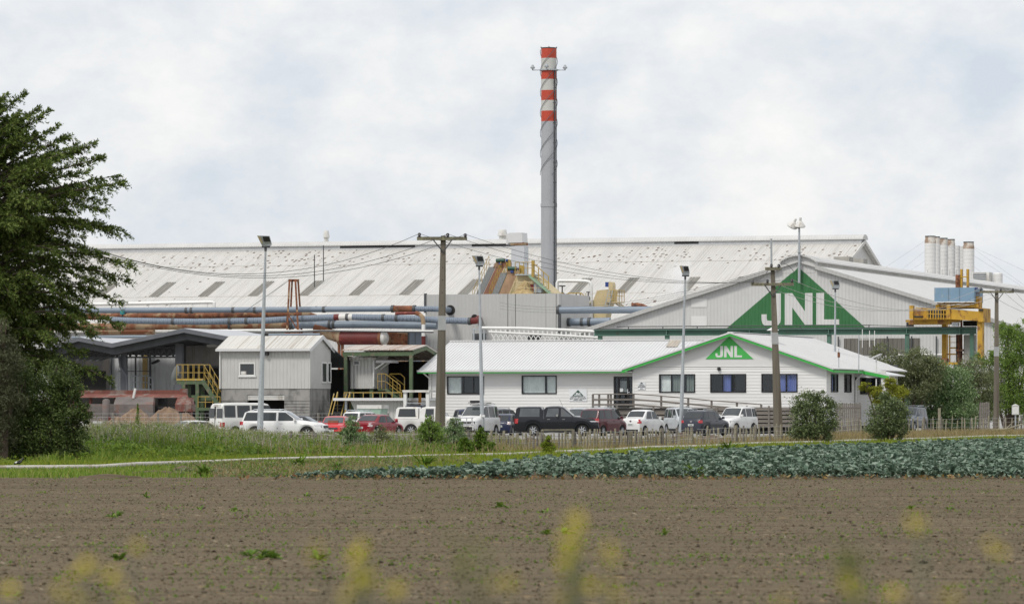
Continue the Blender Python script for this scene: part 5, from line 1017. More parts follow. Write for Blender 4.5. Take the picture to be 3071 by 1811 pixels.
b = MB(); x = fk.u(354, vT-.4); b.tube([(x, vT-.4, lk.z-.3), (x+.2, vT-.4, lk.z-1.6), (x+.7, vT-.4, lk.z-2.3), (x+.7, vT-.4, lk.z-5)], .09, 8); b.build('downpipe', M['gsteel'], ck, True)
b = MB(); q = K(337, 1058, vT-.5); b.lathe([(.08, .75), (.3, .6), (.42, 0), (.4, -.1), (.05, -.12)], 14, q); b.build('hanging_lamp', M['trim'], ck, True)
# back sheds
bs = fk.thing('dark_shed', 'dark shaded shed wall with open doorway behind the canopy', 'shed'); vB_ = 14
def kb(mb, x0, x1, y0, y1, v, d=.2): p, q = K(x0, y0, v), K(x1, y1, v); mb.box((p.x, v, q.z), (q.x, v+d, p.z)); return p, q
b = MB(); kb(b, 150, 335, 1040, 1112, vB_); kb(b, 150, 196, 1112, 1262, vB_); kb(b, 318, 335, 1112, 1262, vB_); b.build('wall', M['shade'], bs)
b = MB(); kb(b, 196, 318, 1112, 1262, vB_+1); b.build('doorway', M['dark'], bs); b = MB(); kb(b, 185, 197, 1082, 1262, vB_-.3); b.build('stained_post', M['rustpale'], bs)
sw = fk.thing('silver_shed', 'silver clad shed wall with pale patches seen under the canopy', 'shed'); vS_ = 12
b = MB(); kb(b, 335, 545, 1046, 1262, vS_); b.build('wall', pm('silver_cladding', (.50, .51, .52), .45, .12, .5, ribs=(.35, 'X', .02), streak=((.36, .37, .38), .3, 1, (1.5, 1, .1))), sw)
b = MB(); kb(b, 427, 441, 1050, 1262, vS_-.12, .1); b.build('stained_strip', pm('ochre_strip', (.40, .29, .12), .7, .2), sw)
b = MB(); kb(b, 329, 334, 1050, 1262, vS_-.3); kb(b, 447, 451, 1050, 1175, vS_-.4); kb(b, 404, 406, 1070, 1175, vS_-.4); kb(b, 356, 450, 1112, 1114, vS_-.4, .1); b.build('conduit', M['dsteel'], sw)
b = MB()
for px in (358, 455): q = K(px, 1092, vS_-.6); b.prism([q, q+Vector((.55, 0, .2)), q+Vector((.5, 0, .38)), q+Vector((-.05, 0, .12))], (0, .3, 0))
b.build('wall_lamp', M['trim'], sw)
gp = fk.thing('guard_platform', 'small grey railed platform in front of the silver shed wall', 'platform'); b = MB(); p, q = K(396, 1165, 7), K(436, 1165, 7); rails(b, p, q, K(396, 1127, 7).z-p.z, 3, .05); rails(b, q, K(458, 1176, 7), 1.0, 2, .05); b.box((p.x, 7, p.z-.15), (q.x, 8, p.z)); b.box((p.x+.1, 7.2, 0), (p.x+.3, 7.4, p.z)); b.box((q.x-.3, 7.2, 0), (q.x-.1, 7.4, p.z)); b.build('frame', M['steel'], gp)
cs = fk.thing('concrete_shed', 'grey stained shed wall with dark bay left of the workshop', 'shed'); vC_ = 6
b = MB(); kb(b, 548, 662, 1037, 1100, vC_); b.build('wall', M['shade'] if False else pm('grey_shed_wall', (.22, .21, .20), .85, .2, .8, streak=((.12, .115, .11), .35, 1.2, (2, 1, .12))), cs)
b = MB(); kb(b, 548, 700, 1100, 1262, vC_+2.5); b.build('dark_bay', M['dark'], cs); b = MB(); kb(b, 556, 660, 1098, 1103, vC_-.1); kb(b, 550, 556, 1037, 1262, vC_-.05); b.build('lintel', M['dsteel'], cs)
b = MB(); kb(b, 620, 665, 1033, 1040, vC_-.5, 2); b.build('eave', M['whitedirt'], cs)
# yellow stair tower
fy = Fr(590, 288); yt = fy.thing('stair_tower', 'green steel stair with yellow railed landing left of the workshop', 'stair'); Yp = lambda px, py, v=0: fy.p(px, py, v)
p, q, e = Yp(530, 1141), Yp(611, 1141), Yp(652, 1210); b = MB()
b.box((p.x, 0, p.z-.25), (q.x, 1.2, p.z)); 
for x, v in ((p.x+.5, .1), (q.x-.5, .1), (q.x-.5, 1.0), (p.x+.5, 1.)): b.box((x-.12, v-.1, 0), (x+.12, v+.1, p.z-.25))
for o in (0, 1.1): b.beam(q+Vector((-.1, o, 0)), e+Vector((0, o, 0)), .1, .28)
for k in range(9): s_ = q.lerp(e, (k+.5)/9); b.box((s_.x-.14, 0, s_.z-.03), (s_.x+.14, 1.1, s_.z+.02))
s_ = Yp(594, 1222); w_ = Yp(660, 1222); b.box((s_.x, 0, s_.z-.2), (w_.x, 1.2, s_.z)); b.box((q.x-1, .2, 2.2), (q.x+.9, .3, 2.6)); b.box((w_.x-.2, .1, 0), (w_.x, .3, s_.z)); b.build('frame', M['pgreen'], yt)
b = MB(); rails(b, p, q, 1.1, 5, .026); rails(b, p+Vector((0, 1.2, 0)), q+Vector((0, 1.2, 0)), 1.1, 5, .026); rails(b, q, e, 1.1, 3, .026); rails(b, q+Vector((0, 1.1, 0)), e+Vector((0, 1.1, 0)), 1.1, 3, .026); rails(b, s_, w_, .75, 3, .03); b.box((p.x, -.03, p.z), (q.x, 0, p.z+.14)); b.build('handrail', M['yellow'], yt)
t = thing('satellite_dish', 'grey satellite dish seen edge-on left of the yellow landing', 'dish', fy.world(Yp(527, 1125, .3)), -fy.a); b = MB(); b.lathe([(.02, -.12), (.3, -.08), (.55, .02), (.6, .06), (.55, .05), (.3, -.04)], 18); d = b.build('reflector', M['steel'], t, True); d.rotation_euler = (0, R(-75), 0); d.scale = (1.2, 1, 1)
b = MB(); b.tube([(0, 0, 0), (.3, .1, -.2)], .04); b.build('arm', M['dsteel'], t)

# ---------------------------------------------------------------- sawmill machinery and sawdust
fm = Fr(420, 280); mc = fm.thing('debarker_deck', 'rusty red steel log deck with sloped guards above the sawdust', 'machine'); Q = lambda px, py, v=0: fm.p(px, py, v)
def qb(mb, x0, x1, y0, y1, v, d): p, q = Q(x0, y0, v), Q(x1, y1, v); mb.box((p.x, v, q.z), (q.x, v+d, p.z))
M['redsteel'] = pm('dusty_red_steel', (.16, .055, .04), .8, .25, 1.5, spots=((.19, .14, .12), .4, 1.2, (1, 1, 1))); M['greysteel'] = pm('dusty_grey_steel', (.145, .125, .115), .75, .25, 1.2, spots=((.18, .09, .07), .35, 1.3, (1, 1, 1)))
b = MB(); qb(b, 215, 556, 1170, 1181, 1.5, .3); b.prism([Q(215, 1181, 1.4), Q(560, 1181, 1.4), Q(565, 1192, .7), Q(215, 1192, .7)], (0, .05, 0)); b.build('trough', M['redsteel'], mc)
b = MB(); qb(b, 540, 560, 1165, 1186, 1.3, .2); b.build('end_plate', M['redsteel'], mc)
b = MB(); b.prism([Q(348, 1190, .6), Q(461, 1190, .6), Q(459, 1212, -.2), Q(341, 1212, -.2)], (0, .3, -.05)); qb(b, 341, 459, 1212, 1262, -.2, .3); b.build('sloped_guard', M['greysteel'], mc)
b = MB(); qb(b, 209, 341, 1211, 1262, .3, .2); b.build('side_guard', M['greysteel'], mc)
b = MB(); b.prism([Q(532, 1193, .3), Q(570, 1193, .3), Q(573, 1212, -.2), Q(525, 1212, -.2)], (0, .6, 0)); qb(b, 525, 573, 1212, 1234, -.2, .8); qb(b, 541, 555, 1216, 1234, -.24, .03); b.build('end_box', M['redsteel'], mc)
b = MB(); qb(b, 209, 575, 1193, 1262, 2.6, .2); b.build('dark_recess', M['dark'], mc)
b = MB(); qb(b, 462, 530, 1219, 1225, .6, .3); qb(b, 474, 494, 1195, 1215, 1.2, .5); b.build('roller', M['trim'], mc)
b = MB()
for x in (220, 270, 345, 455, 530, 570): qb(b, x-3, x+3, 1192, 1290, 1.0, .25)
b.build('leg', M['redsteel'], mc)
b = MB(); q = Q(404, 1178, .4); b.beam(q+Vector((.05, 0, .3)), q+Vector((-.1, 0, -.35)), .14); b.build('chute', M['whitedirt'], mc)
p = fm.world(Q(318.5, 1260, -1)); t = thing('steel_bollard', 'fat dark steel post with domed cap left of the sawdust heap', 'bollard', (p.x, p.y, 0)); zz = H+(HY-1197)/FPX*p.y; r = 11.5*p.y/FPX
b = MB(); b.lathe([(r, 0), (r, zz-.12), (r*.8, zz-.02), (r*.3, zz+.03)], 20); b.build('shaft', M['greysteel'], t, True); b = MB(); b.lathe([(r*.35, 0), (r*.35, zz*.5)], 8, (r*.9, -r*.6, 0)); b.build('side_pipe', M['redtank'], t)
for lab, px, pyt, Y, rx in (('large orange brown sawdust heap below the sloped guard', 400, 1229, 268, 1.35), ('lower sawdust heap right of the large one', 500, 1226, 272, 1.5), ('small sawdust heap near the parked van', 560, 1241, 266, 1.0), ('flat spill of sawdust left of the large heap', 345, 1252, 266, 1.0)):
    g = W(px, pyt, Y); heap('sawdust_heap', lab, 'sawdust heap', (g.x, Y, 0), rx*1.7, 1.8, g.z, M['sawdust'], int(px))
# ================================================================ ground
def gz_py(py): return 12500*H/(py-HY)         # distance at which flat ground meets that pixel row
def ground(name, pts, z, m):
    b = MB(); b.poly([(x, y, z) for x, y in pts]); o = b.build(name, m, None, fix=False); o['kind'] = 'structure'
    if o.data.polygons[0].normal.z < 0: o.data.flip_normals()
    return o
soil = pm('ploughed_soil', (.142, .114, .076), 1, .10, .35, spots=((.100, .080, .054), .44, 1.3, (.025, 1.2, 1)), streak=((.158, .132, .09), .24, 26, (.3, 1, 1)), bump=.004, bscale=30, spec=.03)
ground('ground', [(-4000, 14), (4000, 14), (4000, 9000), (-4000, 9000)], 0, soil)
bank = MB(); bank.poly([(-40, -30, .55), (40, -30, .55), (40, 9, .5), (-40, 9, .5)]); bank.poly([(-40, 9, .5), (40, 9, .5), (40, 14, 0), (-40, 14, 0)]); o = bank.build('road_bank', pm('bank_grass', (.10, .12, .05), 1, .3, 2)); o['kind'] = 'structure'
PIPE = [(-200, 118), (0, 120), (170, 121), (300, 122), (410, 126), (540, 131), (600, 131.5), (800, 138), (1000, 141), (1153, 143), (1240, 146), (1517, 153), (1692, 160), (1840, 169), (1951, 176), (2126, 184), (2230, 193), (2497, 206), (2549, 210), (2801, 226), (2964, 241), (3120, 248)]
def pipeY(px): return float(np.interp(px, [p for p, _ in PIPE], [y for _, y in PIPE]))
verge = pm('verge_soil', (.155, .13, .07), 1, .25, .5, spots=((.09, .11, .035), .5, .5, (1, 1, 1)), bump=.03, bscale=5)
ground('grass_verge', [(GX(-300, 109), 109), (GX(560, 109.5), 109.5), (GX(1000, 128), 128), (GX(1500, 146), 146), (GX(2200, 186), 186), (GX(3150, 244), 244), (GX(3150, 285), 285), (GX(2500, 262), 262), (GX(1900, 233), 233), (GX(1000, 226), 226), (GX(-300, 226), 226)], .004, verge)
ground('gravel_car_park', [(GX(-300, 226), 226), (GX(1000, 226), 226), (GX(1900, 233), 233), (GX(2500, 262), 262), (GX(3300, 296), 296), (GX(3300, 310), 310), (60, 420), (-60, 420), (GX(-300, 300), 300)], .008, pm('gravel', (.30, .295, .28), 1, .2, 3, bump=.02, bscale=25))
ground('factory_yard', [(-160, 421), (160, 421), (160, 700), (-160, 700)], .008, pm('yard_asphalt', (.10, .10, .10), .95, .2, 1))

# ---------------------------------------------------------------- leaves, blades and rosettes as numpy meshes
def unit(v): return v/np.maximum(np.linalg.norm(v, axis=1, keepdims=True), 1e-9)
def diamonds(C, A, Wd, fold=.25, rng=RNG):
    """Leaf quads: C centres, A leaf vectors (length and direction), Wd half widths."""
    n = len(C); r = rng.normal(size=(n, 3)); P = unit(np.cross(A, r))*Wd[:, None]; Nn = unit(np.cross(A, P))*(np.linalg.norm(A, axis=1)*fold*.5)[:, None]
    V = np.empty((n, 4, 3)); V[:, 0] = C-A*.5; V[:, 1] = C+P+Nn*.5; V[:, 2] = C+A*.5; V[:, 3] = C-P+Nn*.5
    return V.reshape(-1, 3), np.arange(n*4).reshape(n, 4)
def crown_points(blobs, n, clump=.32, shell=.55, rng=RNG):
    """Points in clumps through ellipsoids (centre, radii): uneven edge, gaps between clumps."""
    out = []; vol = np.array([b[1][0]*b[1][2] for b in blobs]); vol = vol/vol.sum()
    for (c, r), w in zip(blobs, vol):
        k = max(6, int(n*w/70)); d = unit(rng.normal(size=(k, 3))); rr = (shell+(1-shell)*rng.random(k))**.8*rng.uniform(.86, 1.1, k)
        cc = np.array(c)+d*rr[:, None]*np.array(r); m = int(n*w/k)+1
        s = clump*min(r)*rng.uniform(.5, 1.15, k)
        p = cc[:, None]+rng.normal(size=(k, m, 3))*s[:, None, None]*np.array([.6, .6, .42]); out.append(p.reshape(-1, 3))
    return np.concatenate(out)
def foliage(name, P, size, m, parent, up=.35, aspect=.42, rng=RNG):
    n = len(P); A = unit(rng.normal(size=(n, 3))+np.array([0, 0, up]))*(size*rng.uniform(.6, 1.35, n))[:, None]
    V, F = diamonds(P, A, np.linalg.norm(A, axis=1)*aspect*.5, rng=rng); return np_obj(name, V, F, m, parent)
G3 = lambda c, s=1.: tuple(x*s for x in c)
LM = dict(
    under=leafmat('undergrowth_leaf', [(.031, .053, .014), (.058, .090, .023), (.096, .134, .036), (.156, .192, .066)], .45, .2),
    conifer=leafmat('conifer_frond', [(.043, .073, .018), (.085, .128, .027), (.138, .188, .043), (.225, .269, .075)], .6, .15), dark=leafmat('dark_glossy_leaf', [(.066, .098, .042), (.109, .147, .064), (.151, .198, .079), (.226, .273, .125)], .45, .2),
    wattle=leafmat('grey_green_leaf', [(.065, .078, .039), (.098, .111, .055), (.143, .150, .085)], .6, .2), olive=leafmat('olive_leaf', [(.088, .110, .044), (.138, .163, .069), (.194, .219, .106), (.275, .294, .175)], .5, .25),
    fresh=leafmat('fresh_leaf', [(.108, .186, .034), (.168, .264, .054), (.252, .348, .084)], .5, .3), gold=leafmat('golden_leaf', [(.166, .196, .021), (.258, .279, .031), (.342, .342, .051)], .5, .3), mid=leafmat('mid_green_leaf', [(.083, .158, .055), (.148, .240, .089), (.222, .315, .139), (.352, .425, .240)], .5, .25),
    grass=leafmat('green_grass_blade', [(.09, .17, .02), (.13, .225, .028), (.18, .27, .036), (.23, .29, .05), (.30, .30, .10)], .6, .3), dry=leafmat('dry_grass_blade', [(.20, .16, .07), (.29, .23, .11), (.36, .29, .17), (.17, .16, .05)], .8, .25), seed=leafmat('seed_stalk', [(.230, .197, .123), (.328, .295, .213), (.451, .426, .369), (.164, .148, .066)], .8, .2),
    lawn=leafmat('bright_grass_blade', [(.13, .21, .02), (.20, .27, .028), (.28, .29, .04)], .6, .3), weed=leafmat('weed_leaf', [(.08, .15, .02), (.12, .20, .028), (.18, .26, .04)], .5, .3), fennel=leafmat('feathery_weed', [(.09, .18, .024), (.125, .22, .03), (.17, .26, .05)], .6, .3),
    cab=leafmat('brassica_leaf', [(.075, .130, .085), (.10, .160, .108), (.13, .195, .135), (.18, .25, .18), (.29, .36, .285)], .5, .2, .4), yel=leafmat('yellowed_leaf', [(.28, .19, .05), (.22, .12, .06), (.30, .24, .11), (.15, .12, .07), (.16, .15, .05)], .7, .2), straw=leafmat('straw', [(.25, .18, .105), (.32, .25, .15), (.16, .10, .065), (.38, .33, .24)], .9, .1), clod=leafmat('soil_clod', [(.035, .026, .017), (.075, .059, .040), (.115, .094, .064), (.145, .12, .083)], 1, 0, .1), petal=leafmat('mustard_petal', [(.62, .50, .03), (.72, .60, .06), (.55, .48, .05)], .7, .35), mustard=leafmat('mustard_leaf', [(.14, .17, .04), (.2, .22, .06)], .6, .3),
)

# ---------------------------------------------------------------- soil clods, straw and seedlings over the field
def scatter_field(n, y0, y1, p=.8):
    Y = y0*(y1/y0)**(RNG.random(n)**p); px = RNG.uniform(-60, 3131, n); return (px-CX)/FPX*Y, Y
n = 40000; X, Y = scatter_field(n, 38, 107.5); s = np.clip(RNG.lognormal(-4.95, .5, n), .003, .05)
oc = np.array([(1, 0, 0), (0, 1, 0), (-1, 0, 0), (0, -1, 0), (0, 0, 1), (0, 0, -1)], float); of_ = np.array([(0, 1, 4), (1, 2, 4), (2, 3, 4), (3, 0, 4), (1, 0, 5), (2, 1, 5), (3, 2, 5), (0, 3, 5)])
V = oc[None]*s[:, None, None]*RNG.uniform(.5, 1.5, (n, 6, 1))*np.array([1.25, 1.1, .75])+np.stack([X, Y, s*.25], 1)[:, None]
F = (of_[None]+6*np.arange(n)[:, None, None]).reshape(-1, 3); o = np_obj('soil_clods', V.reshape(-1, 3), F, LM['clod']); o['kind'] = 'stuff'
n = 9500; X, Y = scatter_field(n, 38, 108); a = RNG.normal(0, .9, n); ln = np.clip(RNG.lognormal(-3.0, .55, n), .015, .28)
A = np.stack([np.cos(a)*ln, np.sin(a)*ln, RNG.normal(0, .12, n)*ln], 1); V, F = diamonds(np.stack([X, Y, np.full(n, .022)+np.abs(A[:, 2])*.5], 1), A, .004+ln*.022)
o = np_obj('straw_litter', V, F, LM['straw']); o['kind'] = 'stuff'
n = 7000; X, Y = scatter_field(520, 39, 107); k = RNG.integers(0, 520, n); C = np.stack([X[k]+RNG.normal(0, .16, n), Y[k]+RNG.normal(0, .5, n), RNG.uniform(.01, .05, n)], 1)
A = unit(RNG.normal(size=(n, 3))+np.array([0, 0, .6]))*RNG.uniform(.02, .06, n)[:, None]; V, F = diamonds(C, A, np.linalg.norm(A, axis=1)*.28); o = np_obj('seedling_cover', V, F, LM['weed']); o['kind'] = 'stuff'
def leafstrip(base, dirv, up, L_, w, curl, nseg=4):
    """One tapering bent leaf blade as a strip: returns verts, quads."""
    d = Vector(dirv).normalized(); sd = d.cross(Vector((0, 0, 1))); sd = sd.normalized() if sd.length > 1e-3 else Vector((1, 0, 0)); V = []; p = Vector(base); ang = up
    for i in range(nseg+1):
        t = i/nseg; ww = w*math.sin(pi*min(.97, .12+.85*t))**.8*.5+.001; V += [p-sd*ww+Vector((0, 0, ww*.4)), p, p+sd*ww+Vector((0, 0, ww*.4))]
        p = p+(d*cos(ang)+Vector((0, 0, 1))*sin(ang))*L_/nseg; ang -= curl/nseg
    F = []
    for i in range(nseg):
        o = 3*i; F += [(o, o+1, o+4, o+3), (o+1, o+2, o+5, o+4)]
    return V, F
def rosette(name, lab, cat, px, py, h, n, w, m, group=None, Y=None, spread=1., stalks=0, up0=.5, seed=None):
    rg = random.Random(seed if seed is not None else int(px*7+py)); Y = Y or gz_py(py); t = thing(name, lab, cat, (GX(px, Y), Y, 0), 0, group); b = MB()
    for k in range(n):
        a = rg.uniform(0, 2*pi); up = rg.uniform(up0, 1.35); r = rg.uniform(0, .16)*h*spread
        b.add(*leafstrip((r*cos(a)*spread, r*sin(a)*spread, rg.uniform(0, .25)*h), (cos(a), sin(a), 0), up, h*rg.uniform(.6, 1.1)*(1+.3*(spread-1)), w*rg.uniform(.6, 1.2), rg.uniform(.5, 1.6)))
    b.build('leaves', m, t, fix=False)
    if stalks:
        b = MB()
        for k in range(stalks):
            a = rg.uniform(0, 2*pi); q = Vector((cos(a)*.2*h, sin(a)*.2*h, h*rg.uniform(.9, 1.35))); b.tube([(0, 0, 0), q*.5+Vector((0, 0, .1*h)), q], .008, 4)
        b.build('stem', M['bark'], t)
    return t
for px, py, h in ((437, 1493, .09), (352, 1550, .1), (335, 1553, .08), (778, 1678, .13), (755, 1668, .1), (815, 1675, .13), (355, 1680, .1), (955, 1680, .1), (1690, 1602, .1), (1640, 1605, .08), (1500, 1523, .1), (1525, 1525, .09), (1990, 1606, .09), (918, 1490, .08), (600, 1530, .08), (705, 1534, .08), (2730, 1528, .09), (2845, 1528, .07), (1640, 1538, .08)):
    rosette('field_weed', f'small green weed sprouting from the bare soil', 'weed', px, py, h*1.15, 9, h*.75, LM['weed'], 'weeds sprouting in the bare field', spread=1.9, up0=.15)

# ---------------------------------------------------------------- brassica crop
def cropY(px): return float(np.interp(px, [700, 800, 1300, 1500, 1700, 2000, 2300, 2700, 3071, 3200], [106.9, 108.2, 112, 122, 134, 147, 161, 179, 203, 208]))
rows = []; y = 107.3
while y < 208:
    for x in np.arange(-8, 30, .40):
        xx = x+RNG.normal(0, .06); yy = y+RNG.normal(0, .06); px = CX+xx/yy*FPX
        if 840+RNG.normal(0, 50) < px < 3420 and yy < cropY(px)+RNG.normal(0, .25): rows.append((xx, yy))
    y += .5
rows += [(x+RNG.normal(0, .1), RNG.uniform(107.2, 111)) for x in RNG.uniform(-5.7, 0, 240)]
rows = [r for r in rows if r[1] < cropY(CX+r[0]/r[1]*FPX)+.3]
PL = np.array(rows); hgt = np.interp(PL[:, 1]+RNG.normal(0, 1, len(PL)), [107, 109, 130], [.25, .30, .34])*np.interp(CX+PL[:, 0]/PL[:, 1]*FPX, [820, 1100, 1500], [.45, .78, 1])*RNG.uniform(.8, 1.2, len(PL))
LV, LF, o_ = [], [], 0
per = 20
for k in range(per):
    n = len(PL); az = RNG.uniform(0, 2*pi, n); el = np.interp(k, [0, per-1], [.05, 1.2])+RNG.normal(0, .15, n); ln = hgt*RNG.uniform(.45, .8, n)*.78
    d = np.stack([np.cos(az)*np.cos(el), np.sin(az)*np.cos(el), np.sin(el)], 1); sd = np.stack([-np.sin(az), np.cos(az), np.zeros(n)], 1); nr = np.cross(sd, d)
    b0 = np.stack([PL[:, 0], PL[:, 1], hgt*RNG.uniform(.1, .62, n)], 1); w = ln*RNG.uniform(.34, .55, n)
    prof = [(0.05, .12, 0), (.35, .8, .06), (.7, 1., .02), (1.0, .35, -.18)]; VV = np.empty((n, 12, 3))
    for i, (t, ww, bend) in enumerate(prof):
        c = b0+d*(ln*t)[:, None]+np.array([0, 0, 1])*(ln*bend)[:, None]
        rip = RNG.normal(0, .10, (n, 2))*ln[:, None]
        VV[:, i*3] = c-sd*(w*ww)[:, None]-nr*(w*ww*.35+rip[:, 0])[:, None]; VV[:, i*3+1] = c; VV[:, i*3+2] = c+sd*(w*ww)[:, None]-nr*(w*ww*.35+rip[:, 1])[:, None]
    q = np.array([(0, 1, 4, 3), (1, 2, 5, 4), (3, 4, 7, 6), (4, 5, 8, 7), (6, 7, 10, 9), (7, 8, 11, 10)]); LV.append(VV.reshape(-1, 3)); LF.append((q[None]+12*np.arange(n)[:, None, None]).reshape(-1, 4)+o_); o_ += 12*n
o = np_obj('brassica_crop', np.concatenate(LV), np.concatenate(LF), LM['cab'], smooth=True); o['kind'] = 'stuff'
n = 420; px = RNG.uniform(720, 3120, n); Y = 106.6+RNG.normal(0, .25, n); C = np.stack([GX(px, Y), Y, RNG.uniform(.02, .12, n)], 1); A = unit(RNG.normal(size=(n, 3)))*RNG.uniform(.06, .17, n)[:, None]
V, F = diamonds(C, A, np.linalg.norm(A, axis=1)*.3); o = np_obj('yellowed_leaves', V, F, LM['yel']); o['kind'] = 'stuff'

# ---------------------------------------------------------------- grass
def blades(name, PX, Y, h, m, w=.013, lean=.35, rng=RNG):
    n = len(PX); X = (PX-CX)/FPX*Y; a = rng.uniform(0, 2*pi, n); L_ = np.abs(rng.normal(0, lean, n))*h; d = np.stack([np.cos(a), np.sin(a), np.zeros(n)], 1); b = np.stack([X, Y, np.zeros(n)], 1)
    s = np.stack([-np.sin(a), np.cos(a), np.zeros(n)], 1)*0+unit(np.stack([rng.normal(1, .3, n), rng.normal(0, .5, n), np.zeros(n)], 1)); ww = (w*rng.uniform(.6, 1.5, n))[:, None]
    mid = b+d*(L_*.3)[:, None]+np.array([0, 0, 1])*(h*.6)[:, None]; tip = b+d*L_[:, None]+np.array([0, 0, 1])*h[:, None]
    V = np.stack([b-s*ww, b+s*ww, mid-s*ww*.8, mid+s*ww*.8, tip-s*ww*.15, tip+s*ww*.15], 1).reshape(-1, 3); i = 6*np.arange(n)[:, None]
    F = np.concatenate([i+np.array([0, 1, 3, 2]), i+np.array([2, 3, 5, 4])], 0); o = np_obj(name, V, F, m); o['kind'] = 'stuff'; return o
def clumpy(px, y, f=1.):
    return .55+.45*np.sin(px*.021*f+1.3*np.sin(y*.31))*np.sin(y*.47*f+2.1*np.sin(px*.013))
def pY(px): return np.interp(px, [p for p, _ in PIPE], [q for _, q in PIPE])
# height of the rank growth by place along the verge
gh = lambda px: np.interp(px, [-100, 230, 300, 620, 700, 850, 1000, 1300, 1420, 1520, 1800, 2300, 3100], [.7, .95, 1.05, 1.0, .78, .58, .56, .62, .54, .30, .22, .18, .20])
n = 105000; px = RNG.uniform(-80, 1560, n); t = RNG.random(n); y0 = pY(px)+.25; Y = y0+(222-y0)*t**1.25
h = gh(px)*np.interp(Y-y0, [0, 3, 14, 30, 60], [.22, .35, .75, 1.0, .9])*(.32+.85*clumpy(px, Y))*RNG.uniform(.45, 1.15, n)
blades('long_grass', px, Y, h, LM['grass'], .014)
n = 26000; px = RNG.uniform(-80, 1750, n); Y = pY(px)+RNG.exponential(3.2, n)+.1; blades('verge_lawn', px, Y, RNG.uniform(.08, .3, n)*np.interp(px, [0, 1300, 1700], [1, .9, .7]), LM['lawn'], .015)
n = 15000; px = RNG.uniform(1240, 3150, n); yc = np.interp(px, [1300, 1500, 1700, 2000, 2300, 2700, 3071, 3200], [112, 122, 134, 147, 161, 179, 203, 208]); Y = yc+RNG.random(n)*(pY(px)-yc); blades('headland_grass', px, Y, RNG.uniform(.06, .26, n), LM['lawn'], .014)
n = 52000; px = RNG.uniform(760, 3150, n); y0 = pY(px)+.2; y1 = np.interp(px, [700, 1500, 1900, 2500, 3150], [215, 212, 226, 252, 282]); Y = y0+(y1-y0)*RNG.random(n)**1.1
keep = RNG.random(n) < np.interp(px, [760, 1000, 1500, 2300, 2500], [.12, .3, .7, .75, 1])*clumpy(px, Y, .7); px, Y = px[keep], Y[keep]
blades('dry_grass', px, Y, RNG.uniform(.08, .42, len(px))*np.interp(px, [760, 1500, 1600, 2300, 2500], [1.6, 1.35, .8, .65, 1.15]), LM['dry'], .013)
n = 5200; px = RNG.uniform(200, 1560, n); Y = pY(px)+RNG.uniform(12, 62, n); h = gh(px)*RNG.uniform(.75, 1.35, n); blades('seeding_stalks', px, Y, h, LM['seed'], .008, .2)
b_ = 3600; k = RNG.integers(0, 260, b_); cx_ = RNG.uniform(210, 1540, 260); cy_ = pY(cx_)+RNG.uniform(14, 60, 260); hh = gh(cx_)*RNG.uniform(.9, 1.25, 260)
C = np.stack([GX(cx_, cy_)[k]+RNG.normal(0, .16, b_), cy_[k]+RNG.normal(0, .2, b_), hh[k]+RNG.normal(0, .10, b_)], 1); A = unit(RNG.normal(size=(b_, 3)))*RNG.uniform(.03, .075, b_)[:, None]; V, F = diamonds(C, A, np.linalg.norm(A, axis=1)*.4); o = np_obj('seed_heads', V, F, LM['seed']); o['kind'] = 'stuff'
n = 15000; px = RNG.uniform(-60, 1450, n); Y = np.where(px < 640, 109+RNG.random(n)*(pY(px)-109), pY(px)-RNG.exponential(2.0, n)); ok = (Y > 108) & ((px < 640) | (Y > np.interp(px, [640, 1000, 1450], [109, 112, 138]))); px, Y = px[ok], Y[ok]; blades('sparse_grass', px, Y, RNG.uniform(.03, .16, len(px)), LM['grass'], .012)
n = 6500; px = RNG.uniform(560, 1420, n); Y = np.interp(px, [560, 1000, 1420], [110, 112, 130])+RNG.random(n)*(pY(px)-1-np.interp(px, [560, 1000, 1420], [110, 112, 130])); blades('dull_grass', px, Y, RNG.uniform(.05, .3, n)*clumpy(px, Y, 2), LM['dry'], .012)

def weedmass(name, n, lo, hi, m, size, asp, up, d0, d1, r=.34):
    """Broad leaved growth mounded among the grass: uncountable, one object."""
    cx_ = RNG.uniform(lo, hi, n); cy_ = pY(cx_)+RNG.uniform(d0, d1, n)*np.interp(cx_, [1000, 1500], [1, .6]); hh = gh(cx_)*RNG.uniform(.45, 1.05, n)*np.interp(cy_-pY(cx_), [0, 10, 25], [.35, .8, 1]); k = np.repeat(np.arange(n), 85); q = len(k)
    C = np.stack([GX(cx_, cy_)[k]+RNG.normal(0, r, q), cy_[k]+RNG.normal(0, r*1.3, q), np.abs(hh[k]*(.25+.8*RNG.random(q)**.7))], 1); A = unit(RNG.normal(size=(q, 3))+np.array([0, 0, up]))*(size*RNG.uniform(.5, 1.3, q))[:, None]
    V, F = diamonds(C, A, np.linalg.norm(A, axis=1)*asp*.5); o = np_obj(name, V, F, m); o['kind'] = 'stuff'
def lowmass(name, n, m, size):
    cx_ = RNG.uniform(540, 1400, n); lo = np.interp(cx_, [540, 1000, 1400], [109.5, 111, 128]); cy_ = lo+RNG.random(n)*np.maximum(1, pY(cx_)-1-lo); k = np.repeat(np.arange(n), 60); q = len(k)
    C = np.stack([GX(cx_, cy_)[k]+RNG.normal(0, .22, q), cy_[k]+RNG.normal(0, .4, q), np.abs(RNG.normal(0, .09, q))+.01], 1); A = unit(RNG.normal(size=(q, 3))+np.array([0, 0, .7]))*(size*RNG.uniform(.5, 1.3, q))[:, None]
    V, F = diamonds(C, A, np.linalg.norm(A, axis=1)*.16); o = np_obj(name, V, F, m); o['kind'] = 'stuff'
lowmass('low_weeds', 130, LM['olive'], .09); lowmass('low_green_weeds', 70, LM['weed'], .1)
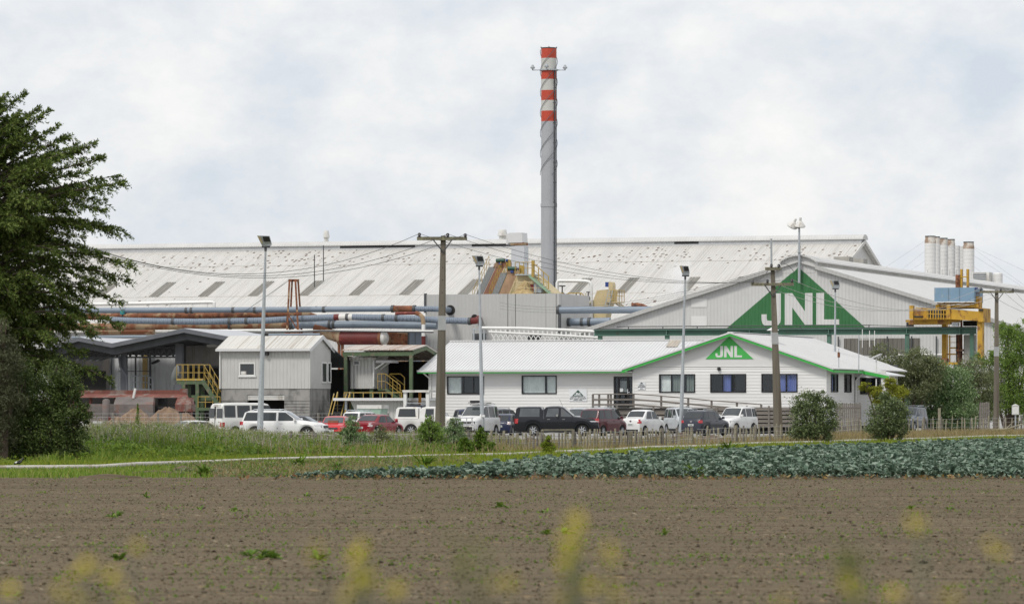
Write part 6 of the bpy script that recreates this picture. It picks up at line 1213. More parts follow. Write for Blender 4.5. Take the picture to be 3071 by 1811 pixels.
weedmass('broadleaf_weeds', 380, 200, 1480, LM['weed'], .17, .34, .5, 4, 52, .28); weedmass('feathery_weeds', 260, 210, 1300, LM['fennel'], .12, .14, 1., 10, 52, .3); weedmass('olive_weeds', 230, 220, 1560, LM['olive'], .09, .32, .6, 6, 56); weedmass('bright_weeds', 200, -60, 1500, LM['lawn'], .12, .2, 1., 2, 30)
def bush(name, lab, cat, blobs, Y, n, size, m, trunk=True, group=None, clump=.3, shell=.5, aspect=.42, depth=1., up=.35):
    """blobs: (px, py, rx px, ry px[, dy m]) ellipsoids of the crown at distance Y."""
    s = Y/FPX; bx = GX(np.mean([b[0] for b in blobs]), Y); t = thing(name, lab, cat, (bx, Y, 0), 0, group); B = []
    for b in blobs:
        dy = b[4] if len(b) > 4 else 0; B.append((((b[0]-CX)*s-bx, dy, max(b[3]*s*.8, H+(HY-b[1])*s)), (b[2]*s, b[2]*s*depth, b[3]*s)))
    P = crown_points(B, int(n*1.5), clump*1.35, shell); P = P[P[:, 2] > .02]; foliage('foliage', P, size, m, t, up, aspect)
    b = MB()
    for (c, r) in B:
        c = Vector(c); base = Vector((c.x*.25, 0, 0)); b.tube([base, base.lerp(c, .5)+Vector((random.uniform(-.1, .1), 0, .05)), c, c+Vector((r[0]*.4*random.uniform(-1, 1), 0, r[2]*.6))], [.05+.012*c.z, .04+.008*c.z, .03, .012], 6)
        for q in range(5):
            e = c+Vector((r[0]*random.uniform(-.7, .7), r[1]*random.uniform(-.7, .7), r[2]*random.uniform(-.2, .8))); b.tube([base.lerp(c, random.uniform(.5, .9)), e], [.025, .008], 4)
    b.build('branches', M['bark'], t); return t
bush('shrub', 'dark leathery evergreen shrub at the fence beside the right office corner', 'shrub', [(2430, 1262, 62, 62), (2415, 1215, 42, 42), (2470, 1225, 38, 45), (2450, 1185, 22, 22), (2400, 1290, 40, 36), (2490, 1290, 36, 36)], 205, 9000, .11, LM['dark'], clump=.3)
bush('shrub', 'rounder dark grey green shrub at the fence in front of the parked grey car', 'shrub', [(2660, 1260, 58, 55), (2655, 1215, 42, 36), (2690, 1285, 36, 34), (2630, 1290, 36, 30), (2690, 1235, 34, 34)], 215, 8000, .11, LM['dark'], clump=.3)
bush('shrub', 'grey willowy shrub rising over the office porch roof', 'shrub', [(2650, 1080, 46, 46), (2705, 1105, 50, 50), (2755, 1090, 50, 50), (2690, 1145, 50, 45), (2750, 1150, 60, 60), (2790, 1120, 40, 50)], 304, 12000, .17, LM['olive'], clump=.34)
bush('shrub', 'golden green bush in front of the office porch', 'shrub', [(2600, 1158, 24, 14), (2625, 1172, 30, 18), (2668, 1152, 20, 24), (2692, 1180, 30, 24), (2640, 1196, 30, 20)], 282, 6500, .13, LM['gold'], clump=.34)
bush('tree', 'bushy blue green tree in the middle of the shrubbery by the gantry', 'tree', [(2805, 1145, 60, 70), (2860, 1155, 56, 66), (2790, 1210, 66, 62), (2875, 1215, 60, 60), (2835, 1258, 70, 44), (2790, 1252, 40, 40), (2740, 1195, 45, 40)], 306, 19000, .17, LM['mid'], clump=.3)
bush('tree', 'thin olive tree with sparse foliage below the crane', 'tree', [(2920, 1125, 50, 55), (2950, 1165, 50, 60), (2905, 1200, 46, 55), (2950, 1235, 46, 48)], 314, 10000, .15, LM['olive'], clump=.36, shell=.3)
bush('tree', 'large leafy green tree at the right behind the power pole', 'tree', [(3040, 1040, 60, 58), (3090, 1010, 70, 60), (2960, 1075, 40, 34), (3000, 1110, 46, 45), (3060, 1120, 70, 70), (3030, 1190, 60, 55), (3085, 1230, 50, 50), (2990, 1200, 50, 55), (3020, 980, 50, 30)], 322, 19000, .17, LM['fresh'], clump=.28, shell=.4)
bush('shrub', 'low dark hedge plant between the parked grey car and the power pole', 'shrub', [(2790, 1262, 50, 28), (2850, 1268, 50, 24), (2900, 1265, 40, 26)], 306, 5000, .13, LM['mid'], clump=.34)
bush('shrub', 'grey wispy wattle growing against the conifer at the far left', 'shrub', [(5, 1010, 45, 70), (25, 1090, 45, 80), (0, 1180, 50, 90), (30, 1210, 40, 70), (0, 1290, 50, 80)], 127.5, 8000, .10, LM['wattle'], clump=.34, aspect=.25, up=.6)
bush('shrub', 'dark glossy undergrowth shrub at the foot of the conifer', 'shrub', [(120, 1300, 90, 75), (200, 1240, 58, 80), (240, 1255, 34, 48), (235, 1320, 40, 45), (60, 1350, 90, 50), (190, 1350, 62, 55), (135, 1200, 60, 60), (170, 1130, 55, 60), (205, 1180, 45, 50), (50, 1150, 60, 70), (70, 1240, 70, 70), (20, 1330, 70, 70)], 128.5, 25000, .085, LM['under'], clump=.3)

# conifer
def conifer():
    Y = 137.; s = Y/FPX; tx = GX(-45, Y); t = thing('conifer_tree', 'big dark conifer with long drooping branches at the left edge', 'tree', (tx, Y, 0))
    zt = H+(HY-262)*s; b = MB(); b.tube([(0, 0, 0), (.1, 0, 2.5), (.0, .1, 6), (-.05, 0, zt-1.2), (0, 0, zt)], [.42, .34, .22, .07, .02], 10); b.build('trunk', M['bark'], t, True)
    tips = [(17, 288), (72, 286), (116, 322), (145, 334), (170, 386), (211, 412), (222, 439), (281, 437), (310, 476), (350, 526), (372, 548), (313, 608), (318, 634), (256, 680), (340, 690), (374, 695), (399, 796), (376, 838), (300, 850), (270, 866), (192, 905), (354, 905), (361, 974), (263, 991), (248, 1055), (334, 1141), (230, 1110), (240, 740), (200, 560), (150, 470), (100, 400), (60, 350), (220, 640), (180, 790), (290, 760), (230, 930), (140, 1000)]
    hull = lambda py: np.interp(py, [280, 400, 480, 550, 640, 690, 800, 900, 980, 1060, 1150, 1250], [10, 190, 285, 340, 320, 340, 375, 330, 330, 265, 280, 240])*s
    limbs = []
    for px, py in tips: limbs.append((np.array([(px-CX)*s-tx, RNG.uniform(-.5, .5), H+(HY-py)*s]), 1))
    for k in range(330):
        py = RNG.uniform(290, 1340); a = RNG.uniform(0, 2*pi); r = (hull(py)+57*s)*RNG.uniform(.3, .93); limbs.append((np.array([r*cos(a), r*sin(a), H+(HY-py)*s]), 0))
    Vc, Va, Vw = [], [], []; lb = MB()
    for tip, listed in limbs:
        r = np.hypot(tip[0], tip[1]); rise = np.interp(tip[2], [1, 5, 9, 10.5, 11.8], [-.05, .08, .22, .4, .8])*r; base = np.array([0, 0, max(.5, tip[2]-rise)])
        droop = .14*r if tip[2] < 9 else .04*r
        pts = [base+(tip-base)*q+np.array([0, 0, droop*sin(pi*q)*1.2+(.08*r*q*q if tip[2] > 6 else 0)-(.08*r if tip[2] > 6 else 0)*q]) for q in np.linspace(0, 1, 9)]
        lb.tube([tuple(p) for p in pts], list(np.interp(np.linspace(0, 1, 9), [0, 1], [.02+.012*r, .006])), 5)
        ax = unit((tip-base)[None])[0]; hz = np.array([-ax[1], ax[0], 0.]); hz = hz/max(1e-6, np.linalg.norm(hz))
        nb = int(14+r*(15 if listed else 9))
        for j in range(nb):
            q = RNG.uniform(.10, 1.0)**.8; i = min(7, int(q*8)); p = pts[i]+(pts[i+1]-pts[i])*(q*8-i)
            L_ = RNG.uniform(.25, .85)*(1.1-.62*q)*np.interp(r, [.3, 3], [.6, 1.15]); sgn = RNG.choice([-1, 1]); bd = ax*RNG.uniform(.4, 1)+hz*sgn*RNG.uniform(.2, 1)+np.array([0, 0, RNG.uniform(-.85, .3) if tip[2] < 9.5 else RNG.uniform(-.5, .6)]); bd /= np.linalg.norm(bd)
            m = int(10+L_*34); u = RNG.random(m)**.8; c = p+bd*(u*L_)[:, None]+np.array([0, 0, -1.])*(u*u*L_*.28)[:, None]
            sp = unit(np.cross(bd, RNG.normal(size=(m, 3)))); a = unit(bd*.8+sp*.8+np.array([0, 0, -.15])); ln = RNG.uniform(.07, .17, m)*(1.15-.5*u)
            Vc.append(c+a*(ln*.5)[:, None]); Va.append(a*ln[:, None]); Vw.append(ln*.17)
    lb.build('branches', M['bark'], t); V, F = diamonds(np.concatenate(Vc), np.concatenate(Va), np.concatenate(Vw), .3); np_obj('foliage', V, F, LM['conifer'], t); print('conifer fronds', len(F))
conifer()
# distant tree top seen past the mill shed ridge
# individual weeds
for lab, px, py, Y, h, n_, w, m, st in (
    ('tall leafy weed in front of the red hatchback', 1058, 1375, 158, 1.15, 46, .075, 'mid', 6), ('tall leafy weed left of the concrete power pole foot', 1292, 1370, 160, 1.30, 60, .08, 'fresh', 8), ('tall leafy weed right of the concrete power pole foot', 1362, 1365, 165, 1.2, 44, .075, 'mid', 7),
    ('bright leafy weed left of the second light pole', 1395, 1378, 152, .62, 40, .09, 'weed', 3), ('yellow green weed by the fence below the black pickup', 1645, 1370, 157, .62, 34, .055, 'lawn', 3), ('leafy weed clump before the light pole foot', 1448, 1376, 154, .85, 46, .085, 'weed', 4), ('bushy weed before the dark red saloon', 1140, 1365, 165, .95, 26, .06, 'olive', 5)):
    h *= 1.2; hp = h*FPX/Y; pb = HY+H*FPX/Y; bush('tall_weed', lab, 'weed', [(px, pb-hp*.78, hp*.20, hp*.26), (px-hp*.16, pb-hp*.5, hp*.24, hp*.3), (px+hp*.15, pb-hp*.42, hp*.26, hp*.3), (px, pb-hp*.22, hp*.34, hp*.24)], Y, 1500+25*n_, w*1.3, LM[m], clump=.36, shell=.3, aspect=.36, up=.8, group='tall weeds along the verge')
for lab, px, py, Y, h, n_ in (('bright green dock plant in the crop, nearest to the fence post', 1932, 1380, 121, .42, 40), ('dock plant standing in the crop near the second power pole', 2270, 1360, 143, .42, 36), ('dock plant low at the front of the crop', 2085, 1432, 108.5, .42, 30), ('leafy dock at the crop edge by the white pipe bend', 2185, 1342, 165, .55, 40), ('dock clump left of the crop near the soil edge', 612, 1425, 111, .38, 36), ('bright dock clump behind the crop, left end', 1010, 1400, 123, .30, 30), ('dock plant at the rear crop edge below the dark shrub', 2392, 1345, 152, .45, 36), ('small dock at the rear crop edge below the second shrub', 2480, 1340, 158, .36, 24), ('bright upright dock alone in the right of the crop', 2850, 1360, 135, .36, 14), ('dark dock clump between the pipe and the crop', 895, 1388, 128, .42, 30), ('brownish dock clump at the pipe before the power pole', 1275, 1390, 124, .5, 34)):
    rosette('dock_plant', lab, 'weed', px, py, h, n_, .085, LM['weed'], 'dock weeds in and around the crop', Y=Y, spread=1.3, up0=.35)
t = rosette('spire_weed', 'tall green seed spire standing above the left weeds', 'weed', 413, 1370, .5, 14, .06, LM['weed'], Y=158, up0=.6)
b = MB(); hz = H+(HY-1210)*158/FPX; b.tube([(0, 0, 0), (.02, 0, hz*.5), (0, 0, hz)], [.015, .012, .004], 5); b.build('stem', M['bark'], t)
P = np.stack([RNG.normal(0, .05, 700), RNG.normal(0, .05, 700), RNG.uniform(hz*.42, hz, 700)], 1); P[:, :2] *= np.interp(P[:, 2], [hz*.42, hz*.7, hz], [1.4, 1., .15])[:, None]; foliage('foliage', P, .05, LM['fennel'], t, 1.2)  # the foliage part here is the spire's seed spike
for lab, px, py, Y, w_, h_ in (('feathery bright fennel clump below the sawdust, left', 375, 1300, 165, 42, 30), ('feathery fennel clump right of the tall spire', 470, 1298, 165, 45, 34), ('feathery fennel clump before the parked minibus', 585, 1310, 160, 52, 30), ('feathery fennel mass behind the leaning post', 300, 1345, 140, 42, 28)):
    bush('fennel', lab, 'weed', [(px, py, w_, h_), (px+w_*.5, py+15, w_*.7, h_*.8)], Y, 3600, .07, LM['fennel'], clump=.4, aspect=.16, up=1.2, group='fennel clumps on the verge')

# ---------------------------------------------------------------- irrigation pipe, fence, small things on the verge
pts = [(GX(px, Y), Y, .1+.015*math.sin(px*.02)) for px, Y in PIPE]; b = MB(); b.tube(pts, .075, 12); o = b.build('irrigation_pipe', M['pvc'], None, True); tag(o, 'long pale irrigation pipe lying along the field edge', 'pipe')
FEN = [(760, 171), (870, 172), (1000, 168), (1300, 168), (1523, 172), (1800, 180), (2000, 185), (2200, 200), (2400, 216), (2550, 252), (2800, 268), (3090, 290)]
fenY = lambda px: float(np.interp(px, [p for p, _ in FEN], [q for _, q in FEN])); fenZ = lambda px: float(np.interp(px, [760, 900, 1523, 2000, 2200, 2400, 2550, 3090], [.74, .78, .80, .82, .88, .88, 1.05, 1.1]))
rg = random.Random(3)
def fence(lab, px0, px1, step, posts):
    t = thing('farm_fence', lab, 'fence', (GX(px0, fenY(px0)), fenY(px0), 0)); o = Vector(t.location); px = px0; k = 0
    while px < px1:
        Y = fenY(px); h = fenZ(px)*rg.uniform(.82, 1.12); l = rg.uniform(-.07, .07); w = rg.choice([.035, .045, .055]); b = MB(); c = Vector((GX(px, Y), Y, 0))-o
        b.tube([c, c+Vector((l*h, rg.uniform(-.04, .04), h))], [w*1.05, w*.9], 5); b.build('batten', M['pale'] if rg.random() < .75 else M['wood'], t); px += step*rg.uniform(.55, 1.45); k += 1
    for px in posts:
        Y = fenY(px); c = Vector((GX(px, Y), Y, 0))-o; h = fenZ(px)*1.08; w = .11 if px in (1985, 2207) else .075; b = MB(); b.tube([c, c+Vector((rg.uniform(-.03, .03), 0, h))], [w, w*.92], 9); b.build('post', M['post'], t)
    for q in (.95, .7, .45):
        b = MB(); b.tube([Vector((GX(p, fenY(p)), fenY(p)-.06, fenZ(p)*q-.04*(i % 2)))-o for i, p in enumerate(np.linspace(px0, px1, 26))], .007, 4); b.build('strand', M['wirep'], t)
    return t
fence('old batten fence half hidden in the weeds before the red cars', 842, 1360, 22, (870, 938))
fence('batten fence of pale uneven sticks before the black pickup and white cars', 1372, 2080, 8.8, (1720, 1985, 2076))
fence('batten and post fence from the second power pole to the field corner', 2090, 3085, 12.5, (2207, 2266, 2382, 2573, 2632, 2772, 2822, 3063))
b = MB(); p = Vector((GX(1640, fenY(1640)), fenY(1640)-.12, 0)); hb_ = H+(HY-1289)*fenY(1640)/FPX; b.beam((GX(1626, fenY(1626)), fenY(1626)-.1, hb_), (GX(1718, fenY(1718)), fenY(1718)-.1, hb_), .05, .07); b.beam((GX(1629, fenY(1629)), fenY(1629)-.1, 0), (GX(1629, fenY(1629)), fenY(1629)-.1, hb_-.03), .05); b.beam((GX(1715, fenY(1715)), fenY(1715)-.1, 0), (GX(1715, fenY(1715)), fenY(1715)-.1, hb_-.03), .05); tag(b.build('timber_rail', M['pale']), 'grey timber rail between two stakes below the black pickup', 'rail')
b = MB(); c = W(212, 1345, 141); b.tube([(c.x+.25, 141, 0), (c.x+.1, 141, .55), (c.x-.06, 141, .98)], [.075, .07, .06], 8); tag(b.build('leaning_post', M['post']), 'weathered post leaning in the weeds right of the undergrowth', 'post')
# mesh fence before the sawdust
t = thing('wire_fence', 'wire mesh fence on wooden posts before the sawdust heaps', 'fence', (GX(260, 262), 262, 0)); o = Vector(t.location)
for px in (272, 340, 474, 542, 702, 955, 1164): b = MB(); c = Vector((GX(px, 262), 262, 0))-o; b.tube([c, c+Vector((0, 0, 1.42))], .07, 8); b.build('post', M['post'], t)
b = MB()
for z in (.3, .6, .9, 1.15, 1.38): b.tube([Vector((GX(262, 262), 261.9, z))-o, Vector((GX(1180, 262), 261.9, z))-o], .007, 4)
for px in range(266, 1180, 14): b.tube([Vector((GX(px, 262), 261.9, .1))-o, Vector((GX(px, 262), 261.9, 1.38))-o], .004, 3)
b.build('mesh_wire', M['wirep'], t)
# black and white bird feeding behind the pipe
Y = 119.4; t = thing('bird', 'black and white bird feeding head down on the white pipe near the conifer', 'bird', (GX(57, Y), Y, .17)); b = MB()
b.tube([(-.155, 0, .035), (-.135, 0, .055), (-.105, -.003, .075), (-.075, 0, .082), (-.035, 0, .092), (.01, 0, .105), (.045, 0, .128), (.075, 0, .158), (.115, 0, .215), (.13, 0, .235)], [.004, .020, .030, .030, .042, .050, .045, .030, .020, .012], 12); b.build('body', pm('black_plumage', (.010, .010, .012), .5, .1), t, True)
b = MB(); b.tube([(-.125, 0, .062), (-.10, -.002, .080), (-.07, 0, .090), (-.045, 0, .099)], [.020, .032, .033, .036], 12); b.build('white_nape', pm('white_plumage', (.55, .55, .53), .7, .08), t, True)
b = MB(); b.tube([(-.152, 0, .038), (-.185, 0, .012)], [.008, .002], 6); b.build('beak', M['steel'], t)
for sg in (-1, 1):
    b = MB(); b.prism([(-.04, sg*.045, .12), (.03, sg*.05, .15), (.1, sg*.022, .175), (.06, sg*.046, .11), (-.02, sg*.05, .085)], (0, sg*.008, 0)); b.build('wing', bpy.data.materials['black_plumage'], t)
    b = MB(); b.tube([(.0, sg*.025, .07), (.012, sg*.026, .03), (.0, sg*.026, .004)], [.009, .005, .004], 5); b.tube([(.0, sg*.026, .004), (-.03, sg*.03, .002)], .003, 4); b.build('leg', M['trim'], t)
# timber panels and meter box at the right
def paling(lab, px0, px1, py0, py1, Y, m, nb):
    a, c = W(px0, py0, Y), W(px1, py1, Y); t = thing('paling_panel', lab, 'fence', (a.x, Y, 0)); w = (c.x-a.x)/nb
    for k in range(nb): b = MB(); b.box((k*w+.01, rg.uniform(0, .02), .05), ((k+1)*w-.012, .05, a.z-rg.uniform(0, .07))); b.build('paling', m, t)
    b = MB(); b.box((.0, .05, .5), (c.x-a.x, .1, .6)); b.box((0, .05, a.z-.4), (c.x-a.x, .1, a.z-.3)); b.box((-.02, .1, 0), (.08, .2, a.z-.2)); b.box((c.x-a.x-.08, .1, 0), (c.x-a.x+.02, .2, a.z-.2)); b.build('rail', m, t)
paling('brown timber paling fence beside the office corner', 2508, 2582, 1207, 1285, 268, M['wood'], 13)
paling('grey timber panel left of the right power pole', 2938, 2968, 1204, 1282, 297, M['wood'], 5)
t = thing('wire_gate_post', 'single tall pale timber post left of the grey panel', 'post', (GX(2817, 292), 292, 0)); b = MB(); b.box((-.09, -.09, 0), (.09, .09, H+(HY-1223)*292/FPX)); b.build('shaft', M['pale'], t)
a, c = W(3036, 1212, 284), W(3056, 1243, 284); t = thing('meter_box', 'white meter box on a short post at the right fence end', 'meter box', (a.x, 284, 0)); w = c.x-a.x
b = MB(); b.box((0, 0, c.z), (w, .3, a.z-.1)); b.prism([(-.03, -.04, a.z-.1), (w+.03, -.04, a.z-.1), (w/2, -.04, a.z+.02)], (0, .38, 0)); b.build('box', M['white'], t); b = MB(); b.box((.05, -.015, c.z+.05), (w-.05, 0, a.z-.15)); b.box((.08, -.03, c.z+.3), (.11, -.015, c.z+.38)); b.build('door', M['white'], t); b = MB(); b.box((w*.4, .08, 0), (w*.6, .2, c.z)); b.build('post', M['steel'], t)
# dirt, rubble and stumps by the car park edge
for i, (px, py, w_, h_) in enumerate(((2045, 1312, .75, .38), (2130, 1318, 1.1, .3), (1975, 1315, .6, .25), (2265, 1293, 1.3, .38), (2790, 1292, 1.4, .25), (1590, 1318, .6, .2), (1870, 1300, .8, .25))):
    Y = gz_py(py+6); heap('rubble_heap', ('dark clod heap at the foot of the third light pole', 'low dark rubble heap right of the third light pole', 'rubble below the white saloon', 'long reddish brush heap below the white crossover', 'dead brush heap in front of the right shrubbery', 'small rubble heap below the black pickup', 'rubble heap below the dark red people carrier')[i], 'rubble', (GX(px, Y), Y, 0), w_, w_*.6, h_, pm('rubble', (.15, .11, .085), 1, .35, 4, bump=.1, bscale=8) if i == 0 else bpy.data.materials['rubble'], 11+i)
b = MB(); p0 = Vector((GX(2975, 270), 270, .25)); b.tube([p0, p0+Vector((1, .1, .12)), p0+Vector((2.1, .3, .45))], [.09, .07, .03], 7); b.tube([p0+Vector((.9, .1, .1)), p0+Vector((1.5, 0, .7))], [.05, .015], 5); b.tube([p0+Vector((-.05, 0, 0)), p0+Vector((-.1, 0, -.26))], .05, 5); tag(b.build('dead_branch', M['pale']), 'bleached dead branch lying by the right fence', 'branch')
c = W(540, 1326, 150); b = MB(); b.lathe([(.05, 0), (.12, .1), (.05, .22)], 8, (c.x, 150, 0)); 
# clods of thrown-up earth on the strip by the soil edge
for i, (px, py, w_, h_) in enumerate(((545, 1410, .45, .16), (470, 1415, 1.0, .07), (330, 1425, .8, .06))):
    Y = gz_py(py+8); heap('earth_clod', ('dark upturned clod of earth beside the pipe', 'flattened ridge of tyre marked earth beside the pipe', 'low ridge of tyre marked earth at the field edge')[i], 'earth', (GX(px, Y), Y, 0), w_, .5, h_, soil, 31+i)

# ---------------------------------------------------------------- poles and wires
def lamp_pole(lab, top, bot, Y, r0, r1, lx, ly):
    t = thing('light_pole', lab, 'light pole', (GX(bot[0], Y), Y, 0), 0, 'galvanised light poles round the car park'); q = W(top[0], top[1], Y)-Vector(t.location)
    b = MB(); b.tube([(0, 0, 0), Vector((q.x, 0, q.z))*.27, Vector((q.x, 0, q.z))], [r0, r0*.86, r1], 8); b.build('pole', M['steel'], t, True, angle=20)
    b = MB(); s = Vector((q.x, 0, q.z)); b.tube([s-Vector((0, 0, .1)), s+Vector((0, 0, .12))], r1*1.3, 8); b.box((q.x-.2, -.1, q.z+.1), (q.x+.24, .1, q.z+.2)); b.build('bracket', M['dsteel'], t)
    h = Y/FPX; W_, H_ = lx*h, ly*h; cx_, cz = q.x, q.z+.16
    b = MB(); b.prism([(cx_-.62*W_, -.28, cz+H_), (cx_+.32*W_, -.34, cz+.96*H_), (cx_+.46*W_, -.2, cz+.26*H_), (cx_+.42*W_, -.18, cz+.05*H_), (cx_-.25*W_, -.1, cz+.04*H_), (cx_-.32*W_, -.12, cz+.2*H_)], (0, .3, 0)); b.build('lamp_head', M['steel'], t)
    b = MB(); b.prism([(cx_-.2*W_, -.36, cz+.9*H_), (cx_+.26*W_, -.385, cz+.9*H_), (cx_+.38*W_, -.27, cz+.45*H_), (cx_-.12*W_, -.25, cz+.45*H_)], (0, .1, 0)); b.build('heat_sink', M['trim'], t)
    b = MB(); b.prism([(cx_-.60*W_, -.30, cz+.94*H_), (cx_-.40*W_, -.33, cz+.92*H_), (cx_-.18*W_, -.2, cz+.3*H_), (cx_-.3*W_, -.17, cz+.3*H_)], (0, .05, 0)); b.build('lens', M['cream'], t)
    if Y < 240: b = MB(); f = .55; b.box((q.x*f+.12, -.1, q.z*f-.05), (q.x*f+.3, .05, q.z*f+.08)); b.build('small_lamp', M['trim'], t)
lamp_pole('galvanised light pole standing before the white minibus and workshop', (796.5, 748), (779, 1318), 229, .175, .055, 40, 32)
lamp_pole('galvanised light pole before the office, between white and black pickups', (1437, 805), (1447, 1300), 256, .14, .05, 36, 30)
lamp_pole('galvanised light pole before the office gable, left of its emblem', (2055, 834), (2041.6, 1306), 258, .135, .05, 28, 29)
lamp_pole('light pole at the right office corner behind the dark shrub', (2505, 872), (2503, 1290), 296, .115, .05, 29, 24)
ENDS = {}
def power_pole(key, lab, top, bot, Y, r0, r1, arms, band):
    t = thing('power_pole', lab, 'power pole', (GX(bot[0], Y), Y, 0), 0, 'concrete power poles along the road'); o = Vector(t.location); q = W(top[0], top[1], Y)-o
    b = MB(); x = q.x; b.add([(-r0, -r0*.75, 0), (r0, -r0*.75, 0), (r0, r0*.75, 0), (-r0, r0*.75, 0), (x-r1, -r1*.75, q.z), (x+r1, -r1*.75, q.z), (x+r1, r1*.75, q.z), (x-r1, r1*.75, q.z)], [(0, 3, 2, 1), (4, 5, 6, 7), (0, 1, 5, 4), (1, 2, 6, 5), (2, 3, 7, 6), (3, 0, 4, 7)]); b.build('shaft', M['polec'], t)
    fz = lambda py: (H+(HY-py)*Y/FPX)/q.z; b = MB(); a, c = fz(band[1]), fz(band[0]); ra, rc_ = r0+(r1-r0)*a+.012, r0+(r1-r0)*c+.012
    b.add([(x*a-ra, -ra*.76, q.z*a), (x*a+ra, -ra*.76, q.z*a), (x*a+ra, ra*.76, q.z*a), (x*a-ra, ra*.76, q.z*a), (x*c-rc_, -rc_*.76, q.z*c), (x*c+rc_, -rc_*.76, q.z*c), (x*c+rc_, rc_*.76, q.z*c), (x*c-rc_, rc_*.76, q.z*c)], [(0, 3, 2, 1), (4, 5, 6, 7), (0, 1, 5, 4), (1, 2, 6, 5), (2, 3, 7, 6), (3, 0, 4, 7)]); b.build('metal_band', M['band'], t)
    b = MB()
    for k in range(7): f = .55+.06*k; b.tube([(x*f, -(r0+(r1-r0)*f)*.76-.004, q.z*f), (x*f, -(r0+(r1-r0)*f)*.76+.02, q.z*f)], .022, 8)
    b.build('bolt_hole', M['trim'], t)
    for (x0, x1, py, ins, br) in arms:
        p0, p1 = W(x0, py, Y)-o, W(x1, py, Y)-o; b = MB(); b.box((p0.x, -r1-.12, p0.z-.08), (p1.x, -r1-.0, p0.z+.08)); b.build('crossarm', M['lichen'], t)
        if br:
            b = MB()
            for xx in (p0.lerp(p1, .32), p0.lerp(p1, .70)): b.beam((xx.x, -r1-.15, xx.z-.05), (q.x, -r1*.8-.05, xx.z-.62), .03, .05)
            b.build('brace', M['dsteel'], t)
        for j, (ix, iy) in enumerate(ins):
            c = W(ix, iy, Y)-o; c.y = -r1-.06; b = MB(); b.tube([(c.x, c.y, p0.z+.05), (c.x, c.y, c.z-.06)], .012, 5); b.lathe([(.03, -.13), (.085, -.1), (.05, -.05), (.085, -.03), (.06, .02), (.075, .05), (.03, .08)], 10, (c.x, c.y, c.z)); b.build('insulator', M['insul'], t, True); ENDS[key, py, j] = Vector((c.x, c.y, c.z+.04))+o
    return t
power_pole('a', 'nearest thick concrete power pole with lichened crossarm in front of the office roof', (1329.6, 707), (1319, 1345), 190, .25, .115, [(1250.6, 1401, 716, [(1258, 704), (1343, 705), (1395.5, 706)], True)], (947, 990))
t2 = power_pole('b', 'power pole with two crossarms and a rod before the office gable', (2317, 803), (2335, 1325), 216, .24, .10, [(2252, 2380, 853, [(2257, 846), (2301, 843), (2374.5, 841)], True), (2294, 2340, 806.5, [(2313, 796), (2335, 797)], False)], (997, 1032))
b = MB(); o = Vector(t2.location); a, c = W(2313, 792, 216)-o, W(2312.5, 716, 216)-o; b.tube([(a.x, -.16, a.z), (c.x, -.16, c.z)], .05, 6); b.build('rod', M['steel'], t2)
power_pole('c', 'far slim power pole with one crossarm at the right behind the fence', (2989, 869), (2988, 1290), 286, .20, .115, [(2936, 3040, 875.5, [(2940.5, 866), (3000, 868), (3036, 868)], True)], (1040, 1068))
def sag(lab, p, q, s, r=.011, m='wire'):
    b = MB(); p, q = Vector(p), Vector(q); b.tube([p.lerp(q, i/20)-Vector((0, 0, s*4*(i/20)*(1-i/20))) for i in range(21)], r, 4); tag(b.build('power_line', M[m]), lab, 'power line', 'overhead wires between the poles')
A = [ENDS['a', 716, j] for j in range(3)]; Bq = [ENDS['b', 853, j] for j in range(3)]; C_ = [ENDS['c', 875.5, j] for j in range(3)]
for j, w in enumerate(('leftmost', 'middle', 'rightmost')):
    L0_ = W(40+j*5, 640+j*12, 178); sag(f'wire from the conifer to the {w} insulator of the nearest power pole', L0_, A[j], 2.2); sag(f'wire from the {w} insulator of the nearest pole to the two armed pole', A[j], Bq[j], .85+.02*j, .009)
    sag(f'pale wire from the {w} insulator of the two armed pole to the far pole', Bq[j], C_[j], 1.55, .012, 'wirep'); sag(f'wire leaving the {w} insulator of the far pole to the right', C_[j], W(3200, 960+12*j, 330), .6)
for j, w in enumerate(('upper', 'middle', 'lower')): sag(f'{w} thin wire from the boiler house to the top arm of the two armed pole', W(1500, 908+9*j, 359), W(2294+8*j, 811+3*j, 215.8), 1.0, .009, 'wire')
for j in range(2): sag(('short jumper wire looping left at the two armed pole', 'short jumper wire looping right at the two armed pole')[j], ENDS['b', 806.5, j], W(2256 if j == 0 else 2385, 838 if j == 0 else 822, 215.8), -.25 if j else .3, .012)

# ---------------------------------------------------------------- mustard in the near foreground (out of focus)
HEADS = [(1719, 1540), (1740, 1593), (1710, 1610), (1704, 1655), (1700, 1690), (1827, 1670), (1830, 1776), (1757, 1750), (1528, 1745), (1086, 1640), (1084, 1680), (1090, 1715), (1070, 1745), (1110, 1760), (952, 1660), (412, 1648), (260, 1685), (332, 1727), (245, 1712), (30, 1757), (180, 1776), (230, 1800), (2761, 1575), (2988, 1654), (2545, 1757), (2690, 1790), (1690, 1800), (1180, 1770), (2340, 1800), (1030, 1790), (370, 1800), (2840, 1800)]
GREENS = [(2545, 1680), (2530, 1705), (2575, 1695), (2550, 1720), (1370, 1690), (1450, 1665), (1390, 1700), (2580, 1790), (1440, 1770), (1100, 1700)]
Yf = 5.2; PLANTS = [('with yellow heads near the middle of the picture', 1740), ('tall column of yellow blossom left of the middle', 1085), ('at the left with four small yellow heads', 290), ('with one high yellow head at the right', 2761), ('with one yellow head near the right edge', 2960), ('with a green spike and yellow base right of centre', 2560), ('small, with a single low head below the crop middle', 1500), ('low, with one head near the left edge', 60)]
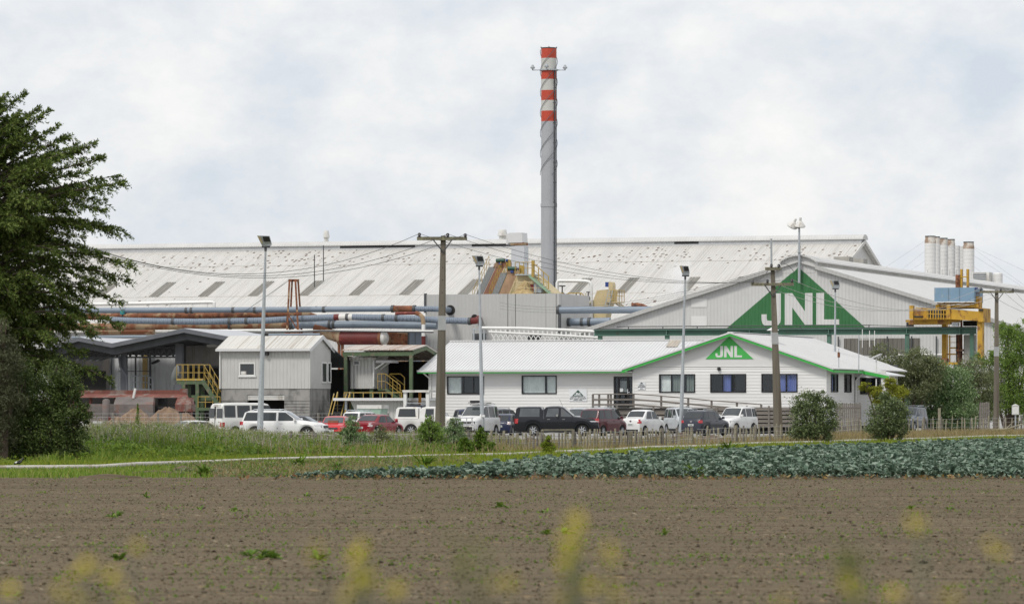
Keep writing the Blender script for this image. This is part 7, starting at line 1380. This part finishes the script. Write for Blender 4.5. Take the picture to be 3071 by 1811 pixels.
for i, (lab, px) in enumerate(PLANTS):
    Y = Yf+.25*((i*37) % 5-2)*.4; t = thing('mustard_plant', 'blurred wild mustard plant '+lab if not lab.startswith(('tall', 'small', 'low')) else 'blurred mustard plant, '+lab, 'wildflower', (GX(px, Y), Y, .5), 0, 'wild mustard in the foreground'); o = Vector(t.location); st_ = MB(); st_.tube([(0, 0, 0), (.01, 0, .6), (0, 0, .85)], [.005, .004, .002], 5)
    for (hx, hy) in HEADS:
        if min(range(len(PLANTS)), key=lambda k: abs(PLANTS[k][1]-hx)) != i: continue
        c = W(hx, hy, Y+random.uniform(-.12, .12))-o; st_.tube([(0, 0, max(.25, c.z-.3)), (c.x*.8, c.y*.7, c.z-.06), c], [.003, .0022, .0015], 4); k = 11; P = np.array(c)+RNG.normal(size=(k, 3))*np.array([.0066, .0066, .0058]); foliage('flower_head', P, .0105, LM['petal'], t, .5, .7)
    for (hx, hy) in GREENS:
        if min(range(len(PLANTS)), key=lambda k: abs(PLANTS[k][1]-hx)) != i: continue
        c = W(hx, hy, Y)-o; P = np.array(c)+RNG.normal(size=(16, 3))*np.array([.008, .008, .012]); foliage('bud_cluster', P, .012, LM['mustard'], t, .9, .5); st_.tube([(0, 0, max(.25, c.z-.3)), c], [.003, .0015], 4)
    st_.build('stem', M['pgreen'], t)
# ================================================================ parked vehicles
PROF = dict(
    sedan=[(0, .40), (.006, .58), (.03, .665), (.12, .69), (.165, .705), (.285, .945), (.36, .995), (.48, 1), (.565, .97), (.735, .685), (.80, .66), (.93, .575), (.985, .47), (1, .36)],
    hatch=[(0, .40), (.008, .58), (.03, .66), (.10, .93), (.15, .978), (.33, 1), (.48, .99), (.565, .955), (.765, .675), (.83, .64), (.93, .575), (.985, .47), (1, .36)],
    suv=[(0, .36), (.006, .55), (.022, .63), (.06, .93), (.10, .98), (.28, 1), (.46, .992), (.545, .965), (.695, .665), (.76, .64), (.92, .585), (.985, .49), (1, .34)],
    wagon=[(0, .38), (.007, .57), (.03, .66), (.115, .93), (.155, .972), (.33, 1), (.5, .985), (.57, .955), (.725, .68), (.80, .65), (.93, .575), (.985, .48), (1, .36)],
    mpv=[(0, .36), (.006, .54), (.025, .64), (.085, .94), (.13, .98), (.32, 1), (.5, .985), (.58, .95), (.79, .63), (.86, .59), (.95, .53), (.99, .44), (1, .34)],
    van=[(0, .22), (.004, .5), (.01, .55), (.025, .93), (.05, .985), (.2, 1), (.70, 1), (.755, .97), (.87, .60), (.90, .555), (.965, .49), (.99, .42), (1, .3)],
    ute=[(0, .34), (.004, .6), (.01, .64), (.025, .93), (.045, .975), (.15, .985), (.31, .985), (.332, .90), (.348, .90), (.372, .975), (.42, .995), (.52, 1), (.575, .965), (.70, .665), (.76, .645), (.92, .585), (.985, .49), (1, .33)],
)
GLS = dict(
    sedan=[(.225, .44, .31, .44), (.465, .715, .465, .575)], hatch=[(.10, .20, .135, .20), (.22, .44, .22, .44), (.465, .74, .465, .57)], suv=[(.05, .22, .085, .22), (.245, .44, .245, .44), (.465, .68, .465, .55)],
    wagon=[(.085, .235, .145, .235), (.26, .445, .26, .445), (.47, .71, .47, .575)], mpv=[(.06, .22, .105, .22), (.245, .45, .245, .45), (.475, .755, .475, .585)], van=[(.04, .2, .045, .2), (.22, .42, .22, .42), (.44, .6, .44, .6), (.63, .845, .63, .765)],
    ute=[(.06, .28, .075, .28), (.40, .53, .42, .53)], )
def vehicle(name, lab, kind, px0, px1, pyt, Y, phi, col, L0=4.6, W0=1.78, belt=.63, wheel=.33, plate=None, emb=False, cat='car', roof=None, panes=None, dirty=None, rearglass=True, tail='taill', trimlow=True, bull=False, spare=False, extra=None, k=None, gl='cglass'):
    L_, Wd = L0, W0; ph = R(phi); ext = abs(L_*cos(ph))+abs(Wd*sin(ph)); kk = k or (px1-px0)*Y/FPX/ext; kk = min(1.12, max(.86, kk)); L_ *= kk; Wd *= kk
    Ht = H+(HY-pyt)*Y/FPX; pr = PROF[kind]; r = wheel
    t = thing(name, lab, cat, (GX((px0+px1)/2, Y), Y, 0), ph, 'vehicles in the car park')
    X = lambda q: (q-.5)*L_
    xs_, zs_ = [p[0] for p in pr], [p[1]*Ht for p in pr]
    ztop = lambda q: float(np.interp(q, xs_, zs_)); zb = belt*Ht
    wr, wf = .19, .805
    if kind == 'van': wr, wf = .22, .82
    if kind == 'ute': wr, wf = .225, .80
    sill = .155*Ht if kind not in ('ute', 'suv') else .20*Ht; ra = r*1.17; tum = {'van': .87, 'ute': .84}.get(kind, .80)
    def plan(q):
        w = 1-.06*abs(2*q-1)**4
        if q > .88: w *= 1-.20*((q-.88)/.12)**2
        if q < .08: w *= 1-.09*((.08-q)/.08)**2
        return w
    def zbot(q):
        x = X(q); z = sill+(.04*Ht if q > .97 else 0)
        for c in (wr, wf):
            d = x-X(c)
            if abs(d) < ra: z = max(z, r+math.sqrt(ra*ra-d*d)-.02)
        return z
    def sect(q):
        w = Wd/2*plan(q); zt = ztop(q); b = min(zb, zt-.07*Ht); lo = min(zbot(q), b-.1); c = max(0, min(1, (zt-zb)/(Ht-zb)))
        yt = w*(.90-(.90-tum)*c) if zt > zb else w*.90
        pts = [(w*.93, lo), (w*.985, lo+.35*(b-lo)), (w, lo+.62*(b-lo)), (w*.985, b-.035*Ht), (w*.955, b)]
        top = max(b+.02, zt-.035*Ht); pts += [(w*.955+(yt-w*.955)*.5, b+(top-b)*.5), (yt, top), (yt*.86, zt-.008*Ht), (yt*.45, zt), (0, zt+.004*Ht)]
        return pts
    qs = sorted(set([round(v, 4) for v in np.linspace(0, 1, 84)]+xs_)); S = [sect(q) for q in qs]; n = len(S[0]); V, F = [], []
    for q, s in zip(qs, S): V += [(X(q), y, z) for y, z in s]+[(X(q), -y, z) for y, z in s[-2::-1]]
    m = 2*n-1
    for i in range(len(qs)-1):
        for j in range(m-1): F.append((i*m+j, i*m+j+1, (i+1)*m+j+1, (i+1)*m+j))
    F.append(tuple(range(m))[::-1]); F.append(tuple((len(qs)-1)*m+j for j in range(m)))
    b = MB(); b.add(V, F); b.build('body', col, t, True, angle=32)
    b = MB(); b.box((X(.02), -Wd*.41, sill*.75), (X(.975), Wd*.41, .46*Ht))
    if trimlow: b.box((X(wr)+ra, -Wd*.475, sill*.8), (X(wf)-ra, Wd*.475, sill*1.12))
    b.build('underbody', M['trim'], t)
    def side(q, z, sg, off=.008):
        s = sect(q); y = float(np.interp(z, [p[1] for p in s[:7]], [p[0] for p in s[:7]])); return (X(q), sg*(y+off), z)
    def sidepatch(nm, mt, b0, b1, t0, t1, z0, z1, off=.008, par=None, nx=6, nz=4, sides=(1, -1)):
        o = MB()
        for sg in sides:
            vs = []
            for i in range(nz+1):
                f = i/nz; z = z0+(z1-z0)*f
                for k in range(nx+1): q = (b0+(t0-b0)*f)+((b1+(t1-b1)*f)-(b0+(t0-b0)*f))*k/nx; vs.append(side(q, z, sg, off))
            o.add(vs, [(i*(nx+1)+k, i*(nx+1)+k+1, (i+1)*(nx+1)+k+1, (i+1)*(nx+1)+k) for i in range(nz) for k in range(nx)])
        return o.build(nm, mt, par or t, True)
    zw1 = .925*Ht
    for (b0, b1, t0, t1) in (panes or GLS[kind]): sidepatch('side_window', M[gl], b0, b1, t0, t1, zb+.025*Ht, zw1)
    def toppatch(nm, mt, q0, q1, f=.9, off=.01):
        vs = []; fs = (-f, -.8, -.45, 0, .45, .8, f); N_ = 7
        for i in range(N_+1):
            q = q0+(q1-q0)*i/N_; s = sect(q); yt = s[6][0]; d = .004; sl = (ztop(q+d)-ztop(q-d))/(2*d*L_); nl = math.hypot(1, sl)
            for g in fs: y = yt*g; z = float(np.interp(abs(y), [p[0] for p in s[:5:-1]], [p[1] for p in s[:5:-1]])); vs.append((X(q)-sl/nl*off, y, z+off/nl))
        k = len(fs); o = MB(); o.add(vs, [(i*k+j, i*k+j+1, (i+1)*k+j+1, (i+1)*k+j) for i in range(N_) for j in range(k-1)]); return o.build(nm, mt, t, True)
    xf = [p for p in pr if p[0] > .5]; iW = max(i for i, p in enumerate(pr) if p[1] > .94 and p[0] > .5); qa, qb_ = pr[iW][0], pr[iW+1][0]
    toppatch('windscreen', M['cglassl'], qa+.012, qb_-.008)
    if rearglass:
        i0 = max(i for i, p in enumerate(pr) if p[0] < .2 and p[1] < .72); toppatch('rear_window', M['cglass'], pr[i0][0]+.06*(pr[i0+1][0]-pr[i0][0]), pr[i0+1][0]-.04*(pr[i0+1][0]-pr[i0][0]), .86)
    for c in (wr, wf):
        for sg in (1, -1):
            yo = sg*Wd*.475; w = MB(); tw = .21
            prof = [(r*.62, -tw/2), (r*.93, -tw/2), (r, -tw/2+.035), (r, tw/2-.035), (r*.93, tw/2), (r*.62, tw/2)]
            nseg = 26; vs, fs = [], []
            for (rr, a_) in prof:
                for k2 in range(nseg): vs.append((X(c)+rr*cos(2*pi*k2/nseg), yo-sg*tw/2+a_, r+rr*sin(2*pi*k2/nseg)))
            for i in range(len(prof)-1):
                for k2 in range(nseg): k3 = (k2+1) % nseg; fs.append((i*nseg+k2, i*nseg+k3, (i+1)*nseg+k3, (i+1)*nseg+k2))
            w.add(vs, fs); wo = w.build('wheel', M['tyre'], t, True); w = MB(); ye = yo-sg*.012
            for k2 in range(7):
                a_ = 2*pi*k2/7; d = Vector((cos(a_), 0, sin(a_))); pp = Vector((-sin(a_), 0, cos(a_))); c_ = Vector((X(c), ye, r))
                w.prism([c_+d*r*.1+pp*r*.09, c_+d*r*.1-pp*r*.09, c_+d*r*.66-pp*r*.06, c_+d*r*.66+pp*r*.06], (0, -sg*.04, 0))
            for k2 in range(nseg): a_, a2 = 2*pi*k2/nseg, 2*pi*(k2+1)/nseg; w.prism([(X(c)+r*q_*cos(x_), ye, r+r*q_*sin(x_)) for q_, x_ in ((.6, a_), (.7, a_), (.7, a2), (.6, a2))], (0, -sg*.03, 0))
            w.build('rim', M['rim'], wo); w = MB(); w.prism([(X(c)+r*.64*cos(2*pi*k2/20), yo-sg*.09, r+r*.64*sin(2*pi*k2/20)) for k2 in range(20)], (0, -sg*.02, 0)); w.build('hub', M['trim'], wo)
    # lamps
    hz = {'van': .42, 'mpv': .5}.get(kind, .53)*Ht
    for sg in (1, -1): sidepatch('headlight', M['headl'], .905, .992, .885, .985, hz-.055*Ht, min(hz+.045*Ht, ztop(.985)+.02*Ht, ztop(.94)-.05*Ht), .012, None, 6, 3, (sg,))
    xr = lambda z: X(float(np.interp(z, [p[1]*Ht for p in pr[:4]], [p[0] for p in pr[:4]])))
    tl0, tl1 = {'sedan': (.47, .63), 'suv': (.50, .62), 'van': (.30, .44), 'ute': (.42, .58), 'hatch': (.5, .64), 'wagon': (.5, .61), 'mpv': (.5, .64)}[kind]
    for sg in (1, -1):
        o = MB(); zc_ = (tl0+tl1)/2*Ht; x0 = xr(zc_); wy = Wd/2*plan(.01); o.prism([(xr(tl0*Ht)-.012, sg*wy*.99, tl0*Ht), (xr(tl0*Ht)-.012, sg*wy*.72, (tl0+.02)*Ht), (xr(tl1*Ht)-.012, sg*wy*.80, tl1*Ht), (xr(tl1*Ht)-.012, sg*wy*.99, tl1*Ht)], (.02, 0, 0)); o.build('tail_light', M[tail], t)
        sidepatch('tail_light', M[tail], .0, .045, .004, .05, tl0*Ht, tl1*Ht, .01, None, 4, 2, (sg,))
    o = MB(); o.box((X(1)-.06, -Wd*.27, .40*Ht), (X(1)+.012, Wd*.27, .48*Ht)); gr = o.build('grille', M['trim'], t); o = MB()
    for k2 in range(2): o.box((X(1)+.012, -Wd*.26, (.42+.03*k2)*Ht), (X(1)+.02, Wd*.26, (.428+.03*k2)*Ht))
    o.build('slat', M['chrome'], gr)
    o = MB(); o.box((X(1)-.08, -Wd*.33, .20*Ht), (X(1)+.008, Wd*.33, .30*Ht)); o.build('lower_intake', M['trim'], t)
    o = MB(); o.box((X(0)-.02, -Wd*.36, .17*Ht), (X(0)+.06, Wd*.36, .24*Ht)); o.build('rear_valance', M['trim'], t)
    for sg, xp, dr in ((1, X(1), 1), (-1, xr(.44*Ht), -1)):
        z = .335*Ht if dr > 0 else ({'van': .36, 'ute': .36}.get(kind, .43))*Ht; xq = xp if dr > 0 else xr(z); o = MB(); o.box((xq-.015*dr, -.19, z-.06), (xq+.022*dr, .19, z+.06)); pl = o.build('number_plate', M['plate'], t)
        if plate: text_mesh('lettering', plate, .105, M['ink'], pl, Matrix.Translation((xq+.024*dr, 0, z)) @ Matrix.Rotation(R(90*dr), 4, 'Z') @ Matrix.Rotation(R(90), 4, 'X'), .001, sx=.9)
    for sg in (1, -1):
        q = GLS[kind][-1][1]-.02; p = side(q, zb+.05*Ht, sg, 0); o = MB(); o.prism([(p[0]-.03, p[1], p[2]-.03), (p[0]-.05, p[1]+sg*.2, p[2]-.04), (p[0]-.05, p[1]+sg*.2, p[2]+.1), (p[0]-.03, p[1]+sg*.06, p[2]+.1)], (.1, 0, 0)); o.build('mirror', col if kind != 'ute' else M['chrome'], t)
    for (b0, b1, t0, t1) in (panes or GLS[kind])[-2:]:
        o = MB()
        for sg in (1, -1): p = side(b0+.02, zb-.06*Ht, sg, .012); o.cbox((p[0]+.07, p[1], p[2]), (.17, .025, .03))
        o.build('door_handle', col if kind != 'ute' else M['chrome'], t)
    o = MB()
    for (b0, b1, t0, t1) in (panes or GLS[kind])[-2:]:
        for sg in (1, -1): o.add([side(b0-.012, z, sg, .004) for z in (sill*1.3, .4*Ht, zb)]+[side(b0-.007, z, sg, .004) for z in (sill*1.3, .4*Ht, zb)], [(0, 1, 4, 3), (1, 2, 5, 4)])
    o.build('door_seam', M['trim'], t)
    if roof in ('rails', 'rack', 'bars'):
        o = MB()
        for sg in (1, -1):
            y = sg*Wd/2*tum*.88; o.tube([(X(.14), y, Ht-.02), (X(.18), y, Ht+.05), (X(.46), y, Ht+.05), (X(.5), y, Ht-.02)], .02, 6)
        if roof != 'rails':
            for q in (.22, .40): o.box((X(q)-.03, -Wd*.42, Ht+.06), (X(q)+.03, Wd*.42, Ht+.1))
        o.build('roof_rail', M['steel'], t)
    if emb: o = MB(); z = .56*Ht; o.prism([(xr(z)-.012, .075*cos(2*pi*k2/14), z+.06*sin(2*pi*k2/14)) for k2 in range(14)], (.012, 0, 0)); o.build('badge', M['chrome'], t)
    if bull:
        o = MB(); x = X(1)+.14
        for y in (-.55, -.2, .2, .55): o.tube([(x, y, .32*Ht), (x, y, .58*Ht)], .03, 6)
        for z in (.36, .47, .58): o.tube([(x, -.62, z*Ht), (x, .62, z*Ht)], .032, 6)
        o.build('bull_bar', M['chrome'], t)
    if spare:
        x = xr(.48*Ht)-.02; o = MB(); o.prism([(x, .34*cos(2*pi*k2/22), .46*Ht+.34*sin(2*pi*k2/22)) for k2 in range(22)], (-.2, 0, 0)); sp = o.build('spare_wheel', M['tyre'], t); o = MB()
        for k2 in range(5): a_ = 2*pi*k2/5; o.beam((x-.21, 0, .46*Ht), (x-.21, .2*cos(a_), .46*Ht+.2*sin(a_)), .02, .08)
        o.prism([(x-.2, .23*cos(2*pi*k2/22), .46*Ht+.23*sin(2*pi*k2/22)) for k2 in range(22)], (-.012, 0, 0)); o.build('rim', M['rim'], sp)
    if extra: extra(t, X, Ht, Wd, side, sidepatch, zb)
    print('%-20s k=%.2f L=%.2f W=%.2f H=%.2f' % (lab[:20], kk, L_, Wd, Ht)); return t
PW = paint('car_white', (.70, .70, .69)); PBK = pm('car_black', (.008, .009, .013), .2, .05, 1.5, spec=.3, coat=.4); PRED = paint('car_red', (.50, .02, .025)); PDR = paint('car_deep_red', (.22, .013, .022)); PMR = paint('car_maroon', (.085, .010, .018)); PNV = paint('car_navy', (.012, .018, .055)); PCH = paint('car_charcoal', (.022, .026, .04)); PSI = paint('car_silver', (.46, .48, .50)); PGR = paint('car_grey', (.16, .17, .19)); PLG = paint('car_blue_grey', (.12, .135, .16))
PUT = pm('muddy_white', (.66, .65, .62), .4, .05, 1.5, coat=.3, spots=((.42, .36, .24), .22, 1.6, (1, 1, 2))); PVW = paint('van_white', (.66, .66, .63))
V_ = vehicle
M['cglassd'] = pm('lightened_glass', (.085, .092, .098), .05, .25, 2, spec=.6, coat=.5)  # base grey lifted to paint in the light seen through the pickup windows
def vanrear(t, X, Ht, Wd, side, sp, zb):
    for y0_, y1_ in ((-.62, -.12), (.12, .62)):
        o = MB(); x = X(.012)-.02; o.prism([(x-.012, y0_*1.1, .57*Ht), (x-.012, y1_*1.1, .57*Ht), (x+.02, y1_*1.1, .84*Ht), (x+.02, y0_*1.1, .84*Ht)], (.03, 0, 0)); o.build('rear_window', M['cglass'], t)
    o = MB(); o.box((X(.0)-.02, -.01, .2*Ht), (X(.01)+.02, .01, .9*Ht)); o.build('door_seam', M['trim'], t); o = MB(); o.box((X(.03)-.05, -.42, .885*Ht), (X(.05), .3, .955*Ht)); o.build('vent_panel', M['whitedirt'], t)
V_('minibus', 'white minibus seen from its rear doors beside the light pole', 'van', 632, 846, 1208, 246, 38, PVW, 5.2, 1.75, .56, .33, cat='minibus', rearglass=False, extra=vanrear, tail='taill', panes=[(.05, .22, .05, .22), (.25, .45, .25, .45), (.48, .64, .48, .64), (.66, .845, .66, .765)])
V_('suv', 'large white suv parked side-on right before the white minibus', 'suv', 718, 988, 1230, 231, -9, PW, 4.8, 1.9, .62, .36, roof='rails', trimlow=False)
V_('car', 'low white car half buried behind the weeds left of the minibus', 'sedan', 535, 650, 1260, 226, 30, PW, 4.4, 1.7, .62)
V_('car', 'dark car just visible behind the large white suv nose', 'sedan', 860, 955, 1246, 262, -15, PCH, 4.4, 1.75, .62)
def papers(t, X, Ht, Wd, side, sp, zb): o = MB(); o.box((X(.70), -.3, .69*Ht), (X(.76), .3, .80*Ht)); o.build('dash_papers', M['conv'], t)
V_('hatchback', 'bright red hatchback facing the camera with carton on its dash', 'hatch', 962, 1050, 1247, 244, -97, PRED, 4.1, 1.72, .62, .30, plate='GCF40', extra=papers)
V_('compact_suv', 'white compact suv with rear spare wheel behind the deep red saloon', 'suv', 1040, 1150, 1233, 259, 58, PW, 4.0, 1.72, .62, .34, spare=True, roof='bars', plate=None)
V_('saloon', 'deep red saloon seen from behind, number plate FHZ212', 'sedan', 1068, 1198, 1242, 247, 61, PDR, 4.7, 1.8, .63, .33, plate='FHZ212', emb=True, tail='clearl')
def canopyw(t, X, Ht, Wd, side, sp, zb): sp('canopy_seam', M['trim'], .325, .335, .325, .335, zb-.04*Ht, .93*Ht, .01); sp('tub_rail', M['whitedirt'], .0, .33, .0, .33, zb-.05*Ht, zb-.01*Ht, .012)
V_('pickup', 'muddy white single cab pickup with canopy behind the nearest power pole', 'ute', 1182, 1418, 1219, 264, -8, PUT, 4.95, 1.75, .62, .35, cat='pickup', extra=canopyw, panes=[(.05, .29, .07, .28), (.41, .53, .425, .53), (.555, .685, .555, .565)])
def lightbar(t, X, Ht, Wd, side, sp, zb): o = MB(); o.box((X(.3), -Wd*.38, Ht+.08), (X(.55), Wd*.38, Ht+.12)); o.box((X(.6), -.3, Ht+.12), (X(.63), .3, Ht+.24)); o.build('roof_rack', M['trim'], t)
V_('people_mover', 'white people mover with bull bar facing camera behind the light pole', 'mpv', 1376, 1490, 1212, 257, -113, PW, 4.7, 1.75, .57, .34, bull=True, roof='rails', extra=lightbar, cat='van')
V_('suv', 'dark blue suv peeping out behind the muddy white pickup', 'suv', 1345, 1440, 1226, 276, 100, PNV, 4.4, 1.75, .6, .34)
V_('hatchback', 'navy blue hatchback seen from behind beside the black pickup', 'hatch', 1482, 1556, 1240, 263, 76, PNV, 4.3, 1.76, .62, .32, plate='HCW257', emb=True, tail='clearl')
V_('wagon', 'grey wagon with roof rails behind the navy blue hatchback', 'wagon', 1470, 1548, 1224, 280, 55, PGR, 4.6, 1.75, .62, roof='rails')
def canopyb(t, X, Ht, Wd, side, sp, zb):
    sp('canopy_seam', M['dsteel'], .345, .352, .345, .352, zb-.05*Ht, .95*Ht, .01); sp('side_step', M['steel'], .36, .66, .36, .66, .22*Ht, .235*Ht, .07)
    for sg in (1, -1):
        o = MB()
        for c in (.225, .80):
            for k2 in range(14):
                a0, a1 = pi*k2/14, pi*(k2+1)/14; o.prism([(X(c)+q*cos(a_), sg*Wd*.49, .36+q*sin(a_)) for q, a_ in ((.44, a0), (.56, a0), (.56, a1), (.44, a1))], (0, sg*.05, 0))
        o.build('wheel_arch_flare', M['trim'] if False else PBK, t)
    o = MB(); o.tube([(X(.55), Wd*.3, Ht-.05), (X(.51), Wd*.3, Ht+.42)], .008, 4); o.build('aerial', M['trim'], t)
V_('pickup', 'black double cab pickup with canopy parked side-on behind the batten fence', 'ute', 1541, 1805, 1217, 257, -6, PBK, 5.3, 1.85, .62, .38, cat='pickup', gl='cglassd', extra=canopyb, panes=[(.06, .30, .075, .30), (.375, .525, .40, .525), (.55, .685, .55, .565)])
V_('car', 'silver car whose windscreen shows behind the black pickup bonnet', 'hatch', 1700, 1770, 1222, 279, -100, PSI, 4.2, 1.72, .62)
V_('people_carrier', 'maroon people carrier seen from behind beside the black pickup', 'mpv', 1748, 1870, 1224, 258, 59, PMR, 4.5, 1.76, .60, .33, plate='GHB901', tail='taill')
V_('wagon', 'white wagon with roof rails hidden behind the maroon people carrier', 'wagon', 1775, 1868, 1220, 281, 60, PSI, 4.6, 1.75, .62, roof='rails')
V_('saloon', 'white saloon with red tail lamps, plate FJA434, seen from behind', 'sedan', 1867, 1994, 1228, 262, 62, PW, 4.4, 1.72, .62, .31, plate='FJA434', emb=True)
V_('car', 'silver car mostly hidden behind the white saloon', 'sedan', 1925, 2015, 1232, 282, 65, PSI, 4.4, 1.72, .62)
V_('crossover', 'silver crossover facing the camera behind the third light pole', 'suv', 1992, 2106, 1221, 270, -72, PSI, 4.5, 1.8, .60, .34, plate='CUL959', roof='rails')
V_('estate', 'charcoal estate car seen from behind right of the third light pole', 'wagon', 2050, 2184, 1229, 258, 60, PCH, 4.7, 1.78, .63, .33, plate='HAM3', emb=True, roof='rails')
V_('crossover', 'white crossover facing left towards the camera, rightmost in the row', 'suv', 2150, 2260, 1219, 273, -121, PW, 4.5, 1.84, .62, .36, cat='car')
V_('suv', 'blue grey off-roader with roof bars parked behind the right shrub', 'suv', 2692, 2770, 1219, 297, -114, PLG, 4.5, 1.75, .60, .36, roof='bars')
V_('wagon', 'dark wagon carrying a roof basket beside the office end wall', 'wagon', 1225, 1300, 1212, 281, 70, PCH, 4.5, 1.75, .62, roof='rack')
# ================================================================ steam rising from the vents
def steam(px, py, Y, rx, rz, lean, dens, seed):
    c = W(px, py, Y); b = bmesh.new(); bmesh.ops.create_icosphere(b, subdivisions=3, radius=1)
    for v in b.verts: v.co = Vector((v.co.x*rx*(1+.35*v.co.z)+lean*v.co.z*rz, v.co.y*rx, v.co.z*rz))
    me = bpy.data.meshes.new('steam_plume'); b.to_mesh(me); b.free(); m = bpy.data.materials.new('steam'); m.use_nodes = True; n = m.node_tree; n.nodes.clear(); N = n.nodes.new; L = n.links.new
    o_ = N('ShaderNodeOutputMaterial'); pv = N('ShaderNodeVolumePrincipled'); pv.inputs['Color'].default_value = (1, 1, 1, 1); pv.inputs['Anisotropy'].default_value = .2; L(pv.outputs[0], o_.inputs['Volume'])
    tc = N('ShaderNodeTexCoord'); mp = N('ShaderNodeMapping'); mp.inputs['Location'].default_value = (seed, 0, 0); mp.inputs['Scale'].default_value = (1, 1, .6); L(tc.outputs['Object'], mp.inputs[0])
    t = N('ShaderNodeTexNoise'); t.inputs['Scale'].default_value = .75; t.inputs['Detail'].default_value = 4; L(mp.outputs[0], t.inputs['Vector'])
    g = N('ShaderNodeVectorMath'); g.operation = 'DISTANCE'; L(tc.outputs['Generated'], g.inputs[0]); g.inputs[1].default_value = (.5, .5, .42)
    f = N('ShaderNodeMapRange'); f.inputs[1].default_value = .5; f.inputs[2].default_value = .08; f.inputs[3].default_value = -.42; f.inputs[4].default_value = .0; L(g.outputs['Value'], f.inputs[0])
    a = N('ShaderNodeMath'); L(t.outputs[0], a.inputs[0]); L(f.outputs[0], a.inputs[1]); r = N('ShaderNodeMapRange'); r.inputs[1].default_value = .36; r.inputs[2].default_value = .75; r.inputs[3].default_value = 0; r.inputs[4].default_value = dens; L(a.outputs[0], r.inputs[0]); L(r.outputs[0], pv.inputs['Density'])
    me.materials.append(m); o = bpy.data.objects.new('steam_plume', me); COL.objects.link(o); o.location = c; o['kind'] = 'stuff'
steam(2020, 835, 376, 2.0, 4.6, .28, 3.2, 1); steam(800, 895, 378, 1.3, 2.3, -.2, 2.2, 7); steam(400, 890, 380, 1.0, 1.8, .1, .9, 12)
